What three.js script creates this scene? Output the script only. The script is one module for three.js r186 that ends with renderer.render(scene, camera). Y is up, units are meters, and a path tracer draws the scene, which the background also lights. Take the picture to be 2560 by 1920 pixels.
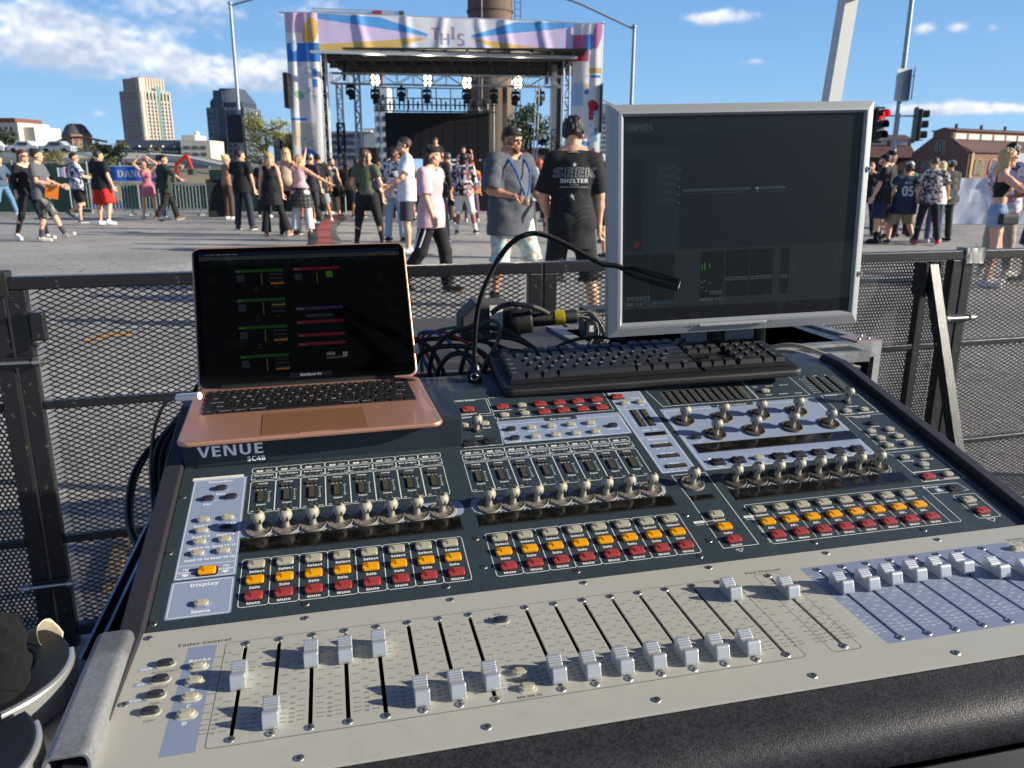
import * as THREE from 'three';
import { RoundedBoxGeometry } from 'three/addons/geometries/RoundedBoxGeometry.js';
import { mergeGeometries } from 'three/addons/utils/BufferGeometryUtils.js';

// ---------- camera, sky, sun, exposure ----------
const scene = new THREE.Scene();
const camera = new THREE.PerspectiveCamera(51.33, 4 / 3, 0.05, 4000);
camera.position.set(0, 1.372, 0);
camera.quaternion.setFromRotationMatrix(new THREE.Matrix4().makeBasis(
  new THREE.Vector3(0.999993, 0.003673, -0.000973), new THREE.Vector3(-0.0038, 0.966653, -0.25606), new THREE.Vector3(0, 0.256062, 0.96666)));
camera.focus = 0.88; camera.userData.fStop = 15;
const SUN = new THREE.Vector3(0.932, 0.352, 0.112).normalize();
const sun = new THREE.DirectionalLight(new THREE.Color(1, 0.925, 0.77), 5);
sun.name = 'sun_light'; sun.target.position.set(0, 0, -10); sun.position.copy(SUN).multiplyScalar(80).add(sun.target.position);
sun.castShadow = true; sun.shadow.mapSize.set(4096, 4096);
Object.assign(sun.shadow.camera, { left: -45, right: 45, top: 40, bottom: -30, near: 1, far: 160 });
scene.add(sun, sun.target);
const EXPOSURE = 1.62;

// ---------- noise ----------
function rng(seed) { let s = seed >>> 0; return () => { s = (s + 0x6d2b79f5) | 0; let t = Math.imul(s ^ (s >>> 15), 1 | s); t = (t + Math.imul(t ^ (t >>> 7), 61 | t)) ^ t; return ((t ^ (t >>> 14)) >>> 0) / 4294967296; }; }
function hash3(x, y, z) { let h = Math.imul(x, 374761393) ^ Math.imul(y, 668265263) ^ Math.imul(z, 2147483647 - 1274126177); h = Math.imul(h ^ (h >>> 13), 1274126177); h ^= h >>> 16; return (h >>> 0) / 4294967296; }
const fade = (t) => t * t * (3 - 2 * t), lerp = (a, b, t) => a + (b - a) * t, clamp = (x, a = 0, b = 1) => Math.min(b, Math.max(a, x)), sstep = (a, b, x) => fade(clamp((x - a) / (b - a)));
function vnoise(x, y, z) {
  const X = Math.floor(x), Y = Math.floor(y), Z = Math.floor(z), u = fade(x - X), v = fade(y - Y), w = fade(z - Z);
  const a = lerp(hash3(X, Y, Z), hash3(X + 1, Y, Z), u), b = lerp(hash3(X, Y + 1, Z), hash3(X + 1, Y + 1, Z), u);
  const c = lerp(hash3(X, Y, Z + 1), hash3(X + 1, Y, Z + 1), u), d = lerp(hash3(X, Y + 1, Z + 1), hash3(X + 1, Y + 1, Z + 1), u);
  return lerp(lerp(a, b, v), lerp(c, d, v), w);
}
function fbm(x, y, z, n = 4) { let s = 0, a = 0.5, t = 0; for (let i = 0; i < n; i++) { s += a * vnoise(x, y, z); t += a; a *= 0.5; x = x * 2.03 + 7.1; y = y * 2.03 + 3.7; z = z * 2.03 + 1.3; } return s / t; }
function tnoise(u, v, per, seed, n = 3) {   // tiling 2-D noise, u v in 0..1
  let s = 0, a = 0.5, t = 0;
  for (let i = 0; i < n; i++, per *= 2, a *= 0.5) {
    const x = u * per, y = v * per, X = Math.floor(x), Y = Math.floor(y), p = fade(x - X), q = fade(y - Y), m = (k) => ((k % per) + per) % per;
    s += a * lerp(lerp(hash3(m(X), m(Y), seed + i), hash3(m(X + 1), m(Y), seed + i), p), lerp(hash3(m(X), m(Y + 1), seed + i), hash3(m(X + 1), m(Y + 1), seed + i), p), q); t += a;
  }
  return s / t;
}

// ---------- sky: blue air with banks of cumulus ----------
{
  const W = 3072, H = 1536, d = new Float32Array(W * H * 4), R = 180 / Math.PI;
  // [azimuth, elevation, half width, half height, density] in degrees (azimuth 0 = down the street)
  const banks = [[-27, 6.9, 9, 1.9, 0.95], [-19, 5.6, 7.5, 1.7, 0.9], [-31, 9, 6, 1.3, 0.7], [-38, 7, 8, 2.2, 0.8], [-20.5, 9.8, 6.5, 1.7, 0.75], [-13.5, 9.4, 4, 1.5, 0.55], [-13, 6.2, 4, 1.1, 0.55], [-25, 12, 9, 2, 0.7],
    [13.6, 9.5, 2.3, 0.62, 1.0], [12.5, 9.5, 1.2, 0.45, 0.8], [25.3, 8.3, 1.0, 0.55, 1.0], [27.2, 8.2, 0.6, 0.38, 0.8], [29, 8.1, 0.3, 0.25, 0.7], [15.9, 6.9, 0.9, 0.24, 0.75], [28, 3.7, 5.5, 0.5, 1.05], [34, 3.6, 6, 0.55, 0.9], [26.5, 9.9, 1.1, 0.35, 0.5],
    [-26.2, 3.3, 0.8, 0.35, 0.8], [-27.4, 3.1, 0.9, 0.3, 0.5], [-60, 8, 12, 3, 0.9], [60, 9, 10, 2.4, 0.8], [-100, 14, 16, 5, 0.9], [100, 8, 12, 2, 0.7], [150, 15, 18, 4, 0.8], [-150, 10, 20, 3, 0.9], [-70, 26, 16, 5, 0.7], [20, 24, 8, 2.5, 0.6], [70, 35, 12, 5, 0.6]];
  for (let j = H / 2 - 8; j < H; j++) {
    const el = ((j + 0.5) / H - 0.5) * 180, se = Math.max(0, Math.sin(el / R));
    for (let i = 0; i < W; i++) {
      const th = ((i + 0.5) / W - 0.5) * 2 * Math.PI, x = Math.cos(th), z = Math.sin(th), az = Math.atan2(x, -z) * R;
      const ce = Math.cos(el / R), cs = x * ce * SUN.x + Math.sin(el / R) * SUN.y + z * ce * SUN.z;
      const g = 0.1 * Math.pow(clamp(cs), 3) + 0.5 * Math.pow(clamp(cs), 14), h = 1 - se;
      let r = lerp(0.062, 0.27, Math.pow(h, 5.6)) + g, gg = lerp(0.1, 0.44, Math.pow(h, 3.3)) + g * 0.92, b = lerp(0.17, 0.6, Math.pow(h, 1.25)) + g * 0.75;
      if (el > 0.3 && el < 60) {
        let e = 0, under = 0;
        for (const [a0, e0, wa, we, k] of banks) {
          let da = az - a0; if (da > 180) da -= 360; if (da < -180) da += 360;
          if (Math.abs(da) > wa * 1.5 || Math.abs(el - e0) > we * 1.9) continue;
          const q = (da / wa) ** 2 + ((el - e0) / (we * (el < e0 ? 0.75 : 1))) ** 2, s = k * Math.exp(-q * 1.3);
          e += s; under += s * clamp(0.5 - (el - e0) / we * 0.75);
        }
        if (e > 0.02) {
          const n = fbm(az * 0.42, el * 0.95, 3.1, 6), f = fbm(az * 1.9, el * 3.1, 9.2, 5), dens = sstep(0.3, 0.95, e * 0.86 + (n - 0.5) * 1.15 + (f - 0.5) * 0.5) * clamp(el - 0.3);
          const sh = clamp(under / (e + 0.01) * 1.25 + (n - 0.55) * 1.6 - (f - 0.5) * 0.9 + 0.12), cr = lerp(0.8, 0.33, sh), cg = lerp(0.79, 0.39, sh), cb = lerp(0.77, 0.5, sh);
          r = lerp(r, cr, dens * 0.93); gg = lerp(gg, cg, dens * 0.93); b = lerp(b, cb, dens * 0.93);
        }
      }
      const o = (j * W + i) * 4; d[o] = r; d[o + 1] = gg; d[o + 2] = b; d[o + 3] = 1;
    }
  }
  for (let o = 0; o < (H / 2 - 8) * W * 4; o += 4) { d[o] = 0.16; d[o + 1] = 0.155; d[o + 2] = 0.15; d[o + 3] = 1; }
  const t = new THREE.DataTexture(d, W, H, THREE.RGBAFormat, THREE.FloatType);
  t.mapping = THREE.EquirectangularReflectionMapping; t.magFilter = THREE.LinearFilter; t.needsUpdate = true;
  scene.background = t; scene.environment = t;
}

// ---------- helpers ----------
const used = new Map();
function numbered(n) { const k = (used.get(n) ?? -1) + 1; used.set(n, k); return k ? n + '_' + String(k).padStart(3, '0') : n; }
function tag(o, label, category, group, kind) { if (label) o.userData.label = label; if (category) o.userData.category = category; if (group) o.userData.group = group; if (kind) o.userData.kind = kind; return o; }
function thing(name, label, category, pos = [0, 0, 0], turn = 0, group) { const o = new THREE.Group(); o.name = numbered(name); scene.add(o); o.position.set(...pos); o.rotation.y = turn; return tag(o, label, category, group); }
function shade(m) { m.castShadow = true; m.receiveShadow = true; return m; }
function part(name, geo, mat, parent, pos, rot) { const m = shade(new THREE.Mesh(Array.isArray(geo) ? merge(geo) : geo, mat)); m.name = name; if (pos) m.position.set(...pos); if (rot) m.rotation.set(...rot); if (parent) parent.add(m); return m; }
function lone(name, geo, mat, label, category, pos, rot, group) { const m = part(numbered(name), geo, mat, scene, pos, rot); return tag(m, label, category, group); }
function struct(name, geo, mat, pos, rot, kind = 'structure') { const m = part(numbered(name), geo, mat, scene, pos, rot); m.userData.kind = kind; return m; }
function plain(g) { g = g.index ? g.toNonIndexed() : g; for (const k of Object.keys(g.attributes)) if (!['position', 'normal', 'uv'].includes(k)) g.deleteAttribute(k); if (!g.attributes.uv) g.setAttribute('uv', new THREE.BufferAttribute(new Float32Array(g.attributes.position.count * 2), 2)); g.groups = []; return g; }
function merge(list) { return mergeGeometries(list.map(plain)); }
const V3 = (x, y, z) => new THREE.Vector3(x, y, z);
function at(g, x = 0, y = 0, z = 0, rx = 0, ry = 0, rz = 0) { if (rx || ry || rz) g.applyMatrix4(new THREE.Matrix4().makeRotationFromEuler(new THREE.Euler(rx, ry, rz))); return g.translate(x, y, z); }
const box = (w, h, d, x = 0, y = 0, z = 0, rx = 0, ry = 0, rz = 0) => at(uvm(new THREE.BoxGeometry(w, h, d)), x, y, z, rx, ry, rz);
const rbox = (w, h, d, r, s = 2) => uvm(new RoundedBoxGeometry(w, h, d, s, r));
const cyl = (r0, r1, h, n = 16, x = 0, y = 0, z = 0, rx = 0, ry = 0, rz = 0) => at(new THREE.CylinderGeometry(r0, r1, h, n), x, y, z, rx, ry, rz);
function uvm(g) {   // box uv in metres
  const p = g.attributes.position, n = g.attributes.normal, u = g.attributes.uv;
  for (let i = 0; i < p.count; i++) { const ax = Math.abs(n.getX(i)), ay = Math.abs(n.getY(i)); if (ay > 0.7) u.setXY(i, p.getX(i), p.getZ(i)); else if (ax > 0.7) u.setXY(i, p.getZ(i), p.getY(i)); else u.setXY(i, p.getX(i), p.getY(i)); }
  return g;
}
function bar(a, b, w, h = w, n = 0) {   // square (n = 0) or round bar between two points
  const A = V3(...a), B = V3(...b), L = A.distanceTo(B), g = n ? new THREE.CylinderGeometry(w / 2, w / 2, L, n) : uvm(new THREE.BoxGeometry(w, L, h));
  const q = new THREE.Quaternion().setFromUnitVectors(V3(0, 1, 0), B.clone().sub(A).normalize());
  return g.applyMatrix4(new THREE.Matrix4().compose(A.add(B).multiplyScalar(0.5), q, V3(1, 1, 1)));
}
function tube(pts, r, n = 8, seg = 0) { const c = new THREE.CatmullRomCurve3(pts.map((p) => V3(...p)), false, 'centripetal'); return new THREE.TubeGeometry(c, seg || pts.length * 10, r, n, false); }
const lathe = (prof, n = 20) => new THREE.LatheGeometry(prof.map(([r, y]) => new THREE.Vector2(r, y)), n);
function shapeOf(pts) { const s = new THREE.Shape(); pts.forEach(([x, y], i) => (i ? s.lineTo(x, y) : s.moveTo(x, y))); s.closePath(); return s; }
const extr = (s, d, bevel = 0, curve = 6) => new THREE.ExtrudeGeometry(s, { depth: d - 2 * bevel, bevelEnabled: bevel > 0, bevelSize: bevel, bevelThickness: bevel, bevelSegments: 2, curveSegments: curve });
function rrect(w, h, r, x = 0, y = 0) { const s = new THREE.Shape(), a = x - w / 2, b = y - h / 2; s.moveTo(a + r, b); s.lineTo(a + w - r, b); s.absarc(a + w - r, b + r, r, -Math.PI / 2, 0); s.lineTo(a + w, b + h - r); s.absarc(a + w - r, b + h - r, r, 0, Math.PI / 2); s.lineTo(a + r, b + h); s.absarc(a + r, b + h - r, r, Math.PI / 2, Math.PI); s.lineTo(a, b + r); s.absarc(a + r, b + r, r, Math.PI, 1.5 * Math.PI); return s; }
// textures
function canv(w, h, draw) { const c = document.createElement('canvas'); c.width = w; c.height = h; draw(c.getContext('2d'), w, h); const t = new THREE.CanvasTexture(c); t.colorSpace = THREE.SRGBColorSpace; t.magFilter = THREE.LinearFilter; t.anisotropy = 8; return t; }
function dtex(n, f, srgb = true) {
  const d = new Uint8Array(n * n * 4);
  for (let y = 0; y < n; y++) for (let x = 0; x < n; x++) { const v = f(x / n, y / n), o = (y * n + x) * 4; if (Array.isArray(v)) { d[o] = v[0]; d[o + 1] = v[1]; d[o + 2] = v[2]; } else d[o] = d[o + 1] = d[o + 2] = v; d[o + 3] = 255; }
  const t = new THREE.DataTexture(d, n, n); t.wrapS = t.wrapT = THREE.RepeatWrapping; t.magFilter = THREE.LinearFilter; if (srgb) t.colorSpace = THREE.SRGBColorSpace; t.needsUpdate = true; return t;
}
function rep(t, m, n = m) { const c = t.clone(); c.repeat.set(1 / m, 1 / n); c.needsUpdate = true; return c; }
const std = (color, roughness = 0.6, more = {}) => new THREE.MeshStandardMaterial({ color, roughness, ...more });
const phys = (color, roughness = 0.6, more = {}) => new THREE.MeshPhysicalMaterial({ color, roughness, ...more });
// shared relief and wear maps (grey noise)
const T_FINE = dtex(512, (u, v) => 255 * tnoise(u, v, 64, 11, 3), false);
const T_GRAIN = dtex(512, (u, v) => { const a = tnoise(u, v, 40, 21, 2), b = tnoise(u, v, 8, 27, 2); return 255 * clamp(0.5 + (a - 0.5) * 1.6 + (b - 0.5) * 0.4); }, false);
const T_WEAR = dtex(512, (u, v) => { const a = tnoise(u, v, 6, 31, 5), b = tnoise(u, v, 90, 37, 2); const k = 205 + 50 * (sstep(0.35, 0.7, a) - 0.5) + 30 * (b - 0.5); return [k, k, k]; });
const T_CHIP = dtex(512, (u, v) => { const a = tnoise(u, v, 14, 41, 5), b = tnoise(u, v, 70, 43, 2), c = sstep(0.68, 0.72, a * 0.75 + b * 0.25) * 0.7; return [lerp(24, 96, c), lerp(25, 90, c), lerp(28, 82, c)]; });
const T_BRICK = dtex(256, (u, v) => { const row = Math.floor(v * 16), o = (row % 2) * 0.5, x = (u * 8 + o) % 1, y = (v * 16) % 1, m = x < 0.06 || y < 0.14; const k = 0.8 + 0.4 * hash3(Math.floor(u * 8 + o) % 8, row, 5); return m ? [128, 112, 102] : [124 * k, 84 * k, 72 * k]; });

const MAT = {
  blackPlastic: std(0x16171a, 0.5, { bumpMap: rep(T_FINE, 0.05), bumpScale: 0.0004 }),
  blackRubber: std(0x111214, 0.62), gloss: std(0x07080a, 0.12), blackSteel: std(0xffffff, 0.32, { map: rep(T_CHIP, 0.3), metalness: 0.0, bumpMap: rep(T_FINE, 0.1), bumpScale: 0.0004 }),
  meshBlack: std(0x0c0c0d, 0.45), alu: std(0xb9bbbd, 0.42, { metalness: 0.85, map: rep(T_WEAR, 0.4) }), aluDull: std(0xa9abae, 0.55, { metalness: 0.55, map: rep(T_WEAR, 0.25), bumpMap: rep(T_FINE, 0.2), bumpScale: 0.0003 }),
  chrome: std(0xd0d0d2, 0.22, { metalness: 1 }), screwSteel: std(0xb8b6b0, 0.3, { metalness: 0.9 }), dark: std(0x050506, 0.8), galv: std(0x9aa3a5, 0.5, { metalness: 0.45 }), stageAlu: std(0xb4b7b8, 0.4, { metalness: 0.5 }),
  white: std(0xe6e4df, 0.6), whitePaint: std(0xd9d9d6, 0.45),
};

// ---------- setting: ground and street ----------
{
  const g = uvm(new THREE.PlaneGeometry(5000, 5000)); g.rotateX(-Math.PI / 2);
  struct('ground', g, std(0x6b6558, 0.95), [0, -0.02, -1000]);
  const n = 2048, asphalt = dtex(1024, (u, v) => {
    const a = tnoise(u, v, 256, 51, 2), b = tnoise(u, v, 10, 53, 5), c = tnoise(u, v, 5, 57, 3), crack = Math.abs(tnoise(u, v, 7, 59, 4) - 0.5);
    let k = 142 + (a - 0.5) * 26 + (b - 0.5) * 30 + (c - 0.5) * 26; if (a > 0.74) k += 14; if (crack < 0.0028) k -= 40; return [k * 1.03, k, k * 0.955];
  });
  const p = new THREE.PlaneGeometry(170, 130); p.rotateX(-Math.PI / 2);
  { const P = p.attributes.position, U = p.attributes.uv; for (let i = 0; i < P.count; i++) U.setXY(i, P.getX(i), P.getZ(i)); }
  struct('asphalt_street', p, std(0xffffff, 0.86, { map: rep(asphalt, 9), bumpMap: rep(T_FINE, 0.9), bumpScale: 0.004 }), [5, 0, -35]);
  // worn road paint: each mark a thin sheet with ragged, chipped edges cut into its outline
  const paint = std(0xc9c7bf, 0.7, { map: rep(T_WEAR, 0.6) }), orange = std(0xb98a4d, 0.7);
  function stripe(name, a, b, w, mat, label, y = 0.005, chips = 0.35) {
    const r = rng(Math.floor(a[0] * 100 + b[1] * 977 + 5000)), L = Math.hypot(b[0] - a[0], b[1] - a[1]), dx = (b[0] - a[0]) / L, dz = (b[1] - a[1]) / L, gs = [];
    for (let s = 0; s < L;) { const l = 0.25 + r() * 0.9, e = Math.min(L, s + l), w0 = w * (1 - chips * r() * 0.5), o = (r() - 0.5) * w * 0.12; const q = new THREE.PlaneGeometry(e - s, w0); q.rotateX(-Math.PI / 2); q.rotateY(Math.atan2(-dz, dx)); q.translate(a[0] + dx * (s + e) / 2 - dz * o, y, a[1] + dz * (s + e) / 2 + dx * o); gs.push(q); s = e + (r() < chips ? r() * 0.12 : 0.001); }
    const m = struct(name, gs, mat); m.userData.label = label; return m;
  }
  stripe('road_line', [-9, -3.27], [14, -9.2], 0.2, paint, 'long worn white road line seen through the fence', 0.005, 0.3);
  for (const [x, z, w, l, c] of [[-2.95, -7.1, 0.1, 1.3, 0], [-3.3, -6.9, 0.08, 0.8, 0], [-2.2, -6.85, 0.08, 0.5, 0], [-2.4, -7.5, 0.12, 1.6, 0], [-4.1, -7.3, 0.1, 0.7, 0], [-2.65, -6.65, 0.06, 0.35, 0], [-3.42, -6.75, 0.2, 0.26, 1], [-3.5, -6.55, 0.14, 0.16, 1]])
    stripe(c ? 'orange_paint_mark' : 'white_paint_mark', [x - l / 2, z], [x + l / 2, z - 0.05], w, c ? orange : paint, c ? 'orange spray paint mark on the asphalt behind the fence' : 'scuffed white spray paint stroke on the asphalt', 0.006, 0.6);
}

// ---------- the mixing console ----------
const TH = 13.5 * Math.PI / 180, CS = Math.cos(TH), SN = Math.sin(TH), MM = 0.001;
const con = thing('mixing_console', 'large dark blue and grey live sound mixing console in the foreground', 'mixing console', [-0.23372, 0.96892, -0.62263]);
con.quaternion.setFromRotationMatrix(new THREE.Matrix4().makeBasis(V3(0.97512, 0.01449, -0.22121), V3(-0.01266, 0.99987, 0.00967), V3(0.22133, -0.00663, 0.97518)));
con.updateMatrixWorld();
const conP = (x, y, z) => con.localToWorld(V3(x, y, z)).toArray();      // a point on the console, in metres
const fp = (u, w, n = 0) => [u * MM, n * MM, -w * MM];                  // fader plate: millimetres across, towards the rear, above
const dp = (u, w, n = 0) => { w *= MM; n = (n - 3) * MM; return [u * MM, w * SN + n * CS, -0.041 - w * CS + n * SN]; };   // tilted control plate
const TILT = [TH, 0, 0];
const M = {
  plate: std(0xffffff, 0.55), grey: std(0xffffff, 0.5), cream: phys(0xa5a08d, 0.42, { clearcoat: 0.15 }), dark: phys(0x2b2a2f, 0.4, { clearcoat: 0.2 }), amber: phys(0xe09a08, 0.38, { clearcoat: 0.3 }), red: phys(0x9a3a38, 0.4, { clearcoat: 0.3 }),
  rubber: std(0x14161a, 0.7), knob: phys(0x9c9785, 0.45, { clearcoat: 0.1 }), inlay: std(0x2c2a28, 0.65), collar: std(0x6d675f, 0.55), collarDark: std(0x3d3731, 0.55),
  capSide: phys(0xc4c7ca, 0.34, { metalness: 0.6, clearcoat: 0.25, clearcoatRoughness: 0.25 }), capTop: phys(0xc9ced4, 0.22, { metalness: 0.75 }), slot: std(0x030303, 0.9),
  lcd: std(0xffffff, 0.14, { map: rep(dtex(512, (u, v) => { const s = hash3(Math.floor(u * 512), Math.floor(v * 512), 3), a = tnoise(u, v, 12, 71, 4), d = s > 0.9935 ? 150 : s > 0.982 ? 60 : 0; const k = 14 + 22 * sstep(0.4, 0.75, a) + d; return [k, k * 0.97, k * 0.88]; }), 0.12) }),
  meter: std(0x1c1b1a, 0.35), seg: std(0x4a463c, 0.4), side: std(0x2a282f, 0.5, { bumpMap: rep(T_FINE, 0.03), bumpScale: 0.0002 }),
  bolster: phys(0xffffff, 0.42, { specularIntensity: 0.55, map: rep(dtex(512, (u, v) => { const a = tnoise(u, v, 50, 81, 2), b = tnoise(u, v, 5, 83, 3), k = 38 + 13 * sstep(0.3, 0.7, a) + 10 * (b - 0.5); return [k, k, k * 1.1]; }), 0.12), bumpMap: rep(T_GRAIN, 0.032), bumpScale: 0.00013 }),
  bluePlate: std(0x222b36, 0.5),
};

// --- printing on the control plate (canvas in millimetres) ---
const FONT = 'sans-serif', U0 = -91, U1 = 869, UM = 389, PW0 = 0, PW1 = 409;
function dustCanvas(x, W, H, base, seed, dust, k) {   // base colour with scattered specks, smears and scratches
  x.fillStyle = base; x.fillRect(0, 0, W, H);
  const r = rng(seed);
  for (let i = 0; i < 260 * k; i++) { const a = 4 + r() * 60, b = 3 + r() * 26; x.fillStyle = `rgba(${dust},${(0.008 + r() * 0.03).toFixed(3)})`; x.beginPath(); x.ellipse(r() * W, r() * H, a, b, r() * 3, 0, 6.3); x.fill(); }
  for (let i = 0; i < 2600 * k; i++) { const s = r(); x.fillStyle = `rgba(${dust},${(0.08 + r() * 0.3).toFixed(2)})`; x.fillRect(r() * W, r() * H, s > 0.97 ? 3 : 1 + r(), s > 0.97 ? 2 : 1); }
  for (let i = 0; i < 40 * k; i++) { x.strokeStyle = `rgba(${dust},${(0.1 + r() * 0.2).toFixed(2)})`; x.lineWidth = 0.7; x.beginPath(); const a = r() * W, b = r() * H; x.moveTo(a, b); x.quadraticCurveTo(a + r() * 20 - 10, b + r() * 14 - 7, a + r() * 50 - 25, b + r() * 30 - 15); x.stroke(); }
}
function printer(x, k, u0, w1) {
  const X = (u) => (u - u0) * k, Y = (w) => (w1 - w) * k, o = { X, Y, k };
  o.frame = (a, b, c, d, r = 3, col = '#d9dbd8', lw = 0.75) => { x.strokeStyle = col; x.lineWidth = lw * k; x.beginPath(); x.roundRect(X(a), Y(d), (c - a) * k, (d - b) * k, r * k); x.stroke(); };
  o.fill = (a, b, c, d, r, col) => { x.fillStyle = col; x.beginPath(); x.roundRect(X(a), Y(d), (c - a) * k, (d - b) * k, r * k); x.fill(); };
  o.poly = (pts, col, stroke, lw = 0.75) => { x.beginPath(); pts.forEach(([u, w], i) => (i ? x.lineTo(X(u), Y(w)) : x.moveTo(X(u), Y(w)))); x.closePath(); if (stroke) { x.strokeStyle = stroke; x.lineWidth = lw * k; x.stroke(); } if (col) { x.fillStyle = col; x.fill(); } };
  o.line = (a, b, c, d, col = '#d9dbd8', lw = 0.7) => { x.strokeStyle = col; x.lineWidth = lw * k; x.beginPath(); x.moveTo(X(a), Y(b)); x.lineTo(X(c), Y(d)); x.stroke(); };
  o.text = (s, u, w, h = 4, col = '#e6e7e4', bold = true, wide = 1, align = 'center') => { x.save(); x.translate(X(u), Y(w)); x.scale(wide, 1); x.font = `${bold ? 'bold ' : ''}${h * 1.35 * k}px ${FONT}`; x.fillStyle = col; x.textAlign = align; x.textBaseline = 'middle'; x.fillText(s, 0, 0); x.restore(); };
  return o;
}
const BLUE = '#8593ab', WHT = '#dfe0dc';
const B1 = (i) => 1 + 28.3 * i, B2 = (i) => 253.2 + 28.12 * i, BO = (i) => 560.5 + 28.28 * i;
function drawControl(x, W, H, u0) {
  const k = H / (PW1 - PW0), p = printer(x, k, u0, PW1), { frame, fill, text, line, poly } = p;
  dustCanvas(x, W, H, '#2b3840', u0 + 500, '178,172,158', 1.5);
  // left column
  fill(-79, 238, -22, 244, 0.6, '#dcdad2'); text('Hidden Bank Clip', -50, 241, 2.6, '#b9b7b0', false);
  poly([[-77, 239], [-18, 239], [-18, 153], [-24, 151], [-27, 141], [-24, 131], [-18, 128], [-18, 68], [-77, 68]], BLUE);
  poly([[-24, 153], [218, 153], [222, 150], [225, 140], [222, 128], [218, 125.5], [-24, 125.5]], BLUE);
  frame(-75.5, 70, -20, 237.5, 2); line(-75.5, 89, -20, 89);
  text('Encoder', -47, 233, 4.2, WHT, true, 1.25); [['Gain', -45, 208.5], ['Pan', -58, 190.5], ['⌒', -33, 190.5]].forEach(([s, u, w]) => text(s, u, w, 3.6));
  ['1·2', '3·4', '5·6', '7·8', '9·10', '11·12', '13·14', '15·16'].forEach((s, i) => text('Send ' + s, i % 2 ? -33.5 : -58.5, 152 - 18.5 * (i >> 1), 3.5));
  for (const u of [-67, -28.5]) { text('Flip', u, 83.5, 2.6); text('to Faders', u, 79, 2.4); poly([[u - 3, 76.5], [u + 3, 76.5], [u + 3, 74.5], [u, 72], [u - 3, 74.5]], WHT); }
  fill(-78, 14.5, -18.5, 66, 2, BLUE); frame(-76, 16.5, -20.5, 64, 2); text('Display', -47, 58.5, 4.6, WHT, true, 1.25); text('Source', -46.5, 21.5, 4);
  // three channel banks
  for (const [B, n, names, b0] of [[B1, 8, ['Select', 'Solo', 'Mute'], 0], [B2, 8, ['Select', 'Solo', 'Mute'], 1], [BO, 8, ['Select', 'AFL', 'Mute'], 2]]) {
    for (let i = 0; i < n; i++) {
      const u = B(i);
      if (b0 < 2) frame(u - 14.1, 20, u + 14.1, 88.5, 3.2); else { line(u - 14.1, 70, u - 14.1, 22); line(u - 11, 19.5, u + 11, 19.5); x.lineWidth = 0.75 * k; }
      text(names[0], u + 1, 68.8, 3.9); text(names[1], u, 45.8, 3.9); text(names[2], u, 24.2, 3.9);
      if (b0 == 2) continue;
      frame(u - 13.9, 166, u + 13.9, 226, 2.6); frame(u - 13.9, 228.4, u + 13.9, 242.3, 2.6); frame(u - 13.9, 244.4, u + 13.9, 254.4, 2.6);
      fill(u - 9, 245.8, u - 1.5, 249.2, 0.6, WHT); text('Iso', u - 5.2, 247.5, 2, '#8b8f8c', false); text('Safe', u + 5.5, 247.5, 2.9);
      text('Bus Assigns', u, 238.3, 2.9); text('LR', u - 11, 231.8, 2); text('C-M', u + 10.6, 231.8, 2);
      text('Comp', u, 221.5, 2.9); ['-12', '-6', '-3'].forEach((s, j) => text(s, u - 6 + j * 4.4, 208.6, 2)); ['+15', '6', '0', '6', '12', '30'].forEach((s, j) => text(s, u + 7.4, 204.5 - j * 3.7, 1.9));
      text('Input', u - 0.6, 180.5, 2.9); text('EQ', u - 9.5, 169.2, 1.9); text(b0 ? 'Stereo' : 'Gate', u + 8.6, 169.2, 1.9);
    }
  }
  frame(548, 19.5, 790, 90, 3.2); line(776, 70, 776, 19.5); fill(538, 66.5, 549.5, 70.8, 0.6, WHT); text('Spill', 543.6, 68.7, 2.4, '#8b8f8c'); line(549.5, 68.7, 556, 68.7); text('BM PFADE', 544, 63.8, 1.6, WHT, false);
  // encoder strip, bank two and outputs
  poly([[240, 153], [462, 153], [467, 150], [470, 140], [467, 128], [462, 125.5], [240, 125.5], [235, 128], [232, 140], [235, 150]], BLUE);
  for (const [B, c] of [[B1, 0], [B2, 0], [BO, 1]]) { x.strokeStyle = WHT; x.lineWidth = 0.7 * k; for (let i = 0; i < 8; i++) { x.beginPath(); x.arc(p.X(B(i)), p.Y(136), 16.4 * k, i ? 0.55 : 0.55, i < 7 ? Math.PI - 0.55 : Math.PI - 0.55); if (i == 0) { x.beginPath(); x.arc(p.X(B(i)), p.Y(136), 16.4 * k, 0.55, Math.PI * 1.45); } if (i == 7) { x.beginPath(); x.arc(p.X(B(i)), p.Y(136), 16.4 * k, -Math.PI * 0.45, Math.PI - 0.55); } x.stroke(); if (c || 1) { x.beginPath(); x.arc(p.X(B(i)), p.Y(136), 16.4 * k, Math.PI + 0.55, -0.55); x.stroke(); } } }
  // flex column
  poly([[487, 160.5], [532, 160.5], [532, 22], [490, 22], [490, 108], [488, 148]], null, WHT); line(532, 88, 532, 22); text('Select', 507, 68.5, 3.9); text('Solo', 507, 45.5, 3.9); text('Mute', 507, 25.2, 3.9); poly([[503, 18], [511, 18], [507, 13.5]], null, WHT);
  fill(476, 66.5, 488.5, 70.8, 0.6, WHT); text('Latch', 482, 68.7, 2.4, '#8b8f8c'); line(488.5, 68.7, 500, 68.7); text('BM PFADE', 482, 63.8, 1.6, WHT, false);
  // console mode, snapshots, mute groups
  poly([[246, 381], [296, 381], [296, 340.5], [246, 340.5]], null, WHT); text('Console Mode', 262, 379, 3.4, WHT, true, 1.2); text('Config Mode', 266, 343, 2.8);
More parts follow.
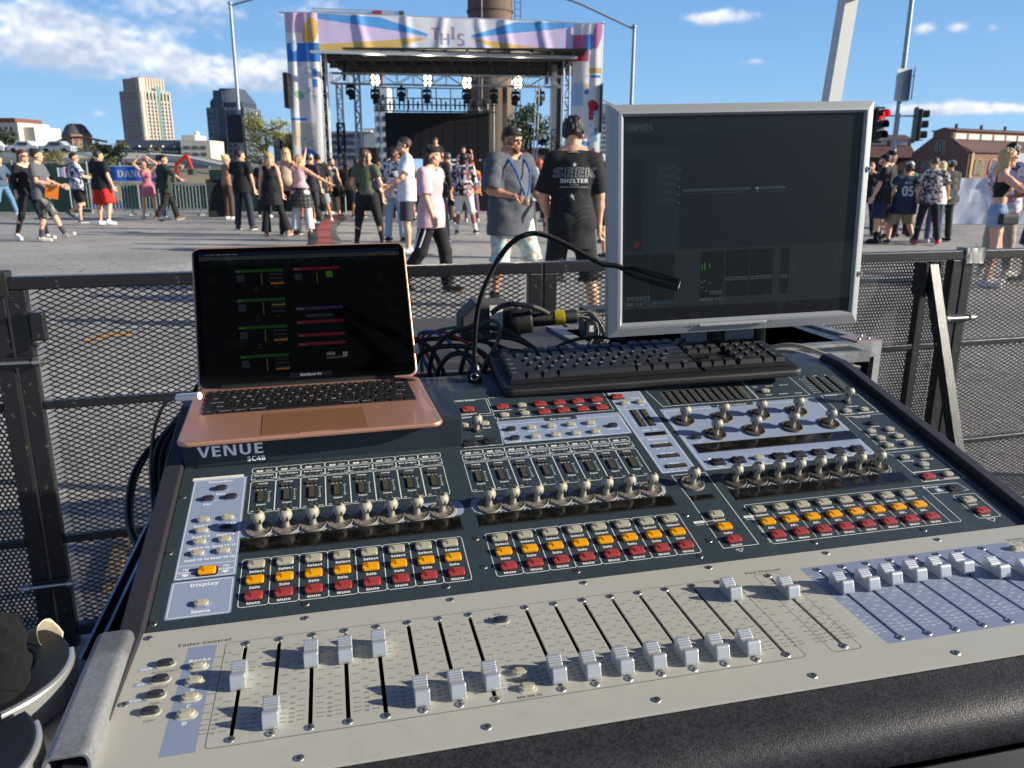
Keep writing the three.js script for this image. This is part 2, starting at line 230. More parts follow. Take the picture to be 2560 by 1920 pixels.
  poly([[246, 335], [303, 335], [296, 260.5], [246, 260.5]], null, WHT); text('Snapshots', 258, 334, 3.2, WHT, true, 1.2); text('Recall', 283, 304, 2.8); text('Store', 249, 304, 2.8); text('Select', 269, 285, 2.8); text('Previous', 256, 262.6, 2.6); text('Next', 282, 262.6, 2.6);
  frame(299, 323.5, 468.5, 382, 3); text('Show Members', 314, 345.5, 2.7); text('Assign', 341, 344.5, 2.6); text('Cancel', 313, 323.8 + 1.6, 2.5); text('Function', 342, 325.2, 2.5);
  for (let i = 0; i < 4; i++) { const u = 369 + i * 27.6; text(String(i + 1), u - 4.5, 345.3, 2.6); fill(u - 2, 343.9, u + 4, 346.8, 0.5, WHT); text(String(i + 5), u - 4.5, 325.6, 2.6); fill(u - 2, 324.2, u + 4, 327.1, 0.5, WHT); }
  fill(298.5, 261.5, 473, 317.5, 2, BLUE); frame(301, 263.5, 470.5, 308, 2); fill(364, 308, 410, 317.6, 1.5, '#2b3840'); text('Bus Assigns', 387, 312.5, 3.4, WHT, true, 1.15);
  ['L·R', 'Group 1', 'Group 2', 'Group 3', 'Group 4'].forEach((s, i) => text(s, 314 + i * 27.5, 287.3, 2.7)); ['C / Mono', 'Group 5', 'Group 6', 'Group 7', 'Group 8'].forEach((s, i) => text(s, 314 + i * 27.5, 265.7, 2.7)); text('Stereo Pan', 452, 276, 2.6);
  // stereo meters, dynamics
  poly([[474, 372], [524, 372], [524, 322], [524, 166], [477, 166], [474, 322]], BLUE); poly([[475.6, 370], [522.5, 370], [522.5, 168], [478.5, 168], [475.6, 322]], null, WHT); line(475, 322, 522.5, 322); line(477, 248, 522.5, 248);
  text('-/+ · +48V', 484, 350, 2.3); text('20dB Pad', 510, 352, 2.3); text('Ø', 489, 331.5, 2.4); text('Safe', 513, 331.5, 2.4); for (let j = 0; j < 8; j++) { text(['15', '6', '3', '0', '-10', '-18', '-30', '-60'][j], 484.5, 316 - j * 5.4, 1.8); text(['15', '6', '3', '0', '-10', '-18', '-30', '-60'][j], 519, 316 - j * 5.4, 1.8); }
  text('Stereo', 494, 266, 2.5); text('Solo', 508, 267, 2.5); text('Dynamics', 501, 243, 3.6, WHT, true, 1.2); [['Comp / Lim', 233], ['Exp / Gate', 208.5], ['Plug-In', 185.5]].forEach(([s, w]) => { text(s, 501, w, 2.9); ['-21', '-6', '-3'].forEach((q, j) => text(q, 492.5 + j * 9, w - 13, 1.9)); });
  // meter bridge, routing
  poly([[533, 372], [690, 380], [690, 322.5], [541, 322.5]], null, WHT); for (let i = 0; i < 11; i++) for (let j = 0; j < 8; j++) line(552 + i * 12.4, 360.5 - j * 4.5, 558 + i * 12.4, 360.5 - j * 4.5, '#aab0ae', 0.8);
  poly([[691.5, 380], [772, 383], [774.5, 323], [692, 323]], null, WHT); text('Routing', 742, 384, 3, WHT); text('Auto', 703, 358, 2.6); text('Aux 1-8', 726, 358, 2.6); text('Aux 9-16', 750, 358, 2.6); text('Select', 712, 332.5, 2.6); text('Matrixes', 736, 332.5, 2.5); text('Groups', 760, 331.5, 2.5);
  for (let j = 0; j < 8; j++) { line(788, 371 - j * 6, 846, 371 - j * 6, '#b9bdba', 0.8); text(['15', '6', '3', '0', '-10', '-18', '-30', '-60'][j], 785, 371 - j * 6, 2); } text('L', 797, 378, 3); text('C-M', 815, 378, 2.8); text('R', 833, 378, 3);
  // channel control
  fill(533, 163.5, 776.5, 316, 2, BLUE); frame(536.5, 166, 773.5, 309, 2); fill(610, 309, 676, 318, 1.2, '#2b3840'); text('Channel Control', 643, 312.8, 3.6, WHT, true, 1.2); text('In', 555, 228, 2.6); ['User', 'Input', 'Plug-In', 'EQ', 'Comp/Lim', 'Exp/Gate', 'Aux/Send 1-8', 'Aux/Send 9-16'].forEach((s, i) => text(s, 557 + i * 28.4, 169.8, 2.6)); fill(548, 184, 559, 188.5, 0.6, WHT); line(602, 190, 715, 190, '#c9ccd6', 0.4); line(602, 190, 602, 170, '#c9ccd6', 0.4); line(715, 190, 715, 170, '#c9ccd6', 0.4);
  // right column
  poly([[789.5, 319], [836, 319], [848, 314], [848, 262.5], [789, 262.5]], null, WHT); text('Monitor', 806, 318, 3.2, WHT, true, 1.2); text('Headphones', 818, 283, 2.5); text('Solo Clear', 801, 262.8 + 1.8, 2.5); text('Mix to Monitor', 829, 264.6, 2.5);
  poly([[791, 257], [802, 257], [804, 252], [826, 252], [828, 257], [851, 257], [853, 170.5], [792, 170.5]], null, WHT); text('View Mode', 815, 255, 3.2, WHT, true, 1.2);
  [['Options', 818, 226.8], ['Inputs', 802.5, 207.8], ['Outputs', 832, 208.8], ['Filing', 804.5, 189.8], ['Snapshots', 833, 190.4], ['Patchbay', 805, 171.5 + 1.6], ['Plug-Ins', 834, 173.2], ['Prev Page', 808, 142.2], ['Next Page', 837, 142.4], ['Pan', 822, 123.6], ['Insert Mode', 810, 98.8], ['Next Plug-In', 840, 99.2], ['Multi-Assign', 799, 85.6]].forEach(([s, u, w]) => text(s, u, w, 2.7));
  poly([[788, 164], [856, 164], [857, 118], [796, 118], [796, 158]], null, WHT); poly([[797, 117], [857, 117], [858, 97], [797, 97]], null, WHT); poly([[790, 90], [838, 88.5], [843, 73], [790, 73]], null, WHT); fill(801, 75.5, 815, 82, 0.6, '#9aa5bd'); text('SHOW', 808, 79.8, 1.9); text('MASTER ON', 808, 77.2, 1.7);
  frame(814, 20.6, 845, 66, 3); text('Select', 826, 45.5, 3.1); text('Mute', 827, 24.6, 3.3); poly([[823, 18.5], [834, 18.5], [828.5, 13]], null, WHT);
}
const CW = 2000, CH = 1704;
for (const [a, b] of [[U0, UM], [UM, U1]]) {
  const g = uvm(new THREE.BoxGeometry((b - a) * MM, 0.004, (PW1 - PW0) * MM)), P = g.attributes.position, U = g.attributes.uv, w = (b - a) * MM, h = (PW1 - PW0) * MM;
  for (let i = 0; i < P.count; i++) U.setXY(i, P.getX(i) / w + 0.5, 0.5 - P.getZ(i) / h);
  const m = M.plate.clone(); m.map = canv(CW, CH, (x, W, H) => drawControl(x, W, H, a)); m.roughness = 0.48;
  const c = dp((a + b) / 2, (PW0 + PW1) / 2, -2); part('control_panel', g, m, con, c, TILT);
}
// --- fader plate with real slots ---
const FW0 = -169, FW1 = 38.5, P0 = 28.459, FB1 = (i) => i * P0, FB2 = (i) => 253.4 + i * P0, FBO = (i) => 563.5 + i * P0;
const SLOTS = [...Array(8).keys()].map(FB1).concat([...Array(8).keys()].map(FB2), [507.65], [...Array(8).keys()].map(FBO), [822]);
function drawFaders(x, W, H, u0) {
  const k = H / (FW1 - FW0), p = printer(x, k, u0, FW1), { frame, fill, text, line, poly } = p, INK = '#22211d';
  dustCanvas(x, W, H, '#b4b2a8', u0 + 900, '108,98,82', 0.55); dustWhite(x, W, H, u0 + 77);
  const T = [['+12', -10.2], ['+6', -24.4], ['0', -36.9], ['-5', -49.7], ['-10', -61.4], ['-15', -74.2], ['-20', -84.7], ['-30', -92.8], ['-40', -99.2], ['-60', -104.8], ['-90', -109.5], ['∞', -114.8]];
  const scale = (u, ink) => { for (const [s, w] of T) { text(s, u, w, s == '∞' ? 4.4 : 2.6, ink, false); if (s != '∞') { line(u - 10, w - 4.5, u - 4, w - 4.5, ink, 0.5); line(u + 4, w - 4.5, u + 10, w - 4.5, ink, 0.5); } if (s == '0') { line(u - 7, w, u - 3, w, ink, 0.35); line(u + 3, w, u + 7, w, ink, 0.35); } } };
  fill(546.5, -131.5, 800, 7, 3, '#8490a8'); poly([[-49, 5.5], [-25, 5.5], [-23.5, -133], [-48.5, -133]], '#8895ad');
  for (let i = -1; i < 8; i++) { scale(FB1(i) + P0 / 2, INK); scale(FB2(i) + P0 / 2, INK); if (i < 7 || 1) scale(FBO(i) + P0 / 2, '#dfe3ea'); }
  scale(507.65 - 11, INK); scale(507.65 + 11, INK); scale(822 - 12, INK); scale(822 + 12, INK);
  frame(-17.2, -131.5, 468, 5.5, 4, INK, 0.5); frame(493.3, -131.3, 522, 5.5, 4, INK, 0.5); text('Fader Control', -36, 10.8, 4, INK, true, 1.25); text('Flex Channel', 507, 10.5, 4, INK, true, 1.2); text('Masters', 815, 10.5, 4, INK, true, 1.2); frame(806, -131.3, 838, 5.5, 4, INK, 0.5);
  text('Banks', -36.5, -15.5, 4.2, '#eef0f2', true, 1.1); ['A', 'B', 'C', 'D'].forEach((s, i) => text(s, -36.2, -35.5 - i * 20.9, 4.2, '#eef0f2'));
  [['Shift', 'Multi-Select'], ['Alt', 'Default'], ['Ctrl', 'Fine'], ['', 'User']].forEach(([a, b], i) => { const w = -16 - i * 21; if (a) { fill(-85, w - 5.5, -70, w - 0.5, 0.6, '#8d9ab4'); text(a, -78.5, w - 3, 3.3, '#f0f1f2'); } x.save(); x.translate(p.X(-63), p.Y(w - 9.8)); x.transform(1, 0, -0.25, 1, 0, 0); x.font = `${4 * k}px ${FONT}`; x.fillStyle = INK; x.textAlign = 'center'; x.fillText(b, 0, 1.5 * k); x.restore(); });
  text('FX', 225, -5, 3.2, INK, true, 1.2); text('Returns', 225, -9.8, 3.2, INK, true, 1.2); text('1·8', 226, -26, 2.6, INK); text('GEQ', 224, -88.5, 3.6, INK, true, 1.2); text('20-630 Hz', 226, -106.5, 3, INK); text('800-20k Hz', 226, -127.5, 3, INK);
}
function dustWhite(x, W, H, seed) { const r = rng(seed); for (let i = 0; i < 26; i++) { x.strokeStyle = `rgba(238,236,228,${(0.25 + r() * 0.45).toFixed(2)})`; x.lineWidth = 0.8; const a = r() * W, b = r() * H; x.beginPath(); x.moveTo(a, b); x.lineTo(a + r() * 16 - 8, b + r() * 8 - 4); x.stroke(); } }
for (const [a, b] of [[U0 - 2, UM], [UM, U1 + 14]]) {
  const s = shapeOf([[a, FW0], [b, FW0], [b, FW1], [a, FW1]].map(([u, w]) => [u * MM, w * MM]));
  for (const u of SLOTS) if (u > a && u < b) { const h = new THREE.Path(), R = 1.75, t = -4.5, e = -120.5; h.absarc(u * MM, t * MM, R * MM, 0, Math.PI); h.absarc(u * MM, e * MM, R * MM, Math.PI, 2 * Math.PI); h.closePath(); s.holes.push(h); }
  const g = new THREE.ExtrudeGeometry(s, { depth: 0.0025, bevelEnabled: false, curveSegments: 5 }); g.rotateX(-Math.PI / 2);
  const P = g.attributes.position, U = g.attributes.uv; for (let i = 0; i < P.count; i++) U.setXY(i, (P.getX(i) / MM - a) / (b - a), (-P.getZ(i) / MM - FW0) / (FW1 - FW0));
  const m = M.grey.clone(); m.map = canv(2000, Math.round(2000 * (FW1 - FW0) / (b - a)), (x, W, H) => drawFaders(x, W, H, a)); m.roughness = 0.5; m.metalness = 0.1;
  part('fader_panel', g, m, con, [0, -0.0025, 0]);
}
part('fader_trough', box(0.955, 0.002, 0.15, 0.39, -0.022, 0.062), M.slot, con);
// --- body: cheeks, front bolster, rear shelf ---
{
  const prof = [[0.175, -0.055], [0.182, -0.012], [0.172, 0.004], [-0.036, 0.006], [-0.43, 0.1], [-0.475, 0.102], [-0.52, 0.06], [-0.52, -0.09], [0.12, -0.12]];
  for (const [u0, w] of [[-0.112, 0.02], [0.870, 0.016]]) {
    const g = extr(shapeOf(prof.map(([z, y]) => [-z, y])), w, 0.002); g.rotateY(Math.PI / 2); g.translate(u0 + (w - 0.002) * 0, 0, 0);
    part('side_cheek', g, M.side, con, [0.002, -0.002, 0]);
  }
  const q = new THREE.Shape(); q.moveTo(-0.1685, -0.0035); q.lineTo(-0.19, -0.0105); q.bezierCurveTo(-0.203, -0.0155, -0.2125, -0.022, -0.2135, -0.037); q.bezierCurveTo(-0.214, -0.05, -0.208, -0.058, -0.192, -0.062); q.lineTo(-0.15, -0.066); q.lineTo(-0.15, -0.0035); q.closePath();
  const g = new THREE.ExtrudeGeometry(q, { depth: 0.998, bevelEnabled: false, curveSegments: 14 }); g.rotateY(Math.PI / 2); g.translate(-0.112, 0, 0);
  const P = g.attributes.position, U = g.attributes.uv; for (let i = 0; i < P.count; i++) U.setXY(i, P.getX(i), P.getZ(i) - P.getY(i));
  part('front_bolster', g, M.bolster, con, [0, 0, 0]);
  part('lower_body', [box(0.95, 0.06, 0.6, 0.388, -0.07, -0.19), box(0.95, 0.1, 0.2, 0.388, 0.0, -0.4)], MAT.dark, con);
  const sh = dp(389, 408, 0); part('rear_shelf', box(0.962, 0.004, 0.088, 0.389, sh[1] - 0.0025, sh[2] - 0.0445), M.bluePlate, con);
  part('rear_panel', box(0.962, 0.16, 0.006, 0.389, sh[1] - 0.085, sh[2] - 0.084), M.bluePlate, con);
  part('headphone_panel', [box(0.36, 0.05, 0.004, 0.62, -0.118, 0.185, -0.5)], std(0xffffff, 0.5, { map: canv(1024, 160, (x, W, H) => { x.fillStyle = '#14161a'; x.fillRect(0, 0, W, H); x.fillStyle = '#5f6470'; x.font = 'bold 34px sans-serif'; x.fillText('Headphones', 560, 100); x.fillText('Talkback', 140, 100); }) }), con);
}
// --- screws ---
{
  const g = merge([lathe([[0, 0.9], [1.2, 0.7], [1.9, 0.5], [2.9, 0.9], [3.5, 0.6], [3.7, 0]].map(([a, b]) => [a * MM, b * MM]), 14)]), hex = cyl(1.15 * MM, 1.15 * MM, 0.4 * MM, 6, 0, 0.85 * MM, 0);
  const screw = (pos, rot, m) => { const s = part('screw', g, m, con, pos, rot); part('screw_recess', hex, MAT.dark, s); };
  for (const u of SLOTS) { screw(fp(u, 0.4), undefined, MAT.screwSteel); screw(fp(u, -125.2), undefined, MAT.screwSteel); }
  for (const [u, w] of [[-86, 29.5], [-86, -64], [50, 30.3], [186.7, 31], [321.7, 31.5], [457.5, 31], [593.7, 30.5], [731.5, 29.5], [862, 30], [50.2, -156.5], [186.4, -155.3], [321.8, -155.3], [458, -156.3], [594.3, -156.2], [731, -156]]) screw(fp(u, w), undefined, MAT.screwSteel);
  const dk = std(0x6f7274, 0.35, { metalness: 0.8 });
  for (const [u, w] of [[-85.5, 209], [-86.8, 112], [-86.8, 13], [50, 14.5], [186.5, 15.2], [322, 14.5], [459, 14.5], [228.4, 37], [228.3, 82.7], [857.4, 306], [862.7, 210], [866, 112], [595.7, 14.6], [733.8, 13.4], [473, 84], [480, 37]]) screw(dp(u, w), TILT, dk);
}
// --- buttons ---
function padGeo(w, d, h, r) { const g = extr(rrect(w * MM, d * MM, r * MM), h * MM, 0.9 * MM, 3); g.rotateX(-Math.PI / 2); return g; }
const G_BIG = merge([padGeo(15.4, 8.6, 4.4, 1.6), at(padGeo(9.2, 5.6, 1, 1.2), 2.2 * MM, 3.9 * MM, 0)]), G_BIGBASE = padGeo(19.6, 12.2, 1.6, 2.4), G_WIN = box(3.9 * MM, 0.5 * MM, 4.6 * MM, -5.4 * MM, 4.45 * MM, -1.5 * MM);
const G_PILL = merge([padGeo(11.6, 6, 4.6, 2.9), at(padGeo(6.6, 3.6, 1, 1.2), 0, 4.1 * MM, -0.4 * MM)]), G_PILLBASE = padGeo(15.6, 8.6, 1.7, 4.1);
const winMat = (m) => { const c = m.clone(); c.color.multiplyScalar(0.42); return c; };
const WIN = new Map(); const BASE_D = phys(0x17191d, 0.5), BASE_B = std(0x6f7c98, 0.5), BASE_C = std(0xa8a496, 0.45);
function bigButton(name, pos, rot, m) { const b = part(name, G_BIG, m, con, pos, rot); part('button_surround', G_BIGBASE, BASE_D, b); if (!WIN.has(m)) WIN.set(m, winMat(m)); part('indicator_window', G_WIN, WIN.get(m), b); return b; }
function pill(name, pos, rot, m, base = BASE_D) { const b = part(name, G_PILL, m, con, pos, rot); part('button_surround', G_PILLBASE, base, b); return b; }
for (const [B, second] of [[B1, 'solo_button'], [B2, 'solo_button'], [BO, 'listen_button']]) for (let i = 0; i < 8; i++) { bigButton('select_button', dp(B(i), 78.2), TILT, M.cream); bigButton(second, dp(B(i), 55.2), TILT, M.amber); bigButton('mute_button', dp(B(i), 32.6), TILT, M.red); }
bigButton('select_button', dp(506.9, 77.5), TILT, M.cream); bigButton('solo_button', dp(506.6, 55.2), TILT, M.amber); bigButton('mute_button', dp(507.1, 33), TILT, M.red);
bigButton('flip_button', dp(-46.4, 77.2), TILT, M.amber); bigButton('select_button', dp(825.7, 53.4), TILT, M.cream); bigButton('mute_button', dp(827, 32.2), TILT, M.red); bigButton('insert_button', dp(809.3, 105.8), TILT, M.red); bigButton('assign_button', dp(825.1, 77.5), TILT, M.dark);
pill('gain_button', dp(-45.3, 217.7), TILT, M.dark, BASE_B); pill('pan_button', dp(-57.8, 199.3), TILT, M.dark, BASE_B); pill('filter_button', dp(-32.9, 199.1), TILT, M.dark, BASE_B);
for (let i = 0; i < 8; i++) pill('send_button', dp(i % 2 ? -33.4 : -58.4, 161 - 18.5 * (i >> 1)), TILT, i == 3 ? M.dark : M.cream, BASE_B);
pill('source_button', dp(-46.5, 30.8), TILT, M.cream, BASE_B);
bigButton('config_button', dp(265.7, 352.6), TILT, M.red); pill('recall_button', dp(281.2, 312.4), TILT, M.cream); pill('store_button', dp(253, 312), TILT, M.cream); bigButton('previous_button', dp(253.5, 269.2), TILT, M.dark); bigButton('next_button', dp(280.5, 269.4), TILT, M.dark);
bigButton('members_button', dp(314, 353), TILT, M.red); pill('assign_button', dp(342, 352.6), TILT, M.cream); pill('cancel_button', dp(312.5, 330.6), TILT, M.cream); pill('function_button', dp(341.3, 331.3), TILT, M.cream);
for (let i = 0; i < 4; i++) { bigButton('mute_group_button', dp(368.6 + i * 27.6, 353), TILT, M.red); bigButton('mute_group_button', dp(368.6 + i * 27.6, 331.3), TILT, M.red); }
for (let i = 0; i < 5; i++) { pill('bus_button', dp(313.6 + i * 27.5, 293.5), TILT, i ? M.cream : M.dark, BASE_B); pill('bus_button', dp(313.8 + i * 27.5, 271.2), TILT, i ? M.cream : M.dark, BASE_B); }
pill('stereo_pan_button', dp(452.1, 282.1), TILT, M.dark, BASE_B);
pill('phase_button', dp(489, 338), TILT, M.cream, BASE_B); pill('safe_button', dp(513, 338), TILT, M.cream, BASE_B); bigButton('power_button', dp(484, 357), TILT, M.red);
pill('in_button', dp(554.2, 236.7), TILT, M.dark, BASE_B); for (let i = 0; i < 8; i++) (i == 2 ? pill : bigButton)('function_button', dp(557 + i * 28.43, 178.1), TILT, i == 2 ? M.cream : M.dark, BASE_B);
pill('routing_button', dp(710.6, 341.7), TILT, M.cream);
for (const [u, w, d] of [[800.7, 269.6], [828.6, 269.9], [817, 233.3, 1], [802, 214.3], [831.6, 215.3], [804.4, 196.2], [832.5, 196.9], [804.2, 178], [833.6, 177.9], [807, 148.7], [835.9, 148.8], [821.8, 130.1], [838.4, 105.7]]) pill('view_button', dp(u, w), TILT, d ? M.dark : M.cream);
[[-64, -15.6], [-64, -37.4], [-64, -58.2], [-64, -78.9]].forEach(([u, w]) => pill('modifier_button', fp(u, w), undefined, M.dark, BASE_C)); [0, 1, 2, 3].forEach((i) => pill('bank_button', fp(-36.2, -26 - i * 21), undefined, M.cream, BASE_C));
pill('effects_button', fp(225.8, -17.4), undefined, M.dark, BASE_C); pill('equaliser_button', fp(225.5, -97.3), undefined, M.cream, BASE_C); pill('equaliser_button', fp(226, -118.5), undefined, M.cream, BASE_C); pill('assign_button', fp(796.4, -9.5), undefined, M.cream, BASE_C); pill('master_button', fp(798, -40), undefined, M.dark, BASE_C);
// --- rotary encoders: scalloped ring, stem and ball head with dark grips ---
const G_KNOB = lathe([[3.9, 0], [3.7, 4], [3.4, 8.5], [4.6, 10.6], [6.6, 13.2], [7.5, 16.4], [7.1, 19.6], [5.6, 22.2], [3.2, 23.7], [0, 24]].map(([a, b]) => [a * MM, b * MM]), 26);
const G_GRIP = (() => { const gs = [cyl(2.9 * MM, 3.1 * MM, 1 * MM, 14, 0, 23.5 * MM, 0)]; for (let i = 0; i < 5; i++) { const g = new THREE.SphereGeometry(1, 8, 6); g.scale(0.95 * MM, 3.6 * MM, 0.8 * MM); g.rotateX(0.12); g.translate(0, 15.2 * MM, 7.1 * MM); g.rotateY(i * Math.PI * 0.4 + 0.3); gs.push(g); } return merge(gs); })();
const G_RING = (() => { const gs = [lathe([[4.2, 2.6], [6, 1.0], [12.2, 1.3], [13.4, 2.4], [14.2, 2.2], [14.6, 0]].map(([a, b]) => [a * MM, b * MM]), 28)]; for (let i = 0; i < 15; i++) { const a = -Math.PI * 0.75 + i * Math.PI * 1.5 / 14; gs.push(box(0.7 * MM, 1.2 * MM, 4.6 * MM, Math.sin(a) * 10.2 * MM, 1.5 * MM, -Math.cos(a) * 10.2 * MM, 0, -a, 0)); } gs.push(cyl(1.1 * MM, 1.1 * MM, 0.6 * MM, 10, 0, 2.5 * MM, 12.9 * MM)); return merge(gs); })();
const G_CAPRING = lathe([[4.2, 2.6], [6, 1.3], [7.2, 0]].map(([a, b]) => [a * MM, b * MM]), 18);
function encoder(pos, ring = M.collar, geo = G_RING, turn = 0) { const e = part('rotary_knob', G_KNOB, M.knob, con, pos, [TH, turn, 0]); part('knob_grip', G_GRIP, M.inlay, e); part('knob_ring', geo, ring, e); return e; }
const KR = rng(5);
for (let i = 0; i < 8; i++) { encoder(dp(B1(i), 135.5), M.collar, G_RING, KR() * 0.1); encoder(dp(B2(i), 136.5), M.collar, G_RING, KR() * 0.1); encoder(dp(BO(i), 137), M.collarDark); }
encoder(dp(505.5, 139.5), M.collar);
for (const [u, w] of [[555, 280.5], [612.6, 280.5], [669.6, 280.5], [727.8, 281], [583.6, 241], [641, 242], [698.3, 242.6], [755.7, 243]]) encoder(dp(u, w), M.collarDark);
encoder(dp(268.3, 299.6), M.rubber, G_CAPRING); encoder(dp(817.7, 296), M.rubber, G_CAPRING);
// --- display strips and meters ---
for (const [u0, u1, w0, w1] of [[-16, 217, 100, 120.5], [237.5, 469, 102, 120.5], [545.5, 781.5, 100.3, 119.8], [543, 775, 202.2, 220.5], [493.5, 520, 107.5, 115.3], [489.5, 517.6, 252, 257.5]]) {
  const b = part('display_strip', box((u1 - u0) * MM, 0.0012, (w1 - w0) * MM), M.lcd, con, dp((u0 + u1) / 2, (w0 + w1) / 2, 0.3), TILT); b.geometry.attributes.uv.needsUpdate = true;
  part('display_bezel', merge([box((u1 - u0 + 2) * MM, 0.001, 0.9 * MM, 0, 0.0004, -(w1 - w0 + 1) / 2 * MM), box((u1 - u0 + 2) * MM, 0.001, 0.9 * MM, 0, 0.0004, (w1 - w0 + 1) / 2 * MM)]), M.rubber, b);
}
function meter(name, u, w, nx, ny, sx, sy, dx, dy) { const gs = []; for (let i = 0; i < nx; i++) for (let j = 0; j < ny; j++) gs.push(box(dx * MM, 0.0011, dy * MM, (i - (nx - 1) / 2) * sx * MM, 0.0006, (j - (ny - 1) / 2) * sy * MM)); const m = part(name, gs, M.seg, con, dp(u, w, 0.6), TILT); part('meter_housing', box((nx * sx + 0.8) * MM, 0.001, (ny * sy + 0.8) * MM, 0, 0, 0), M.meter, m); }
for (const B of [B1, B2]) for (let i = 0; i < 8; i++) { meter('compressor_meter', B(i) - 1.6, 213.6, 3, 1, 4.4, 4.2, 3.6, 3.6); meter('input_meter', B(i) - 1.6, 194.5, 1, 5, 7.2, 3.8, 6.2, 3); }
meter('stereo_meter', 494.6, 297, 1, 8, 7.4, 5.4, 6.4, 4.2); meter('stereo_meter', 508, 297, 1, 8, 7.4, 5.4, 6.4, 4.2);
for (const w of [226.5, 202, 179]) meter('dynamics_meter', 501, w, 6, 1, 4.4, 6.4, 3.5, 5.4);
for (let i = 0; i < 10; i++) meter('output_meter', 561.5 + i * 12.4, 345, 1, 8, 6, 4.5, 5.2, 3.2);
for (let i = 0; i < 3; i++) meter('master_meter', 803 + i * 16, 350, 1, 8, 7.4, 6, 6.4, 4.4);
{ const g = merge([cyl(1.2 * MM, 1.3 * MM, 1 * MM, 8, -3.4 * MM), cyl(1.2 * MM, 1.3 * MM, 1 * MM, 8, 3.4 * MM)]); const lm = std(0x55504a, 0.3); for (const B of [B1, B2]) for (let i = 0; i < 8; i++) for (const w of [252, 231.8, 172.6]) part('indicator_pair', g, lm, con, dp(B(i), w, 0.3), TILT); }
// --- fader caps: ribbed back, saddle, block front ---
const capGeo = (() => {
  const s = new THREE.Shape(); const q = [[-12.4, 0.4], [-12.2, 6], [-11.2, 12.2], [-10.2, 12.9]]; q.forEach(([a, b], i) => (i ? s.lineTo(a * MM, b * MM) : s.moveTo(a * MM, b * MM)));
  for (let i = 0; i < 4; i++) { s.lineTo((-8.9 + i * 2) * MM, (12.4 - i * 0.9) * MM); s.lineTo((-8.5 + i * 2) * MM, (11.6 - i * 0.9) * MM); }
  s.bezierCurveTo(-1 * MM, 7.2 * MM, 2 * MM, 7.4 * MM, 4.6 * MM, 10.4 * MM); s.lineTo(6.3 * MM, 12.4 * MM); s.bezierCurveTo(7.4 * MM, 13.1 * MM, 9 * MM, 12.6 * MM, 9.6 * MM, 11 * MM); s.lineTo(11.6 * MM, 3.6 * MM); s.bezierCurveTo(12 * MM, 1.6 * MM, 11.4 * MM, 0.6 * MM, 10 * MM, 0.4 * MM); s.closePath();
  const g = extr(s, 12 * MM, 0.7 * MM, 6); g.rotateY(-Math.PI / 2); g.translate(5.3 * MM, 0, 0); g.computeVertexNormals(); return g;
})();
const G_SADDLE = (() => { const s = new THREE.Shape(); s.moveTo(-2 * MM, 8.9 * MM); s.bezierCurveTo(-0.6 * MM, 7.5 * MM, 2.2 * MM, 7.7 * MM, 4.6 * MM, 10.7 * MM); s.lineTo(4.4 * MM, 9.9 * MM); s.bezierCurveTo(2 * MM, 6.9 * MM, -0.8 * MM, 6.9 * MM, -2 * MM, 8.3 * MM); s.closePath(); const g = extr(s, 9.6 * MM, 0, 8); g.rotateY(-Math.PI / 2); g.translate(4.8 * MM, 0, 0); return g; })();
function cap(u, w) { const c = part('fader_cap', capGeo, M.capSide, con, fp(u, w, 0.6)); part('cap_saddle', G_SADDLE, M.capTop, c); part('fader_stem', box(1.6 * MM, 12 * MM, 9 * MM, 0, -5 * MM, 0), MAT.screwSteel, c); }
[-56, -110, -39, -40, -37, -110.5, -109.5, -104.5].forEach((w, i) => cap(FB1(i), w)); [-108.5, -109.5, -110, -110, -110, -110, -110, -25].forEach((w, i) => cap(FB2(i), w)); cap(507.65, -35.5); [-39.5, -40, -36, -35.5, -34.5, -33.5, -49, -60].forEach((w, i) => cap(FBO(i) + (i == 6 ? 0 : 0), w)); cap(822, -60);
// --- raised badge block at the rear left, carrying the laptop ---
{
  const s = shapeOf([[0.2665, 0], [0.272, 0.0352], [0.277, 0.0378], [0.398, 0.0123], [0.406, 0.008], [0.407, 0]]);
  const g = extr(s, 0.336, 0.0015); g.rotateY(Math.PI / 2); // x = depth -> turned so that depth runs to the rear
  const b = part('badge_block', g, std(0x1d2732, 0.52, { bumpMap: rep(T_FINE, 0.04), bumpScale: 0.00012 }), con, dp(-90, 0, 0), TILT);
  const font = canv(1024, 320, (x, W, H) => { x.fillStyle = '#1d2732'; x.fillRect(0, 0, W, H); x.fillStyle = '#f2f2f0'; x.textBaseline = 'alphabetic'; x.save(); x.scale(1.12, 1); x.font = 'bold 205px sans-serif'; x.fillText('VENUE', 20, 190); x.restore(); x.font = 'bold 92px sans-serif'; x.fillText('SC48', 560, 290); });
  const q = box(0.105, 0.03, 0.0004); const U = q.attributes.uv, P = q.attributes.position; for (let i = 0; i < P.count; i++) U.setXY(i, P.getX(i) / 0.105 + 0.5, P.getY(i) / 0.03 + 0.5);
  const o = dp(-24, 266.3, 16.6); part('badge_print', q, std(0xffffff, 0.4, { map: font }), con, o, [TH - 0.1551, 0, 0]);
  const vg = []; for (let i = 0; i < 6; i++) for (let j = 0; j < 15; j++) vg.push(cyl(1.5 * MM, 1.5 * MM, 0.4 * MM, 10, ((i - 2.5) * 7 + (j % 2) * 3.5) * MM, 0, (j - 7) * 7 * MM)); part('vent_holes', vg, MAT.dark, con, dp(216, 338, 25.5), [TH - 0.2077, 0, 0]);
}

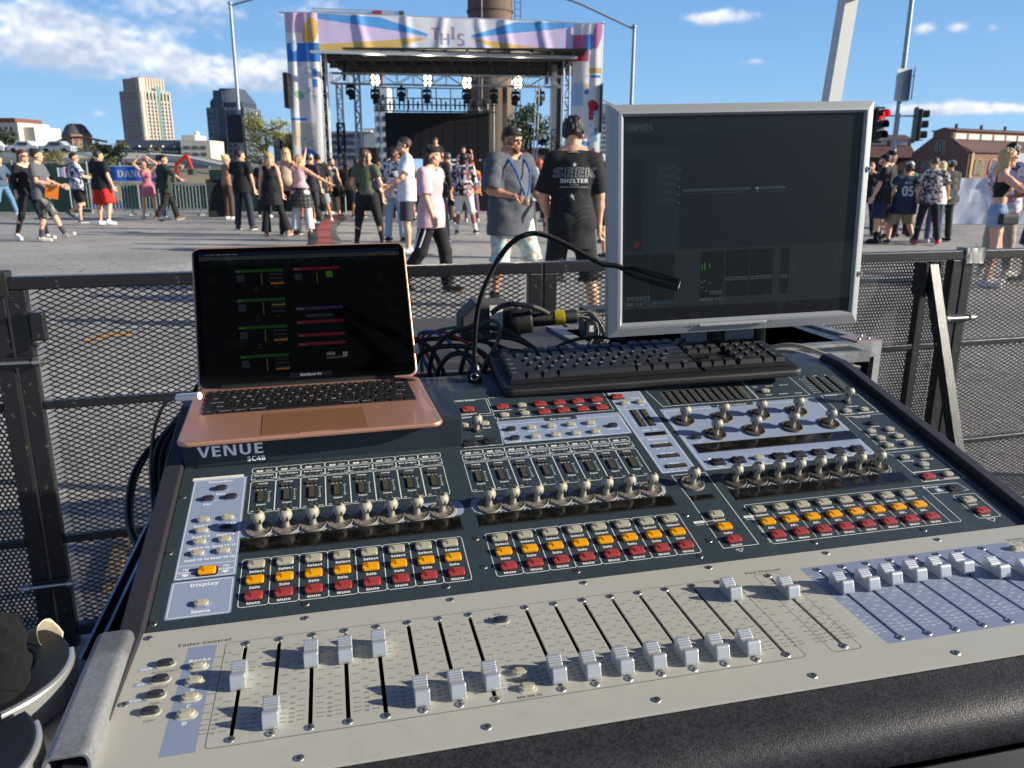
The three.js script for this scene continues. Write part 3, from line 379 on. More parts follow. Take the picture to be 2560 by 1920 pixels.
// ---------- laptop on the badge block ----------
function basis(o, X, Y, Z) { o.quaternion.setFromRotationMatrix(new THREE.Matrix4().makeBasis(V3(...X).normalize(), V3(...Y).normalize(), V3(...Z).normalize())); o.updateMatrixWorld(); return o; }
function planarUV(g, x0, y0, w, h, ax = 0, ay = 1, flip = 1) { const P = g.attributes.position, U = g.attributes.uv, a = P.array; for (let i = 0; i < P.count; i++) U.setXY(i, (a[i * 3 + ax] - x0) / w, flip * (a[i * 3 + ay] - y0) / h); return g; }
{
  const lap = thing('laptop', 'rose gold laptop open on top of the badge block at the left of the console', 'laptop', [-0.3795, 1.0736, -0.8591]);
  basis(lap, [0.9654, 0.0056, -0.2607], [0.0018, 0.9996, 0.0281], [0.2608, -0.0276, 0.965]);
  const gold = std(0xc08d76, 0.4, { metalness: 0.55, bumpMap: rep(T_FINE, 0.012), bumpScale: 0.00002 }), goldEdge = std(0xd9a68e, 0.32, { metalness: 0.7 }), keyM = std(0xffffff, 0.55), black = std(0x030304, 0.06);
  const W = 0.304, D = 0.212;
  const body = extr(rrect(W, D, 0.012, W / 2, D / 2), 0.0062, 0.0022, 8); body.rotateX(-Math.PI / 2); body.translate(0, -0.004, 0); part('laptop_base', body, gold, lap);
  const lip = part('opening_notch', box(0.036, 0.0026, 0.003, 0.152, -0.0006, -0.0012), goldEdge, lap);
  part('trackpad', merge([box(0.122, 0.0006, 0.078, 0.152, 0.0001, -0.043)]), std(0xb9825f, 0.34, { metalness: 0.6 }), lap); part('trackpad_gap', merge([box(0.1236, 0.0004, 0.0796, 0.152, 0.00005, -0.043)]), std(0x5a3a30, 0.7), lap);
  const KX = 0.0155, KW = 0.273, KZ = -0.0915, KD = 0.106, rows = [
    [0.0095, Array(14).fill(1), 'esc,F1,F2,F3,F4,F5,F6,F7,F8,F9,F10,F11,F12,'], [0.0185, [...Array(13).fill(1), 1.45], '`,1,2,3,4,5,6,7,8,9,0,-,=,delete'], [0.0185, [1.45, ...Array(13).fill(1)], 'tab,Q,W,E,R,T,Y,U,I,O,P,[,],\\'], [0.0185, [1.75, ...Array(11).fill(1), 1.75], 'caps lock,A,S,D,F,G,H,J,K,L,;,\',return'], [0.0185, [2.3, ...Array(10).fill(1), 2.3], 'shift,Z,X,C,V,B,N,M,comma,.,/,shift'], [0.0185, [1, 1, 1, 1.25, 5, 1.25, 1, 1, 1, 1], 'fn,control,option,command,,command,option,◂,▴,▸']];
  const keyMap = canv(2048, 796, (x, w, h) => {
    x.fillStyle = '#0d0d0f'; x.fillRect(0, 0, w, h); const r = rng(3); for (let i = 0; i < 1500; i++) { x.fillStyle = `rgba(150,140,130,${(r() * 0.16).toFixed(2)})`; x.fillRect(r() * w, r() * h, 3 + r() * 14, 2 + r() * 5); }
    x.fillStyle = '#d9d9d9'; x.textAlign = 'center'; let z = 0; rows.forEach(([d, ws, names]) => { const s = ws.reduce((a, b) => a + b), u = KW / s, q = names.split(','); let c = 0; ws.forEach((k, i) => { const t = q[i] === 'comma' ? ',' : q[i] || ''; x.font = `${t.length > 1 ? 32 : 50}px sans-serif`; x.fillText(t, (c + k / 2) * u / KW * w, (z + d / 2) / KD * h + 18); c += k; }); z += d; });
  });
  const km = keyM.clone(); km.map = keyMap; let z = 0;
  rows.forEach(([d, ws]) => { const s = ws.reduce((a, b) => a + b), u = KW / s; let c = 0; for (const k of ws) { const g = at(rbox(k * u - 0.0026, 0.0022, d - 0.0026, 0.0008, 1), KX + (c + k / 2) * u, 0.0008, KZ - KD + z + d / 2); planarUV(g, KX, KZ, KW, -KD, 0, 2, 1); { const P = g.attributes.position, U = g.attributes.uv; for (let i = 0; i < P.count; i++) U.setXY(i, (P.getX(i) - KX) / KW, (KZ - P.getZ(i)) / KD); } part('key', g, km, lap); c += k; } z += d; });
  // lid
  const lid = part('lid', (() => { const g = extr(rrect(W, 0.209, 0.011, W / 2, 0.1045), 0.0045, 0.0012, 8); g.translate(0, 0, -0.0045); return g; })(), goldEdge, lap);
  const Lq = new THREE.Matrix4().makeBasis(V3(0.9651, 0.0106, -0.2617).normalize(), V3(-0.1274, 0.892, -0.4336).normalize(), V3(0.2289, 0.4518, 0.8623).normalize()).setPosition(-0.434, 1.0781, -1.0683);
  Lq.premultiply(lap.matrixWorld.clone().invert()); Lq.decompose(lid.position, lid.quaternion, lid.scale);
  part('display_glass', (() => { const g = extr(rrect(W - 0.004, 0.205, 0.0095, W / 2, 0.1045), 0.0011, 0.0003, 8); return g; })(), black, lid);
  const ui = (x, w, h) => {
    x.fillStyle = '#020203'; x.fillRect(0, 0, w, h); x.fillStyle = '#101c3a'; x.fillRect(0, 0, w, 26); x.fillStyle = '#3a3c40'; x.fillRect(0, 26, w, 26); x.fillStyle = '#0a2414'; x.fillRect(0, 80, w, 4); x.fillStyle = '#0c1a2e'; for (let i = 0; i < 12; i++) x.fillRect(90 + i * 84, 58, 60, 14);
    x.fillStyle = '#a6a8ac'; x.font = '15px sans-serif'; x.fillText('File  Edit  View  Window  Help', 40, 18); x.fillStyle = '#0b0b0c'; x.fillText('Show file — remote control', 480, 45);
    const bar = (X, Y, c, t) => { x.fillStyle = c; x.fillRect(X, Y, 300, 20); x.fillStyle = '#8a8c90'; x.font = '12px sans-serif'; x.fillText(t, X + 8, Y + 15); };
    [[215, 120], [215, 318], [215, 500], [215, 690]].forEach(([X, Y], i) => { bar(X, Y, '#174212', 'Input'); x.fillStyle = '#26303c'; x.fillRect(X + 10, Y + 36, 46, 46); x.fillStyle = '#5f7a1d'; x.fillRect(X + 160, Y + 30, 4, 80); x.fillStyle = i == 1 ? '#8d7a10' : '#9a5c08'; x.fillRect(X + 215, Y + 86 - (i == 1 ? 56 : 0), 82, 20); x.fillStyle = '#20242c'; for (let j = 0; j < 3; j++) x.fillRect(X + 210, Y + 30 + j * 26, 84, 14); x.fillStyle = '#6c7078'; x.font = '11px sans-serif'; x.fillText('-12.0', X + 108, Y + 130); x.fillText('level', X + 112, Y + 148); x.fillText('delay', X + 235, Y + 128); });
    bar(575, 118, '#5c1622', 'Output'); x.fillStyle = '#26303c'; x.fillRect(585, 160, 46, 46); x.fillStyle = '#3f6e10'; x.fillRect(785, 150, 42, 42); x.fillStyle = '#5f7a1d'; x.fillRect(725, 160, 4, 70);
    bar(575, 390, '#33264f', 'Remote'); bar(575, 482, '#5c1622', 'Group'); bar(575, 570, '#5c1622', 'Group'); bar(575, 630, '#5c1622', 'Group'); x.fillStyle = '#2a2c34'; x.fillRect(640, 440, 170, 20);
    x.fillStyle = '#8e9094'; x.font = 'bold 30px sans-serif'; x.fillText('d&b', 745, 722); x.font = '22px sans-serif'; x.fillText('audiotechnik', 745, 744); x.fillRect(850, 705, 13, 13); x.fillRect(866, 705, 13, 13); x.fillRect(850, 721, 13, 13); x.fillRect(866, 721, 13, 13);
    const r = rng(77); for (let i = 0; i < 900; i++) { x.fillStyle = `rgba(190,180,165,${(r() * 0.5).toFixed(2)})`; x.fillRect(r() * w, r() * h, 1.4, 1.4); } for (let i = 0; i < 70; i++) { x.fillStyle = `rgba(150,140,125,${(0.02 + r() * 0.05).toFixed(3)})`; x.beginPath(); const e = r() < 0.5 ? r() * 260 : w - r() * 200; x.ellipse(e, r() * h, 10 + r() * 40, 6 + r() * 26, r() * 3, 0, 7); x.fill(); }
  };
  const uiT = canv(1280, 800, ui), g = box(0.287, 0.1795, 0.0003, W / 2, 0.1105, 0.0015); planarUV(g, W / 2 - 0.1435, 0.1105 - 0.08975, 0.287, 0.1795);
  part('screen', g, std(0x040506, 0.06, { emissive: 0xffffff, emissiveMap: uiT, emissiveIntensity: 0.2 }), lid);
  const nm = box(0.06, 0.007, 0.0003, W / 2, 0.012, 0.0013); planarUV(nm, W / 2 - 0.03, 0.0085, 0.06, 0.007);
  part('maker_name', nm, std(0xffffff, 0.3, { map: canv(512, 60, (x) => { x.fillStyle = '#050506'; x.fillRect(0, 0, 512, 60); x.fillStyle = '#9a9ca0'; x.font = '46px sans-serif'; x.textAlign = 'center'; x.fillText('MacBook Air', 256, 46); }) }), lid);
  part('camera_dot', cyl(0.0012, 0.0012, 0.0003, 10, W / 2 + 0.142, 0.2, 0.0014, Math.PI / 2), std(0x202228, 0.2), lid);
  part('hinge', cyl(0.0042, 0.0042, 0.24, 12, 0.152, 0.001, -0.2125, 0, 0, Math.PI / 2), std(0x141415, 0.5), lap);
}
// ---------- full-size keyboard on the rear shelf ----------
{
  const kb = thing('computer_keyboard', 'dusty black full size computer keyboard lying across the back of the console', 'keyboard', [-0.0087, 1.0665, -1.0932]);
  basis(kb, [0.986, 0.03, -0.164], [-0.014, 0.9925, 0.1215], [0.1665, -0.118, 0.979]);
  const W = 0.45, D = 0.156, body = extr(rrect(W, D, 0.012, W / 2, D / 2), 0.016, 0.004, 6); body.rotateX(-Math.PI / 2);
  { const P = body.attributes.position; for (let i = 0; i < P.count; i++) if (P.getY(i) > 0.006) P.setY(i, P.getY(i) - 0.0035); body.computeVertexNormals(); }
  const shell = std(0x17181a, 0.5, { bumpMap: rep(T_FINE, 0.03), bumpScale: 0.0003, map: rep(dtex(256, (u, v) => { const k = 225 + 30 * tnoise(u, v, 8, 91, 4); return [k, k * 0.99, k * 0.96]; }), 0.2) });
  part('keyboard_shell', body, shell, kb); part('key_well', [box(0.288, 0.0016, 0.1, 0.154, 0.0102, -0.064), box(0.06, 0.0016, 0.1, 0.334, 0.0102, -0.064), box(0.08, 0.0016, 0.1, 0.405, 0.0102, -0.064)], std(0x0e0f10, 0.6), kb);
  const U = 0.019, X0 = 0.0115, rowsZ = [-0.137, -0.1125, -0.0935, -0.0745, -0.0555, -0.0365, -0.0175].map((z) => z + 0.001);
  const list = [], row = (r, x, names, ws) => names.split(' ').forEach((n, i) => { const k = ws?.[i] ?? 1; if (n !== '_') list.push([x, rowsZ[r], k, 1, n.replace('~', '')]); x += k * U; });
  row(0, X0, 'Esc'); row(0, X0 + 2 * U, 'F1 F2 F3 F4'); row(0, X0 + 6.5 * U, 'F5 F6 F7 F8'); row(0, X0 + 11 * U, 'F9 F10 F11 F12'); row(1, X0, '` 1 2 3 4 5 6 7 8 9 0 - = Back', [1, 1, 1, 1, 1, 1, 1, 1, 1, 1, 1, 1, 1, 2]); row(2, X0, 'Tab Q W E R T Y U I O P [ ] \\', [1.5, 1, 1, 1, 1, 1, 1, 1, 1, 1, 1, 1, 1, 1.5]); row(3, X0, 'Caps A S D F G H J K L ; \' Enter', [1.75, 1, 1, 1, 1, 1, 1, 1, 1, 1, 1, 1, 2.25]); row(4, X0, 'Shift Z X C V B N M , . / Shift', [2.25, 1, 1, 1, 1, 1, 1, 1, 1, 1, 1, 2.75]); row(5, X0, 'Ctrl ⊞ Alt ~ Alt ⊞ ▤ Ctrl', [1.25, 1.25, 1.25, 6.25, 1.25, 1.25, 1.25, 1.25]);
  const X1 = X0 + 15.25 * U, X2 = X0 + 18.5 * U; row(0, X1, 'Prt Scr Pse'); row(1, X1, 'Ins Home PgUp'); row(2, X1, 'Del End PgDn'); row(4, X1 + U, '↑'); row(5, X1, '← ↓ →'); row(1, X2, 'Num / * -'); row(2, X2, '7 8 9'); row(3, X2, '4 5 6'); row(4, X2, '1 2 3'); row(5, X2, '0 .', [2, 1]);
  list.push([X2 + 3 * U, (rowsZ[2] + rowsZ[3]) / 2, 1, 2, '+'], [X2 + 3 * U, (rowsZ[4] + rowsZ[5]) / 2, 1, 2, 'Ent']);
  const map = canv(2048, 710, (x, w, h) => { x.fillStyle = '#1a1b1d'; x.fillRect(0, 0, w, h); const r = rng(8); for (let i = 0; i < 900; i++) { x.fillStyle = `rgba(150,142,125,${(r() * 0.1).toFixed(3)})`; x.beginPath(); x.ellipse(r() * w, r() * h, 4 + r() * 22, 3 + r() * 10, r() * 3, 0, 7); x.fill(); } x.fillStyle = '#c9cbcb'; for (const [a, z, k, , n] of list) { x.font = `${n.length > 1 ? 19 : 30}px sans-serif`; x.fillText(n, (a + 0.0045) / W * w, (z + D) / D * h - 6); } });
  const km = std(0xffffff, 0.5, { map });
  for (const [a, z, k, v] of list) {
    const w = k * U - 0.0012, d = v * U - 0.0012, t = 0.0024, h = 0.0075, g = box(w, h, d), P = g.attributes.position, T = g.attributes.uv; const cx = a + k * U / 2;
    for (let i = 0; i < P.count; i++) { if (P.getY(i) > 0) { P.setX(i, P.getX(i) - Math.sign(P.getX(i)) * t); P.setZ(i, P.getZ(i) - Math.sign(P.getZ(i)) * t * 0.8 - 0.0008); } T.setXY(i, (P.getX(i) + cx) / W, -(P.getZ(i) + z) / D); }
    g.computeVertexNormals(); part('key', g, km, kb, [cx, 0.0140, z]).geometry.computeVertexNormals();
  }
  for (const x of [0.03, 0.42]) part('tilt_foot', box(0.03, 0.012, 0.012, x, -0.005, -0.148), MAT.blackRubber, kb);
  part('badge_outline', (() => { const g = new THREE.TorusGeometry(0.01, 0.0006, 6, 24); g.scale(1.6, 1, 1); g.rotateX(-Math.PI / 2); return at(g, 0.407, 0.0126, -0.1425); })(), std(0x2b2c2e, 0.4), kb);
}
// ---------- flat monitor ----------
{
  const mo = thing('computer_monitor', 'large silver framed flat monitor with a dark screen behind the keyboard', 'monitor', [0.1586, 1.4499, -1.2086]);
  basis(mo, [0.9857, 0.0309, -0.1658], [-0.0316, 0.9995, -0.0014], [0.1657, 0.0067, 0.9862]);
  const silver = std(0x9b9ea2, 0.42, { metalness: 0.35 }), sw = 0.376, sh = 0.301, L = 0.0225, R = 0.0155, T = 0.0165, B = 0.0215;
  const side = (x0, y0, x1, y1, x2, y2, x3, y3, name) => {   // bevelled frame member: outer edge low, ridge, inner edge dropping to the glass
    const lerp2 = (a, b, t) => a + (b - a) * t, pts = [[0, -0.014], [0.02, 0.001], [0.62, 0.0055], [0.8, 0.006], [0.86, 0.0048], [1, 0.0008], [1, -0.004]], pos = [];
    for (let i = 0; i + 1 < pts.length; i++) { const [t, z] = pts[i], [s, q] = pts[i + 1], A = [lerp2(x0, x3, t), lerp2(y0, y3, t), z], Bq = [lerp2(x1, x2, t), lerp2(y1, y2, t), z], C = [lerp2(x1, x2, s), lerp2(y1, y2, s), q], Dq = [lerp2(x0, x3, s), lerp2(y0, y3, s), q]; pos.push(...A, ...Bq, ...C, ...A, ...C, ...Dq); }
    const g = new THREE.BufferGeometry(); g.setAttribute('position', new THREE.Float32BufferAttribute(pos, 3)); g.computeVertexNormals(); part(name, plain(g), silver, mo);
  };
  const a = -L, b = sw + R, c = T, d = -sh - B;
  side(a, d, a, c, 0, 0, 0, -sh, 'frame_side'); side(a, c, b, c, sw, 0, 0, 0, 'frame_top'); side(b, c, b, d, sw, -sh, sw, 0, 'frame_side'); side(b, d, a, d, 0, -sh, sw, -sh, 'frame_bottom');
  const ui = (x, w, h) => {
    x.fillStyle = '#0b1015'; x.fillRect(0, 0, w, h); x.fillStyle = '#12191f'; x.fillRect(0, 24, w, 46); x.fillStyle = '#0d1318'; x.fillRect(120, 24, w, 46); x.fillStyle = '#2c343a'; x.font = 'bold 34px monospace'; x.fillText('INPUTS', 14, 60);
    x.fillStyle = '#0f161c'; x.fillRect(6, 130, 260, 480); x.fillStyle = '#0a0f13'; x.fillRect(14, 180, 80, 420); x.fillStyle = '#141c22'; for (let i = 0; i < 5; i++) { x.fillRect(160, 210 + i * 36, 92, 28); } x.fillStyle = '#3a4248'; for (let i = 0; i < 5; i++) { x.beginPath(); x.moveTo(262, 232 + i * 36); x.lineTo(270, 232 + i * 36); x.lineTo(266, 240 + i * 36); x.fill(); }
    x.fillStyle = '#252d33'; for (let i = 0; i < 48; i++) { if (i > 30 && i < 33) continue; x.fillStyle = '#0a0e12'; x.fillRect(290 + i * 10.4, 190, 2, 300); x.fillStyle = i == 34 ? '#6a7176' : '#2a3238'; x.fillRect(287 + i * 10.4, 318, 7, 12); x.fillRect(288 + i * 10.4, 338, 5, 3); }
    x.fillStyle = '#182027'; x.font = '16px sans-serif'; x.fillText('Group', 110, 430); x.fillText('Direct Out', 190, 430); x.strokeStyle = '#39434a'; x.beginPath(); x.arc(160, 462, 7, 0, 7); x.stroke(); x.fillStyle = '#33120f'; x.beginPath(); x.arc(68, 560, 14, 0, 7); x.fill();
    x.fillStyle = '#14191a'; x.fillRect(0, 590, w, 300); for (const [X, W2] of [[6, 120], [132, 118], [378, 118], [502, 118], [624, 118], [780, 44]]) { x.fillStyle = '#030506'; x.fillRect(X, 604, W2, 216); x.fillStyle = '#181d20'; for (let i = 0; i * 13 < W2 - 8; i++) x.fillRect(X + 6 + i * 13, 606, 1.5, 200); }
    x.fillStyle = '#30373b'; for (const [X, Y, n] of [[506, 728, 9], [628, 728, 9], [784, 728, 3], [24, 800, 9], [430, 790, 5]]) for (let i = 0; i < n; i++) { x.fillRect(X + i * 12.6, Y, 8, 8); x.fillRect(X + i * 12.6, Y + 11, 8, 6); } [[382, 742], [398, 738], [424, 746], [384, 770], [408, 784]].forEach(([X, Y]) => x.fillRect(X, Y, 8, 8)); x.fillStyle = '#1c4a1a'; [[384, 664, 26], [398, 656, 34], [422, 660, 20]].forEach(([X, Y, H2]) => x.fillRect(X, Y, 6, H2));
    x.fillStyle = '#3b4247'; x.font = 'bold 17px monospace'; x.fillText('AUX 1-8', 24, 842); x.fillText('MATRIX 1-8', 384, 836); x.fillStyle = '#17365a'; x.fillText('AUX 9-16', 145, 838); x.fillStyle = '#050607'; x.fillRect(0, 858, w, 60);
    const r = rng(19); for (let i = 0; i < 700; i++) { x.fillStyle = `rgba(200,195,180,${(r() * 0.35).toFixed(2)})`; x.fillRect(r() * w, r() * h, 1.2, 1.2); } for (let i = 0; i < 40; i++) { x.fillStyle = `rgba(150,125,95,${(0.015 + r() * 0.04).toFixed(3)})`; x.beginPath(); x.ellipse(r() * w, h - r() * r() * 320, 8 + r() * 40, 5 + r() * 20, r() * 3, 0, 7); x.fill(); }
  };
  const t = canv(1150, 920, ui), g = box(sw, sh, 0.002, sw / 2, -sh / 2, -0.0006); planarUV(g, 0, -sh, sw, sh);
  part('screen', g, phys(0x0b1014, 0.34, { specularIntensity: 0.35, emissive: 0xffffff, emissiveMap: t, emissiveIntensity: 0.85 }), mo);
  part('back_shell', [at(rbox(sw + 0.03, sh + 0.034, 0.03, 0.006), sw / 2 + 0.006, -sh / 2 - 0.0005, -0.028), at(rbox(sw - 0.06, sh - 0.06, 0.03, 0.012), sw / 2, -sh / 2, -0.052)], MAT.blackPlastic, mo);
  for (const [x, y] of [[sw + 0.0125, -0.083], [sw + 0.0125, -0.243]]) { const s = part('screw_washer', cyl(0.0042, 0.0046, 0.004, 16, x, y, 0.004, Math.PI / 2), MAT.screwSteel, mo); part('screw_recess', cyl(0.0018, 0.0018, 0.001, 6, x, y, 0.0063, Math.PI / 2), MAT.dark, s); }
  const bp = part('button_strip', (() => { const g2 = extr(rrect(0.11, 0.0034, 0.0016), 0.0016, 0.0004); return at(g2, 0.178, -0.3105, 0.0062); })(), std(0xb4b6b8, 0.35, { metalness: 0.3 }), mo); for (let i = 0; i < 7; i++) part('menu_button', box(0.0135, 0.0018, 0.0008, 0.134 + i * 0.0148, -0.311, 0.0082), std(0x8d9093, 0.4), mo);
  for (const x of [0.108, 0.114, 0.241]) part('status_light', box(0.0013, 0.0016, 0.0006, x, -0.3105, 0.0062), MAT.dark, mo);
  part('stand_neck', [bar([0.16, -0.25, -0.075], [0.16, -0.43, -0.085], 0.06, 0.02), box(0.034, 0.06, 0.006, 0.137, -0.345, -0.04), box(0.05, 0.06, 0.006, 0.21, -0.345, -0.04)], std(0x59616c, 0.45), mo); part('stand_hinge', [cyl(0.017, 0.017, 0.07, 18, 0.175, -0.345, -0.055, 0, 0, 0), cyl(0.011, 0.011, 0.07, 16, 0.247, -0.345, -0.045)], MAT.blackPlastic, mo);
  part('stand_base', at(new THREE.CylinderGeometry(0.1, 0.105, 0.014, 32), 0.17, -0.437, -0.1), MAT.blackPlastic, mo);
}
// ---------- gooseneck lamp ----------
{
  const la = thing('gooseneck_lamp', 'black gooseneck console lamp arching from the rear shelf to the monitor', 'lamp', [-0.056, 1.062, -1.163]);
  const rel = (p) => [p[0] + 0.056, p[1] - 1.062, p[2] + 1.163];
  const N = [[-0.056, 1.088, -1.163], [-0.056, 1.101, -1.16], [-0.056, 1.121, -1.16], [-0.054, 1.153, -1.155], [-0.047, 1.193, -1.15], [-0.036, 1.222, -1.145], [-0.021, 1.251, -1.14], [-0.004, 1.274, -1.135], [0.013, 1.286, -1.13], [0.03, 1.29, -1.13], [0.048, 1.287, -1.125], [0.071, 1.277, -1.12], [0.098, 1.263, -1.115], [0.125, 1.25, -1.11], [0.145, 1.2475, -1.107], [0.158, 1.2475, -1.104]].map(rel); N[15][1] = N[14][1] - 0.006;
  const c = new THREE.CatmullRomCurve3(N.map((p) => V3(...p)), false, 'centripetal'), gm = std(0x111113, 0.33, { metalness: 0.5 });
  const core = new THREE.TubeGeometry(c, 160, 0.0035, 10), coil = []; // ribbed conduit: a core with a ring for each turn
  const ring = new THREE.TorusGeometry(0.0035, 0.0007, 5, 12), q = new THREE.Quaternion(); const L = c.getLength(), n = Math.round(L / 0.00215);
  for (let i = 0; i <= n; i++) { const p = c.getPointAt(i / n), t = c.getTangentAt(i / n); coil.push(ring.clone().applyMatrix4(new THREE.Matrix4().compose(p, q.setFromUnitVectors(V3(0, 0, 1), t), V3(1, 1, 1)))); }
  part('gooseneck', [core, ...coil], gm, la);
  const a = V3(...rel([0.156, 1.243, -1.105])), d = V3(0.069, -0.0175, 0.03).normalize(), head = part('lamp_head', (() => { const g = lathe([[0, 0], [0.006, 0], [0.0066, 0.003], [0.0085, 0.012], [0.0092, 0.016], [0.0092, 0.074], [0.0088, 0.0775], [0.0078, 0.0782], [0.0076, 0.07], [0, 0.07]], 24); const m = new THREE.Matrix4().compose(a, q.clone().setFromUnitVectors(V3(0, 1, 0), d), V3(1, 1, 1)); return g.applyMatrix4(m); })(), std(0x121214, 0.38, { metalness: 0.3 }), la);
  const M4 = new THREE.Matrix4().compose(a, q.clone().setFromUnitVectors(V3(0, 1, 0), d), V3(1, 1, 1)), slots = []; for (let j = 0; j < 4; j++) for (let k = 0; k < 6; k++) { const b = box(0.0016, 0.008, 0.0006, 0, 0.034 + j * 0.0095 - 0.004, 0.0092); b.rotateY(k * Math.PI / 3); slots.push(b.applyMatrix4(M4)); } part('vent_slots', slots, MAT.dark, head);
  part('lamp_bulb_socket', [new THREE.RingGeometry(0.0045, 0.0076, 24).rotateX(-Math.PI / 2).translate(0, 0.0765, 0), box(0.008, 0.0012, 0.002, 0, 0.0765, 0.001), cyl(0.002, 0.002, 0.003, 10, 0, 0.0755, -0.002)].map((g) => g.applyMatrix4(M4)), std(0x9d9c98, 0.5), head);
  part('lamp_connector', [lathe([[0, 0], [0.0125, 0], [0.0125, 0.002], [0.0098, 0.003], [0.0098, 0.006], [0.0105, 0.007], [0.0105, 0.024], [0.009, 0.026], [0.0075, 0.031], [0.0062, 0.032], [0.006, 0.046], [0.0048, 0.05], [0, 0.05]], 22), cyl(0.0052, 0.0052, 0.004, 18, 0, 0.016, 0.0105, Math.PI / 2)], std(0x141416, 0.3, { metalness: 0.5 }), la);
  part('connector_ring', [at(new THREE.TorusGeometry(0.0052, 0.0007, 6, 24), 0, 0.016, 0.0125), at(new THREE.TorusGeometry(0.0122, 0.0008, 6, 28).rotateX(Math.PI / 2), 0, 0.0015, 0)], MAT.chrome, la);
}
// ---------- flight case, connectors and cables behind the console ----------
{
  const fc = thing('flight_case', 'scuffed flight case with aluminium edges and open foam lined front behind the console', 'flight case', [0.748, 0.6, -1.584], 0.3);
  const W = 0.6, H = 0.44, D = 0.34, blue = std(0x39414f, 0.4, { map: rep(T_WEAR, 0.3) }), e = 0.026;   // origin: front right bottom corner, x to the left is negative
  part('lid_panel', box(W - 2 * e, 0.008, D - 2 * e, -W / 2, H - 0.004, -D / 2), blue, fc); part('side_panel', box(0.008, H - e, D - 0.01, -0.006, (H - e) / 2, -D / 2), blue, fc); part('side_panel', box(0.008, H - e, D - 0.01, -W + 0.006, (H - e) / 2, -D / 2), blue, fc); part('back_panel', box(W - 0.02, H - e, 0.008, -W / 2, (H - e) / 2, -D + 0.006), blue, fc);
  for (const g of [box(W, e, e * 0.55, -W / 2, H - e / 2, -e * 0.27), box(W, e * 0.3, e, -W / 2, H + 0.0012, -e * 0.5), box(e * 0.55, e, D - e * 0.6, -e * 0.27, H - e / 2, -D / 2 - e * 0.3), box(e, e * 0.3, D - e, -e * 0.5, H + 0.0012, -D / 2 - e * 0.5), box(e, e * 0.3, D - e, -W + e * 0.5, H + 0.0012, -D / 2 - e * 0.5), box(W, e * 0.3, e, -W / 2, H + 0.0016, -D + e * 0.5), box(e * 0.6, H - e, e * 0.55, -e * 0.3, (H - e) / 2, -e * 0.27), box(e * 0.6, H - e, e * 0.55, -W + e * 0.3, (H - e) / 2, -e * 0.27)]) part('aluminium_edge', g, MAT.aluDull, fc);
  const corner = part('corner_plate', box(0.06, 0.003, 0.06, -0.03, H + 0.0062, -0.03), std(0x9a8480, 0.5, { metalness: 0.4 }), fc); for (const [x, z] of [[-0.015, -0.045], [-0.045, -0.015], [-0.02, -0.018]]) part('rivet', at(new THREE.SphereGeometry(0.004, 8, 6), x, H + 0.0075, z), MAT.screwSteel, fc);
  part('latch', [box(0.07, 0.003, 0.04, -0.26, H + 0.007, -0.29), cyl(0.018, 0.018, 0.003, 16, -0.24, H + 0.009, -0.29)], MAT.aluDull, fc);
  const foam = std(0x191818, 0.95, { bumpMap: rep(T_GRAIN, 0.03), bumpScale: 0.004 }); const r = rng(4);
  for (const [w, h, x, y] of [[0.045, H - 0.1, -0.085, (H - 0.1) / 2 + 0.03], [0.16, 0.03, -0.13, H - 0.05], [0.05, 0.1, -0.04, 0.2]]) { const g = new THREE.BoxGeometry(w, h, 0.07, 10, 24, 6), P = g.attributes.position; for (let i = 0; i < P.count; i++) { const k = 0.007; P.setXYZ(i, P.getX(i) + (vnoise(P.getX(i) * 90, P.getY(i) * 90, P.getZ(i) * 90) - 0.5) * k, P.getY(i) + (vnoise(P.getX(i) * 90 + 9, P.getY(i) * 90, 3) - 0.5) * k, P.getZ(i) + (vnoise(P.getX(i) * 90, P.getY(i) * 90 + 5, 7) - 0.5) * k); } g.computeVertexNormals(); part('foam_block', at(g, x, y, -0.07), foam, fc); }
  // amplifier / stage box with a round multipin connector
  const sb = thing('connector_box', 'dusty grey multipin connector box with white tape behind the lamp', 'connector box', [-0.04, 1.05, -1.46], 0.2);
  const cg = std(0x4c4d4e, 0.7, { map: rep(dtex(256, (u, v) => { const s = hash3(Math.floor(u * 256), Math.floor(v * 256), 8); const k = s > 0.975 ? 255 : 165 + 60 * tnoise(u, v, 40, 101, 2); return [k, k, k * 0.98]; }), 0.1) });
  part('box_shell', (() => { const g = extr(shapeOf([[-0.055, 0.035], [0.03, 0.032], [0.042, 0.06], [0.042, 0.075], [0.028, 0.089], [-0.03, 0.09], [-0.055, 0.066]]), 0.07, 0.004); return at(g, 0, 0, -0.035); })(), cg, sb); part('white_tape', box(0.024, 0.05, 0.001, 0.004, 0.066, 0.0366), std(0xcfccc2, 0.6), sb); part('box_screw', cyl(0.004, 0.004, 0.003, 12, 0.0, 0.046, 0.0365, Math.PI / 2), MAT.screwSteel, sb);
  const mp = thing('multipin_connector', 'large black threaded multipin connector with yellow tape and fanned grey wires', 'connector', [-0.003, 1.111, -1.42]);
  const X = (g) => { g.rotateZ(-Math.PI / 2 + 0.1); return g; };
  part('coupling_ring', X(merge([lathe([[0, 0], [0.024, 0], [0.026, 0.004], [0.026, 0.016], [0.023, 0.018], [0.023, 0.036], [0.018, 0.04], [0, 0.04]], 12)])), MAT.blackRubber, mp); part('cable_sleeve', X(lathe([[0, 0.036], [0.0125, 0.036], [0.0125, 0.118], [0.009, 0.122], [0, 0.122]], 18)), MAT.blackPlastic, mp); part('yellow_tape', X(lathe([[0.0128, 0.08], [0.0135, 0.081], [0.0135, 0.097], [0.0128, 0.098]], 18)), std(0xb9a313, 0.5), mp);
  const wm = std(0x8b8982, 0.55); const R = rng(12), ws = [];
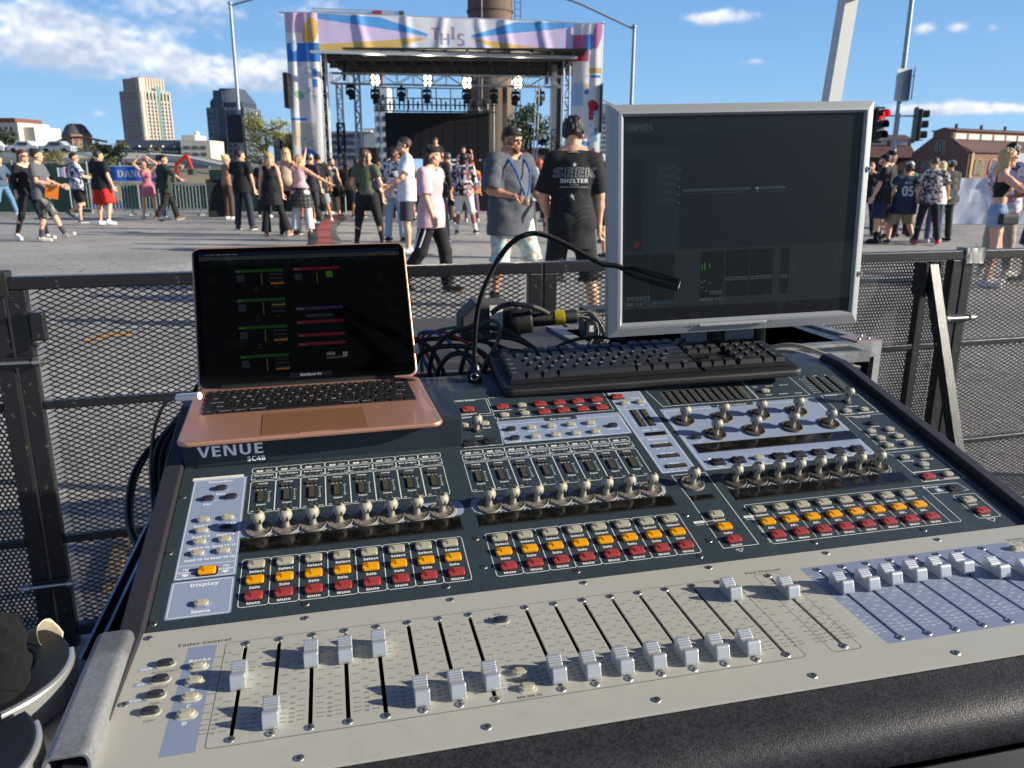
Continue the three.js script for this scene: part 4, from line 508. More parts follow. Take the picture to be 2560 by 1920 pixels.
  for (let i = 0; i < 30; i++) { const a = R() * 6.28, b = Math.sqrt(R()) * 0.008, o = (k) => (R() - 0.5) * k; const s = (i - 15) * 0.0011; ws.push(tube([[0.118, 0.013 + Math.sin(a) * b, Math.cos(a) * b], [0.14 + s * 0.4, 0.012 + s * 0.5 + o(0.004), o(0.012)], [0.158 + s * 0.5, 0.0 + o(0.004), 0.004 + o(0.02)], [0.164 + s * 0.9, -0.022 + o(0.004), 0.008 + o(0.02)], [0.15 + s * 1.2, -0.045, 0.012 + o(0.02)], [0.112 + s * 1.4, -0.068, 0.016 + o(0.02)]], 0.0013, 5, 22)); } part('wire_fan', ws, wm, mp);
  const cable = (pts, r, mat, label) => lone('cable', tube(pts, r, 8), mat, label, 'cable');
  const bk = std(0x0d0d0f, 0.42), dkg = std(0x2a2b2c, 0.5);
  cable([[-0.036, 1.139, -1.35], [-0.021, 1.15, -1.35], [-0.002, 1.155, -1.35], [0.02, 1.15, -1.37], [0.047, 1.139, -1.4], [0.1, 1.1, -1.45]], 0.0045, dkg, 'dark grey cable bridging over the multipin connector'); cable([[-0.06, 1.134, -1.24], [-0.034, 1.145, -1.25], [-0.021, 1.138, -1.25], [-0.02, 1.124, -1.25], [-0.027, 1.102, -1.25], [-0.045, 1.074, -1.24], [-0.05, 1.05, -1.24]], 0.0032, dkg, 'thin black cable making a tight loop right of the gooseneck lamp');
  cable([[-0.14, 1.04, -1.3], [-0.135, 1.07, -1.3], [-0.126, 1.091, -1.3], [-0.105, 1.112, -1.3], [-0.079, 1.122, -1.3], [-0.046, 1.125, -1.3], [-0.011, 1.118, -1.3], [0.026, 1.097, -1.3], [0.06, 1.07, -1.3], [0.09, 1.04, -1.3]], 0.004, bk, 'black cable arching widest behind the gooseneck lamp'); cable([[-0.2, 1.08, -1.33], [-0.166, 1.094, -1.33], [-0.124, 1.099, -1.33], [-0.085, 1.098, -1.33], [-0.044, 1.093, -1.33], [0.005, 1.072, -1.33], [0.04, 1.04, -1.33]], 0.004, bk, 'black cable lying low from the laptop to the keyboard'); cable([[-0.13, 1.03, -1.28], [-0.12, 1.06, -1.28], [-0.1, 1.082, -1.28], [-0.075, 1.083, -1.28], [-0.05, 1.06, -1.28], [-0.03, 1.03, -1.28]], 0.0042, bk, 'black cable in a small hump behind the lamp base');
  cable([[-0.128, 1.02, -1.3], [-0.132, 1.038, -1.3], [-0.145, 1.063, -1.3], [-0.153, 1.091, -1.3], [-0.154, 1.112, -1.3], [-0.138, 1.117, -1.3], [-0.116, 1.11, -1.3], [-0.098, 1.093, -1.3], [-0.076, 1.072, -1.3], [-0.06, 1.05, -1.3]], 0.0028, std(0x1c4f8c, 0.45), 'blue cable curling up beside the laptop screen'); cable([[-0.122, 1.02, -1.31], [-0.127, 1.033, -1.32], [-0.139, 1.064, -1.32], [-0.151, 1.089, -1.32], [-0.15, 1.106, -1.32], [-0.133, 1.113, -1.32], [-0.108, 1.11, -1.32], [-0.084, 1.098, -1.32], [-0.062, 1.083, -1.32], [-0.042, 1.062, -1.32], [-0.03, 1.04, -1.32]], 0.0028, std(0xa02029, 0.45), 'red cable curling up beside the laptop screen'); cable([[-0.155, 1.03, -1.34], [-0.156, 1.06, -1.34], [-0.151, 1.088, -1.34], [-0.137, 1.106, -1.34], [-0.112, 1.114, -1.34], [-0.085, 1.116, -1.34], [-0.061, 1.106, -1.34], [-0.042, 1.09, -1.34], [-0.023, 1.067, -1.34], [-0.01, 1.04, -1.34]], 0.0028, std(0x17744f, 0.45), 'green cable curling over the red and blue ones');
  [[-0.19, 0.06], [-0.1, 0.045], [-0.02, 0.06], [0.02, 0.035]].forEach(([x, h], i) => cable([[x - 0.07, 1.035, -1.25 - i * 0.03], [x - 0.05, 1.05 + h * 0.7, -1.27 - i * 0.02], [x, 1.05 + h, -1.29], [x + 0.05, 1.05 + h * 0.7, -1.3], [x + 0.085, 1.035, -1.28]], 0.0042, bk, `${['leftmost', 'second', 'third', 'rightmost'][i]} of four short black cable humps behind the console`));
  cable([[0.44, 1.06, -1.42], [0.5, 1.075, -1.4], [0.545, 1.066, -1.37], [0.58, 1.05, -1.34]], 0.004, std(0xa6a292, 0.5), 'beige monitor cable lying beside the flight case'); cable([[0.42, 1.06, -1.4], [0.49, 1.068, -1.38], [0.55, 1.055, -1.35], [0.6, 1.048, -1.34]], 0.004, std(0x9d9a8c, 0.5), 'second beige cable in front of the monitor cable');
  cable([[0.04, 1.05, -1.36], [0.09, 1.085, -1.36], [0.14, 1.1, -1.34], [0.2, 1.098, -1.32], [0.28, 1.08, -1.3]], 0.0032, bk, 'black cable running from the fanned wires under the monitor');
  const st = thing('rack_table', 'grey topped equipment case standing behind the console', 'equipment case', [0.15, 0.6, -1.66], 0.22); part('case_body', box(0.95, 0.42, 0.5, 0, 0.215, 0), std(0x17181a, 0.6), st); part('case_top', box(0.98, 0.014, 0.53, 0, 0.433, 0), std(0x26282c, 0.6, { map: rep(T_WEAR, 0.3) }), st); part('aluminium_edge', box(0.984, 0.02, 0.012, 0, 0.432, 0.266), MAT.aluDull, st); part('case_foot', box(0.9, 0.62, 0.46, 0, -0.29, 0), std(0x121214, 0.8), st);
  const bx = thing('battery_box', 'small black box lettered G5 behind the multipin connector', 'box', [0.19, 1.04, -1.66], 0.18); part('box_body', box(0.09, 0.06, 0.05, 0, 0.03, 0), std(0x22262b, 0.5), bx); { const g = box(0.084, 0.05, 0.0006, 0, 0.032, 0.0256); planarUV(g, -0.042, 0.007, 0.084, 0.05); part('box_label', g, std(0xffffff, 0.5, { map: canv(256, 150, (x) => { x.fillStyle = '#20262e'; x.fillRect(0, 0, 256, 150); x.fillStyle = '#d8d6cf'; x.font = 'bold 50px sans-serif'; x.fillText('G5/', 70, 75); x.fillRect(20, 92, 230, 40); x.fillStyle = '#333'; x.font = '26px sans-serif'; x.fillText('EC 16', 40, 122); x.fillStyle = '#d8d6cf'; x.font = '20px sans-serif'; x.fillText('TOUR POWER', 50, 28); }) }), bx); }
  // cables hanging at the left of the console
  const plug = thing('charging_cable', 'thin charging cable with white plug hanging from the laptop side', 'cable', [-0.435, 1.087, -1.0]); const rl = (p) => [p[0] + 0.435, p[1] - 1.087, p[2] + 1.0];
  part('plug', [bar([0, 0, 0], [0.034, 0.006, 0.012], 0.0095, 0.0095, 12)], MAT.white, plug); part('cord', tube([[-0.435, 1.087, -1.0], [-0.452, 1.08, -1.01], [-0.466, 1.066, -1.02], [-0.484, 1.034, -1.03], [-0.493, 0.995, -1.03], [-0.492, 0.965, -1.02], [-0.484, 0.939, -1.0], [-0.475, 0.918, -0.98], [-0.46, 0.88, -0.96]].map(rl), 0.0024, 8), std(0x3c3d3e, 0.5), plug);
  cable([[-0.46, 1.05, -1.27], [-0.504, 1.037, -1.25], [-0.51, 1.017, -1.22], [-0.538, 0.977, -1.18], [-0.557, 0.952, -1.14], [-0.558, 0.93, -1.1], [-0.548, 0.902, -1.06], [-0.533, 0.886, -1.03], [-0.51, 0.872, -1.0], [-0.48, 0.86, -0.95]], 0.0062, bk, 'thick black cable hanging outermost at the left of the console');
  const labels = ['first', 'second', 'third', 'fourth', 'fifth', 'sixth']; for (let i = 0; i < 6; i++) { const k = i * 0.0085; cable([[-0.44 + k, 1.04, -1.2], [-0.488 + k, 1.024, -1.15 - k * 0.2], [-0.507 + k, 1.001, -1.13], [-0.514 + k * 1.05, 0.983, -1.1], [-0.509 + k * 1.05, 0.96, -1.07], [-0.497 + k, 0.935, -1.04], [-0.475 + k, 0.9, -1.01], [-0.45 + k, 0.85, -0.98]], 0.0048, bk, `${labels[i]} from the outside of six black cables hanging against the left console side`); }
}
// ---------- console tray: double aluminium edge, folded bracket, plate, moulded tray and gloves at the lower left ----------
{
  const W = (x, y, z) => conP(x, y, z), tray = thing('case_tray', 'black flight case tray with double aluminium edge around the console', 'flight case tray', con.position.toArray()); tray.quaternion.copy(con.quaternion);
  part('tray_wall', box(0.012, 0.19, 0.74, -0.165, -0.16, -0.17), std(0x0d0e10, 0.85), tray); part('tray_floor', box(1.1, 0.02, 0.78, 0.39, -0.25, -0.17), std(0x0d0e10, 0.85), tray); part('void_shade_board', box(1.1, 0.012, 0.42, 0.39, -0.165, 0.36), std(0x020203, 0.95), tray); part('tray_wall', box(1.1, 0.19, 0.012, 0.39, -0.16, -0.54), std(0x0d0e10, 0.85), tray); part('tray_wall', box(0.012, 0.19, 0.74, 0.925, -0.16, -0.17), std(0x0d0e10, 0.85), tray);  // front board is added; its near-black colour paints the shade below the bolster
  for (const [x, y] of [[-0.172, -0.066], [-0.157, -0.062]]) part('aluminium_edge', box(0.003, 0.012, 0.74, x, y, -0.17), MAT.alu, tray); part('edge_channel', box(0.012, 0.004, 0.74, -0.1645, -0.07, -0.17), MAT.dark, tray);
  for (const [x, z] of [[-0.13, -0.5], [0.9, -0.5], [-0.13, 0.1], [0.9, 0.1]]) part('table_leg', box(0.05, 0.72, 0.05, x, -0.61, z), MAT.blackSteel, tray);
  const br = thing('folded_bracket', 'folded bare aluminium bracket over the lower left console edge', 'bracket', W(-0.1075, 0.01, 0.06)); br.quaternion.copy(con.quaternion);
  { const s = new THREE.Shape(); s.moveTo(-0.018, -0.045); s.lineTo(-0.016, -0.004); s.bezierCurveTo(-0.0155, 0.001, -0.013, 0.0035, -0.009, 0.004); s.lineTo(0.008, 0.004); s.bezierCurveTo(0.0125, 0.0035, 0.0145, 0.001, 0.0145, -0.004); s.lineTo(0.0145, -0.012); s.lineTo(0.0127, -0.012); s.lineTo(0.0127, -0.004); s.bezierCurveTo(0.0125, 0, 0.011, 0.0018, 0.008, 0.002); s.lineTo(-0.009, 0.002); s.bezierCurveTo(-0.012, 0.0018, -0.0135, 0, -0.0142, -0.004); s.lineTo(-0.0162, -0.045); s.closePath(); const g = extr(s, 0.158, 0.0003, 8); at(g, 0, 0.0, -0.079); part('bracket_sheet', g, MAT.aluDull, br); br.rotateY(0.03); br.translateY(0.002); br.translateZ(-0.002); }
  const pl = thing('metal_plate', 'mottled grey aluminium plate beside the folded bracket', 'plate', W(-0.2, -0.014, 0.02)); pl.quaternion.copy(con.quaternion);
  part('plate_sheet', (() => { const g = extr(shapeOf([[-0.2, 0.055], [0.045, 0.057], [0.06, 0.046], [0.074, 0.046], [0.085, 0.03], [0.085, -0.25], [-0.2, -0.25]]), 0.003, 0.0006); g.rotateX(-Math.PI / 2); return g; })(), MAT.aluDull, pl);
  const mt = thing('moulded_tray', 'black moulded tray rim with bright metal edge at the lower left corner', 'tray', W(-0.2, -0.011, 0.05)); mt.quaternion.copy(con.quaternion); mt.updateMatrixWorld();
  const EDGE = std(0xd5d5d2, 0.3, { metalness: 0.75 }), arc = (cx, cz, R, a0, a1, mat, name, w, h, y) => { const s = new THREE.Shape(); s.absarc(0, 0, R, a0, a1, false); s.absarc(0, 0, R - w, a1, a0, true); s.closePath(); const g = extr(s, h, Math.min(0.002, h * 0.3), 20); g.rotateX(-Math.PI / 2); return part(name, at(g, cx, y, cz), mat, mt); };
  arc(-0.005, -0.03, 0.066, -0.95, 1.9, MAT.blackPlastic, 'tray_rim', 0.022, 0.03, 0); arc(-0.005, -0.03, 0.069, -0.95, 0.35, EDGE, 'metal_edge', 0.003, 0.028, 0.001); arc(0.002, 0.075, 0.066, -1.2, 0.75, MAT.blackPlastic, 'tray_rim', 0.022, 0.03, 0); arc(0.002, 0.075, 0.069, -0.9, 0.5, EDGE, 'metal_edge', 0.003, 0.028, 0.001);
  part('tray_floor', [cyl(0.05, 0.05, 0.004, 24, -0.005, 0.0012, -0.03), cyl(0.05, 0.05, 0.004, 24, 0.002, 0.0012, 0.075)], MAT.dark, mt);
  // crumpled gloves: thick soft rolls with folds
  const cloth = std(0x0e0e10, 0.9, { bumpMap: rep(T_GRAIN, 0.02), bumpScale: 0.0016 });
  const gl = thing('work_gloves', 'pair of crumpled black fabric work gloves lying in the moulded tray', 'gloves', W(-0.197, -0.006, 0.05)); gl.scale.setScalar(0.85); gl.quaternion.copy(con.quaternion);
  const roll = (pts, r, name) => { const g = tube(pts, r, 14, 40), P = g.attributes.position; for (let i = 0; i < P.count; i++) { const k = 1 + 0.0, x = P.getX(i), y = P.getY(i), z = P.getZ(i), d = (fbm(x * 60, y * 60, z * 60, 3) - 0.5) * r * 0.9; P.setXYZ(i, x + d, y + d * 0.7, z - d * 0.5); } g.computeVertexNormals(); const e = pts[pts.length - 1], s0 = pts[0]; const A = new THREE.SphereGeometry(r * 0.98, 12, 10), B = A.clone(); return part(name, [g, at(A, ...e), at(B, ...s0)], cloth, gl); };
  roll([[-0.08, 0.03, -0.1], [-0.03, 0.05, -0.09], [0.005, 0.05, -0.065], [0.022, 0.035, -0.03], [0.028, 0.018, 0.005]], 0.019, 'glove_cuff'); roll([[-0.06, 0.04, -0.06], [-0.02, 0.052, -0.055], [0.0, 0.04, -0.02], [0.012, 0.02, 0.02]], 0.013, 'glove_finger'); roll([[-0.1, 0.03, -0.02], [-0.06, 0.04, -0.01], [-0.035, 0.03, 0.03], [-0.03, 0.015, 0.075]], 0.026, 'glove_palm'); roll([[-0.04, 0.03, -0.02], [-0.02, 0.03, 0.02], [-0.005, 0.02, 0.055]], 0.0085, 'glove_finger'); roll([[-0.12, 0.03, 0.05], [-0.08, 0.036, 0.07], [-0.055, 0.025, 0.1]], 0.022, 'glove_palm'); roll([[0.02, 0.02, 0.0], [0.026, 0.014, 0.012], [0.022, 0.004, 0.02]], 0.0075, 'glove_tab');
  lone('crumpled_paper', (() => { const g = new THREE.LatheGeometry([[0.0105, 0], [0.0115, 0.012], [0.0135, 0.026], [0.0142, 0.027], [0.0128, 0.026], [0.0105, 0.012], [0.0095, 0.001], [0, 0.001]].map(([a, b]) => new THREE.Vector2(a, b)), 28), P = g.attributes.position; for (let i = 0; i < P.count; i++) { const x = P.getX(i), y = P.getY(i), z = P.getZ(i), k = 0.82 + 0.36 * fbm(x * 160, y * 160, z * 160, 2); P.setXYZ(i, x * k, y + (k - 1) * 0.008, z * k); } g.rotateZ(-1.1); g.computeVertexNormals(); return plain(g); })(), std(0xbfb698, 0.85), 'crumpled pale paper cup beside the black gloves', 'paper cup', W(-0.186, 0.006, -0.03));
  // things stowed below the bolster at the lower right
  const cp = std(0x0b0b0c, 0.3, { metalness: 0.2 }), rd = std(0xb01822, 0.5);
  const pg = (name, label, a, b) => { const t = thing(name, label, 'connector plug', W(...a)), d = V3(...W(...b)).sub(V3(...W(...a))), L = d.length(), q = new THREE.Quaternion().setFromUnitVectors(V3(0, 1, 0), d.normalize()); t.quaternion.copy(q); part('plug_shell', lathe([[0, 0], [0.0105, 0], [0.0105, L * 0.6], [0.008, L * 0.66], [0.007, L * 0.95], [0.0045, L], [0, L]], 18), cp, t); part('plug_boot', lathe([[0.0108, 0.002], [0.0114, 0.004], [0.0114, 0.02], [0.0108, 0.022]], 18), rd, t); part('cord', tube([[0, 0.002, 0], [0, -0.04, 0.004], [0.01, -0.09, 0.02]], 0.0045, 8), std(0xbab7ae, 0.5), t); return t; };
  pg('audio_plug', 'black plug with red ring leaning left under the console front edge', [0.62, -0.1, 0.262], [0.585, -0.045, 0.245]); pg('audio_plug', 'black plug with red ring leaning right under the console front edge', [0.672, -0.1, 0.262], [0.69, -0.05, 0.245]);
  lone('cable_heap', (() => { const r = rng(31), gs = []; for (let i = 0; i < 9; i++) { const x = 0.5 + r() * 0.32, z = 0.27 + r() * 0.05, p = []; for (let j = 0; j < 6; j++) p.push(W(x + (r() - 0.5) * 0.14 + j * 0.02, -0.12 + r() * 0.03 - (j == 0 || j == 5 ? 0.05 : 0), z + (r() - 0.5) * 0.06)); gs.push(tube(p, 0.0045, 7, 40)); } return merge(gs); })(), std(0x17171a, 0.4), 'heap of black cables under the lower right console edge', 'cable heap');
}

// ---------- black steel crowd fence along the far side of the console ----------
const FY = 0.286, FO = V3(-1.294, 0, -2.124), fenceP = (s, y, q = 0) => [FO.x + s * Math.cos(FY) + q * Math.sin(FY), y, FO.z - s * Math.sin(FY) + q * Math.cos(FY)];
function prismStrip(segs, w, t) {   // flat bars between 2-D points
  const pos = []; for (const [x0, y0, x1, y1] of segs) { const L = Math.hypot(x1 - x0, y1 - y0), nx = -(y1 - y0) / L * w / 2, ny = (x1 - x0) / L * w / 2, a = [x0 + nx, y0 + ny], b = [x1 + nx, y1 + ny], c = [x1 - nx, y1 - ny], d = [x0 - nx, y0 - ny]; const f = (p, z) => [p[0], p[1], z], h = t / 2, quad = (A, B, C, D) => pos.push(...A, ...B, ...C, ...A, ...C, ...D); quad(f(d, h), f(c, h), f(b, h), f(a, h)); quad(f(a, -h), f(b, -h), f(c, -h), f(d, -h)); quad(f(a, h), f(b, h), f(b, -h), f(a, -h)); quad(f(c, h), f(d, h), f(d, -h), f(c, -h)); }
  const g = new THREE.BufferGeometry(); g.setAttribute('position', new THREE.Float32BufferAttribute(pos, 3)); g.computeVertexNormals(); return plain(g);
}
function expanded(x0, x1, y0, y1, cw = 0.031, ch = 0.0152) { const segs = []; const r = rng(Math.round(x0 * 1000 + 50)); for (let j = 0; y0 + j * ch / 2 < y1; j++) for (let i = 0; x0 + i * cw < x1; i++) { const cx = x0 + i * cw + (j % 2 ? cw / 2 : 0), cy = y0 + j * ch / 2; if (cx + cw / 2 > x1 || cy + ch / 2 > y1) continue; segs.push([cx, cy, cx + cw / 2, cy + ch / 2]); if (cx - cw / 2 > x0) segs.push([cx, cy, cx - cw / 2, cy + ch / 2]); } return prismStrip(segs, 0.0034, 0.0024); }
function perforated(x0, x1, y0, y1, p = 0.0132, R = 0.0047) {   // sheet with staggered round holes: each cell is a hexagon with a hole
  const pos = [], n = 12, h = 0.001; const dy = p * Math.sqrt(3) / 2, hex = [], hole = [];
  for (let k = 0; k < n; k++) { const a = (k + 0.5) / n * 6.28318 + Math.PI / 2 - Math.PI / n, m = ((a - Math.PI / 6) % (Math.PI / 3) + Math.PI / 3) % (Math.PI / 3) - Math.PI / 6, q = p / 2 / Math.cos(m + 0); const aa = (k) / n * 6.28318 + Math.PI / 2; const mm = (((aa) % (Math.PI / 3)) + Math.PI / 3) % (Math.PI / 3) - Math.PI / 6; hex.push([Math.cos(aa) * p / 2 / Math.cos(k % 2 ? 0 : Math.PI / 6), Math.sin(aa) * p / 2 / Math.cos(k % 2 ? 0 : Math.PI / 6)]); hole.push([Math.cos(aa) * R, Math.sin(aa) * R]); }
  for (let j = 0; y0 + (j + 0.7) * dy < y1; j++) for (let i = 0; x0 + (i + 0.7) * p + (j % 2) * p / 2 < x1; i++) { const cx = x0 + (i + 0.5) * p + (j % 2) * p / 2, cy = y0 + (j + 0.6) * dy; for (let k = 0; k < n; k++) { const A = hole[k], B = hole[(k + 1) % n], C = hex[(k + 1) % n], D = hex[k]; pos.push(cx + A[0], cy + A[1], h, cx + D[0], cy + D[1], h, cx + C[0], cy + C[1], h, cx + A[0], cy + A[1], h, cx + C[0], cy + C[1], h, cx + B[0], cy + B[1], h); if (k % 2 == 0) { const E = hole[(k + 2) % n]; pos.push(cx + A[0], cy + A[1], h, cx + E[0], cy + E[1], h, cx + E[0], cy + E[1], -h, cx + A[0], cy + A[1], h, cx + E[0], cy + E[1], -h, cx + A[0], cy + A[1], -h); } } }
  const g = new THREE.BufferGeometry(); g.setAttribute('position', new THREE.Float32BufferAttribute(pos, 3)); g.computeVertexNormals(); return plain(g);
}
function fencePanel(s0, s1, kind, label) {
  const f = thing('crowd_fence', label, 'fence', fenceP(s0, 0), FY), w = s1 - s0, tb = (x, y, a, b, z = 0, d = 0.034) => at(rbox(a, b, d, 0.004, 1), x, y, z);
  part('top_rail', tb(w / 2, 1.083, w, 0.034, 0, 0.04), MAT.blackSteel, f); part('middle_rail', tb(w / 2, 0.744, w - 0.09, 0.022, 0, 0.026), MAT.blackSteel, f); part('lower_rail', tb(w / 2, 0.341, w - 0.09, 0.022, 0, 0.026), MAT.blackSteel, f); part('bottom_rail', tb(w / 2, 0.05, w - 0.09, 0.034), MAT.blackSteel, f);
  for (const x of [0.0225, w - 0.0225]) part('post', tb(x, 0.5325, 0.044, 1.067, 0, 0.038), MAT.blackSteel, f);
  const m = part('mesh_panel', (kind ? perforated : expanded)(0.046, w - 0.046, 0.06, 1.066), MAT.meshBlack, f, [0, 0, -0.016]); return f;
}
fencePanel(-1.6, -0.052, 1, 'black perforated sheet fence panel at the far left edge'); fencePanel(-0.046, 1.4435, 0, 'black expanded mesh fence panel behind the laptop'); fencePanel(1.397 + 0.05, 2.235, 0, 'black expanded mesh fence panel behind the gooseneck lamp'); fencePanel(2.24, 3.082, 1, 'black perforated fence panel right of the monitor'); fencePanel(3.087, 4.7, 0, 'black expanded mesh fence panel at the right edge');
{
  const st = thing('fence_strut', 'black steel strut bracing the fence from its top rail right of the monitor', 'strut', fenceP(2.925, 0, 0), FY);
  part('strut_bar', bar([0, 1.05, 0.03], [0, 0.02, 0.41], 0.036, 0.036), MAT.blackSteel, st); part('strut_bracket', [box(0.008, 0.12, 0.06, -0.03, 1.0, 0.02), box(0.008, 0.12, 0.06, 0.03, 1.0, 0.02)], MAT.blackSteel, st); part('foot_plate', box(0.5, 0.01, 0.5, 0, 0.01, 0.24), MAT.blackSteel, st); part('back_post', box(0.03, 1.03, 0.03, 0, 0.53, -0.0), MAT.blackSteel, st); part('bolt', cyl(0.006, 0.006, 0.05, 8, 0, 0.78, 0.13, 0, 0, Math.PI / 2), MAT.screwSteel, st);
  const clamp = (s, y, label) => { const c = thing('fence_bolt', label, 'bolt', fenceP(s, y, 0.035), FY); part('bolt_shaft', cyl(0.006, 0.006, 0.15, 10, 0, 0, 0, 0, 0, Math.PI / 2), MAT.screwSteel, c); for (const x of [0.055, -0.055]) part('bolt_nut', cyl(0.012, 0.012, 0.016, 6, x, 0, 0, 0, 0, Math.PI / 2), MAT.screwSteel, c); part('bolt_plate', box(0.09, 0.03, 0.006, 0, 0, -0.01), MAT.blackSteel, c); return c; };
  clamp(-0.05, 0.874, 'upper bolt clamping the two fence posts at the left'); clamp(-0.05, 0.215, 'lower bolt clamping the two fence posts at the left'); clamp(3.085, 0.85, 'bolt clamping the two fence posts at the right');
  lone('latch_block', merge([at(rbox(0.034, 0.075, 0.034, 0.004, 1), 0, 0, 0), cyl(0.007, 0.007, 0.02, 8, -0.02, 0.04, 0.01, Math.PI / 2), cyl(0.007, 0.007, 0.02, 8, -0.012, -0.05, 0.01, Math.PI / 2)]), MAT.blackSteel, 'black latch block on the fence post left of the laptop', 'latch', fenceP(0.022, 0.97, 0.03), [0, FY, 0]);
  const drape = (w, h, d, seed, folds) => { const g = new THREE.BoxGeometry(w, h, d, 24, 6, 4), P = g.attributes.position; for (let i = 0; i < P.count; i++) { const x = P.getX(i), y = P.getY(i), z = P.getZ(i), n = fbm(x * folds + seed, y * folds, z * 20, 3) - 0.5; P.setXYZ(i, x + n * 0.006, y + n * 0.012, z + (z > 0 ? 1 : -1) * n * 0.018); } g.computeVertexNormals(); return plain(g); };
  lone('black_cloth', drape(0.52, 0.062, 0.06, 3, 22), std(0x161719, 0.75), 'black cloth wrapped over the fence rail at the far left', 'cloth', fenceP(-0.3, 1.083), [0, FY, 0]);
  lone('grey_tape', drape(0.085, 0.058, 0.052, 9, 40), std(0x8c8d88, 0.45), 'crumpled grey tape wrapped round the fence rail at the right', 'tape', fenceP(3.13, 1.08), [0, FY, 0]);
  lone('wood_offcut', box(0.045, 0.03, 0.42, 0, 0, 0), std(0x9b8763, 0.8), 'pale wood offcut on the ground behind the left fence', 'wood', [-1.42, 0.016, -2.62], [0, 0.35, 0]);
}

// ---------- people: each body is one surface meshed from a field of tapered bones ----------
// surface nets over a signed field; cells far from the surface are skipped in blocks
function nets(f, lo, hi, c) {
  const n = [0, 1, 2].map((k) => Math.max(2, Math.ceil((hi[k] - lo[k]) / c) + 1)), [nx, ny, nz] = n, F = new Float32Array(nx * ny * nz).fill(9), B = 4, at3 = (i, j, k) => (k * ny + j) * nx + i;
  for (let k = 0; k < nz; k += B) for (let j = 0; j < ny; j += B) for (let i = 0; i < nx; i += B) {
    const m = f(lo[0] + (i + B / 2) * c, lo[1] + (j + B / 2) * c, lo[2] + (k + B / 2) * c); const K = Math.min(nz, k + B), J = Math.min(ny, j + B), I = Math.min(nx, i + B);
    if (Math.abs(m) > c * B * 1.25) { if (m < 0) for (let z = k; z < K; z++) for (let y = j; y < J; y++) for (let x = i; x < I; x++) F[at3(x, y, z)] = m; continue; }
    for (let z = k; z < K; z++) for (let y = j; y < J; y++) for (let x = i; x < I; x++) F[at3(x, y, z)] = f(lo[0] + x * c, lo[1] + y * c, lo[2] + z * c);
  }
  const id = new Int32Array(nx * ny * nz).fill(-1), pos = [], idx = [];
  const E = [[0, 1], [0, 2], [0, 4], [1, 3], [1, 5], [2, 3], [2, 6], [3, 7], [4, 5], [4, 6], [5, 7], [6, 7]], v = new Float32Array(8);
  for (let k = 0; k < nz - 1; k++) for (let j = 0; j < ny - 1; j++) for (let i = 0; i < nx - 1; i++) {
    let mask = 0; for (let q = 0; q < 8; q++) { v[q] = F[at3(i + (q & 1), j + ((q >> 1) & 1), k + (q >> 2))]; if (v[q] < 0) mask |= 1 << q; }
    if (mask === 0 || mask === 255) continue;
    let x = 0, y = 0, z = 0, m = 0; for (const [a, b] of E) if ((v[a] < 0) !== (v[b] < 0)) { const t = v[a] / (v[a] - v[b]); x += (a & 1) + t * ((b & 1) - (a & 1)); y += ((a >> 1) & 1) + t * (((b >> 1) & 1) - ((a >> 1) & 1)); z += (a >> 2) + t * ((b >> 2) - (a >> 2)); m++; }
    id[at3(i, j, k)] = pos.length / 3; pos.push(lo[0] + (i + x / m) * c, lo[1] + (j + y / m) * c, lo[2] + (k + z / m) * c);
  }
  const quad = (a, b, d, e, flip) => { if (a < 0 || b < 0 || d < 0 || e < 0) return; flip ? idx.push(a, d, b, a, e, d) : idx.push(a, b, d, a, d, e); };
  for (let k = 1; k < nz - 1; k++) for (let j = 1; j < ny - 1; j++) for (let i = 1; i < nx - 1; i++) {
    const s = F[at3(i, j, k)] < 0;
    if (s !== F[at3(i + 1, j, k)] < 0) quad(id[at3(i, j - 1, k - 1)], id[at3(i, j, k - 1)], id[at3(i, j, k)], id[at3(i, j - 1, k)], !s);
    if (s !== F[at3(i, j + 1, k)] < 0) quad(id[at3(i - 1, j, k - 1)], id[at3(i - 1, j, k)], id[at3(i, j, k)], id[at3(i, j, k - 1)], !s);
    if (s !== F[at3(i, j, k + 1)] < 0) quad(id[at3(i - 1, j - 1, k)], id[at3(i, j - 1, k)], id[at3(i, j, k)], id[at3(i - 1, j, k)], !s);
  }
  const g = new THREE.BufferGeometry(); g.setAttribute('position', new THREE.Float32BufferAttribute(pos, 3)); g.setIndex(idx); g.computeVertexNormals(); g.setAttribute('uv', new THREE.BufferAttribute(new Float32Array(pos.length / 3 * 2), 2)); return g;
}
// tapered capsule; flat squeezes front to back (in z); cut gives the far end a flat edge
function bone(a, b, ra, rb = ra, o = {}) {
  const fl = o.flat ?? 1, zc = o.zc ?? (a[2] + b[2]) / 2, A = [a[0], a[1], zc + (a[2] - zc) / fl], B = [b[0], b[1], zc + (b[2] - zc) / fl], d = [B[0] - A[0], B[1] - A[1], B[2] - A[2]], L2 = Math.max(1e-9, d[0] ** 2 + d[1] ** 2 + d[2] ** 2), L = Math.sqrt(L2);
  const R = Math.max(ra, rb), lo = [0, 1, 2].map((k) => Math.min(a[k], b[k]) - R), hi = [0, 1, 2].map((k) => Math.max(a[k], b[k]) + R);
  return { lo, hi, d(x, y, z) { const zz = zc + (z - zc) / fl, px = x - A[0], py = y - A[1], pz = zz - A[2], t = (px * d[0] + py * d[1] + pz * d[2]) / L2, s = t < 0 ? 0 : t > 1 ? 1 : t, qx = px - d[0] * s, qy = py - d[1] * s, qz = pz - d[2] * s; let r = (Math.sqrt(qx * qx + qy * qy + qz * qz) - (ra + (rb - ra) * s)) * Math.min(1, fl + 0.12); if (o.cut) r = Math.max(r, (t - 1) * L); if (o.cut0) r = Math.max(r, -t * L); return r; } };
}
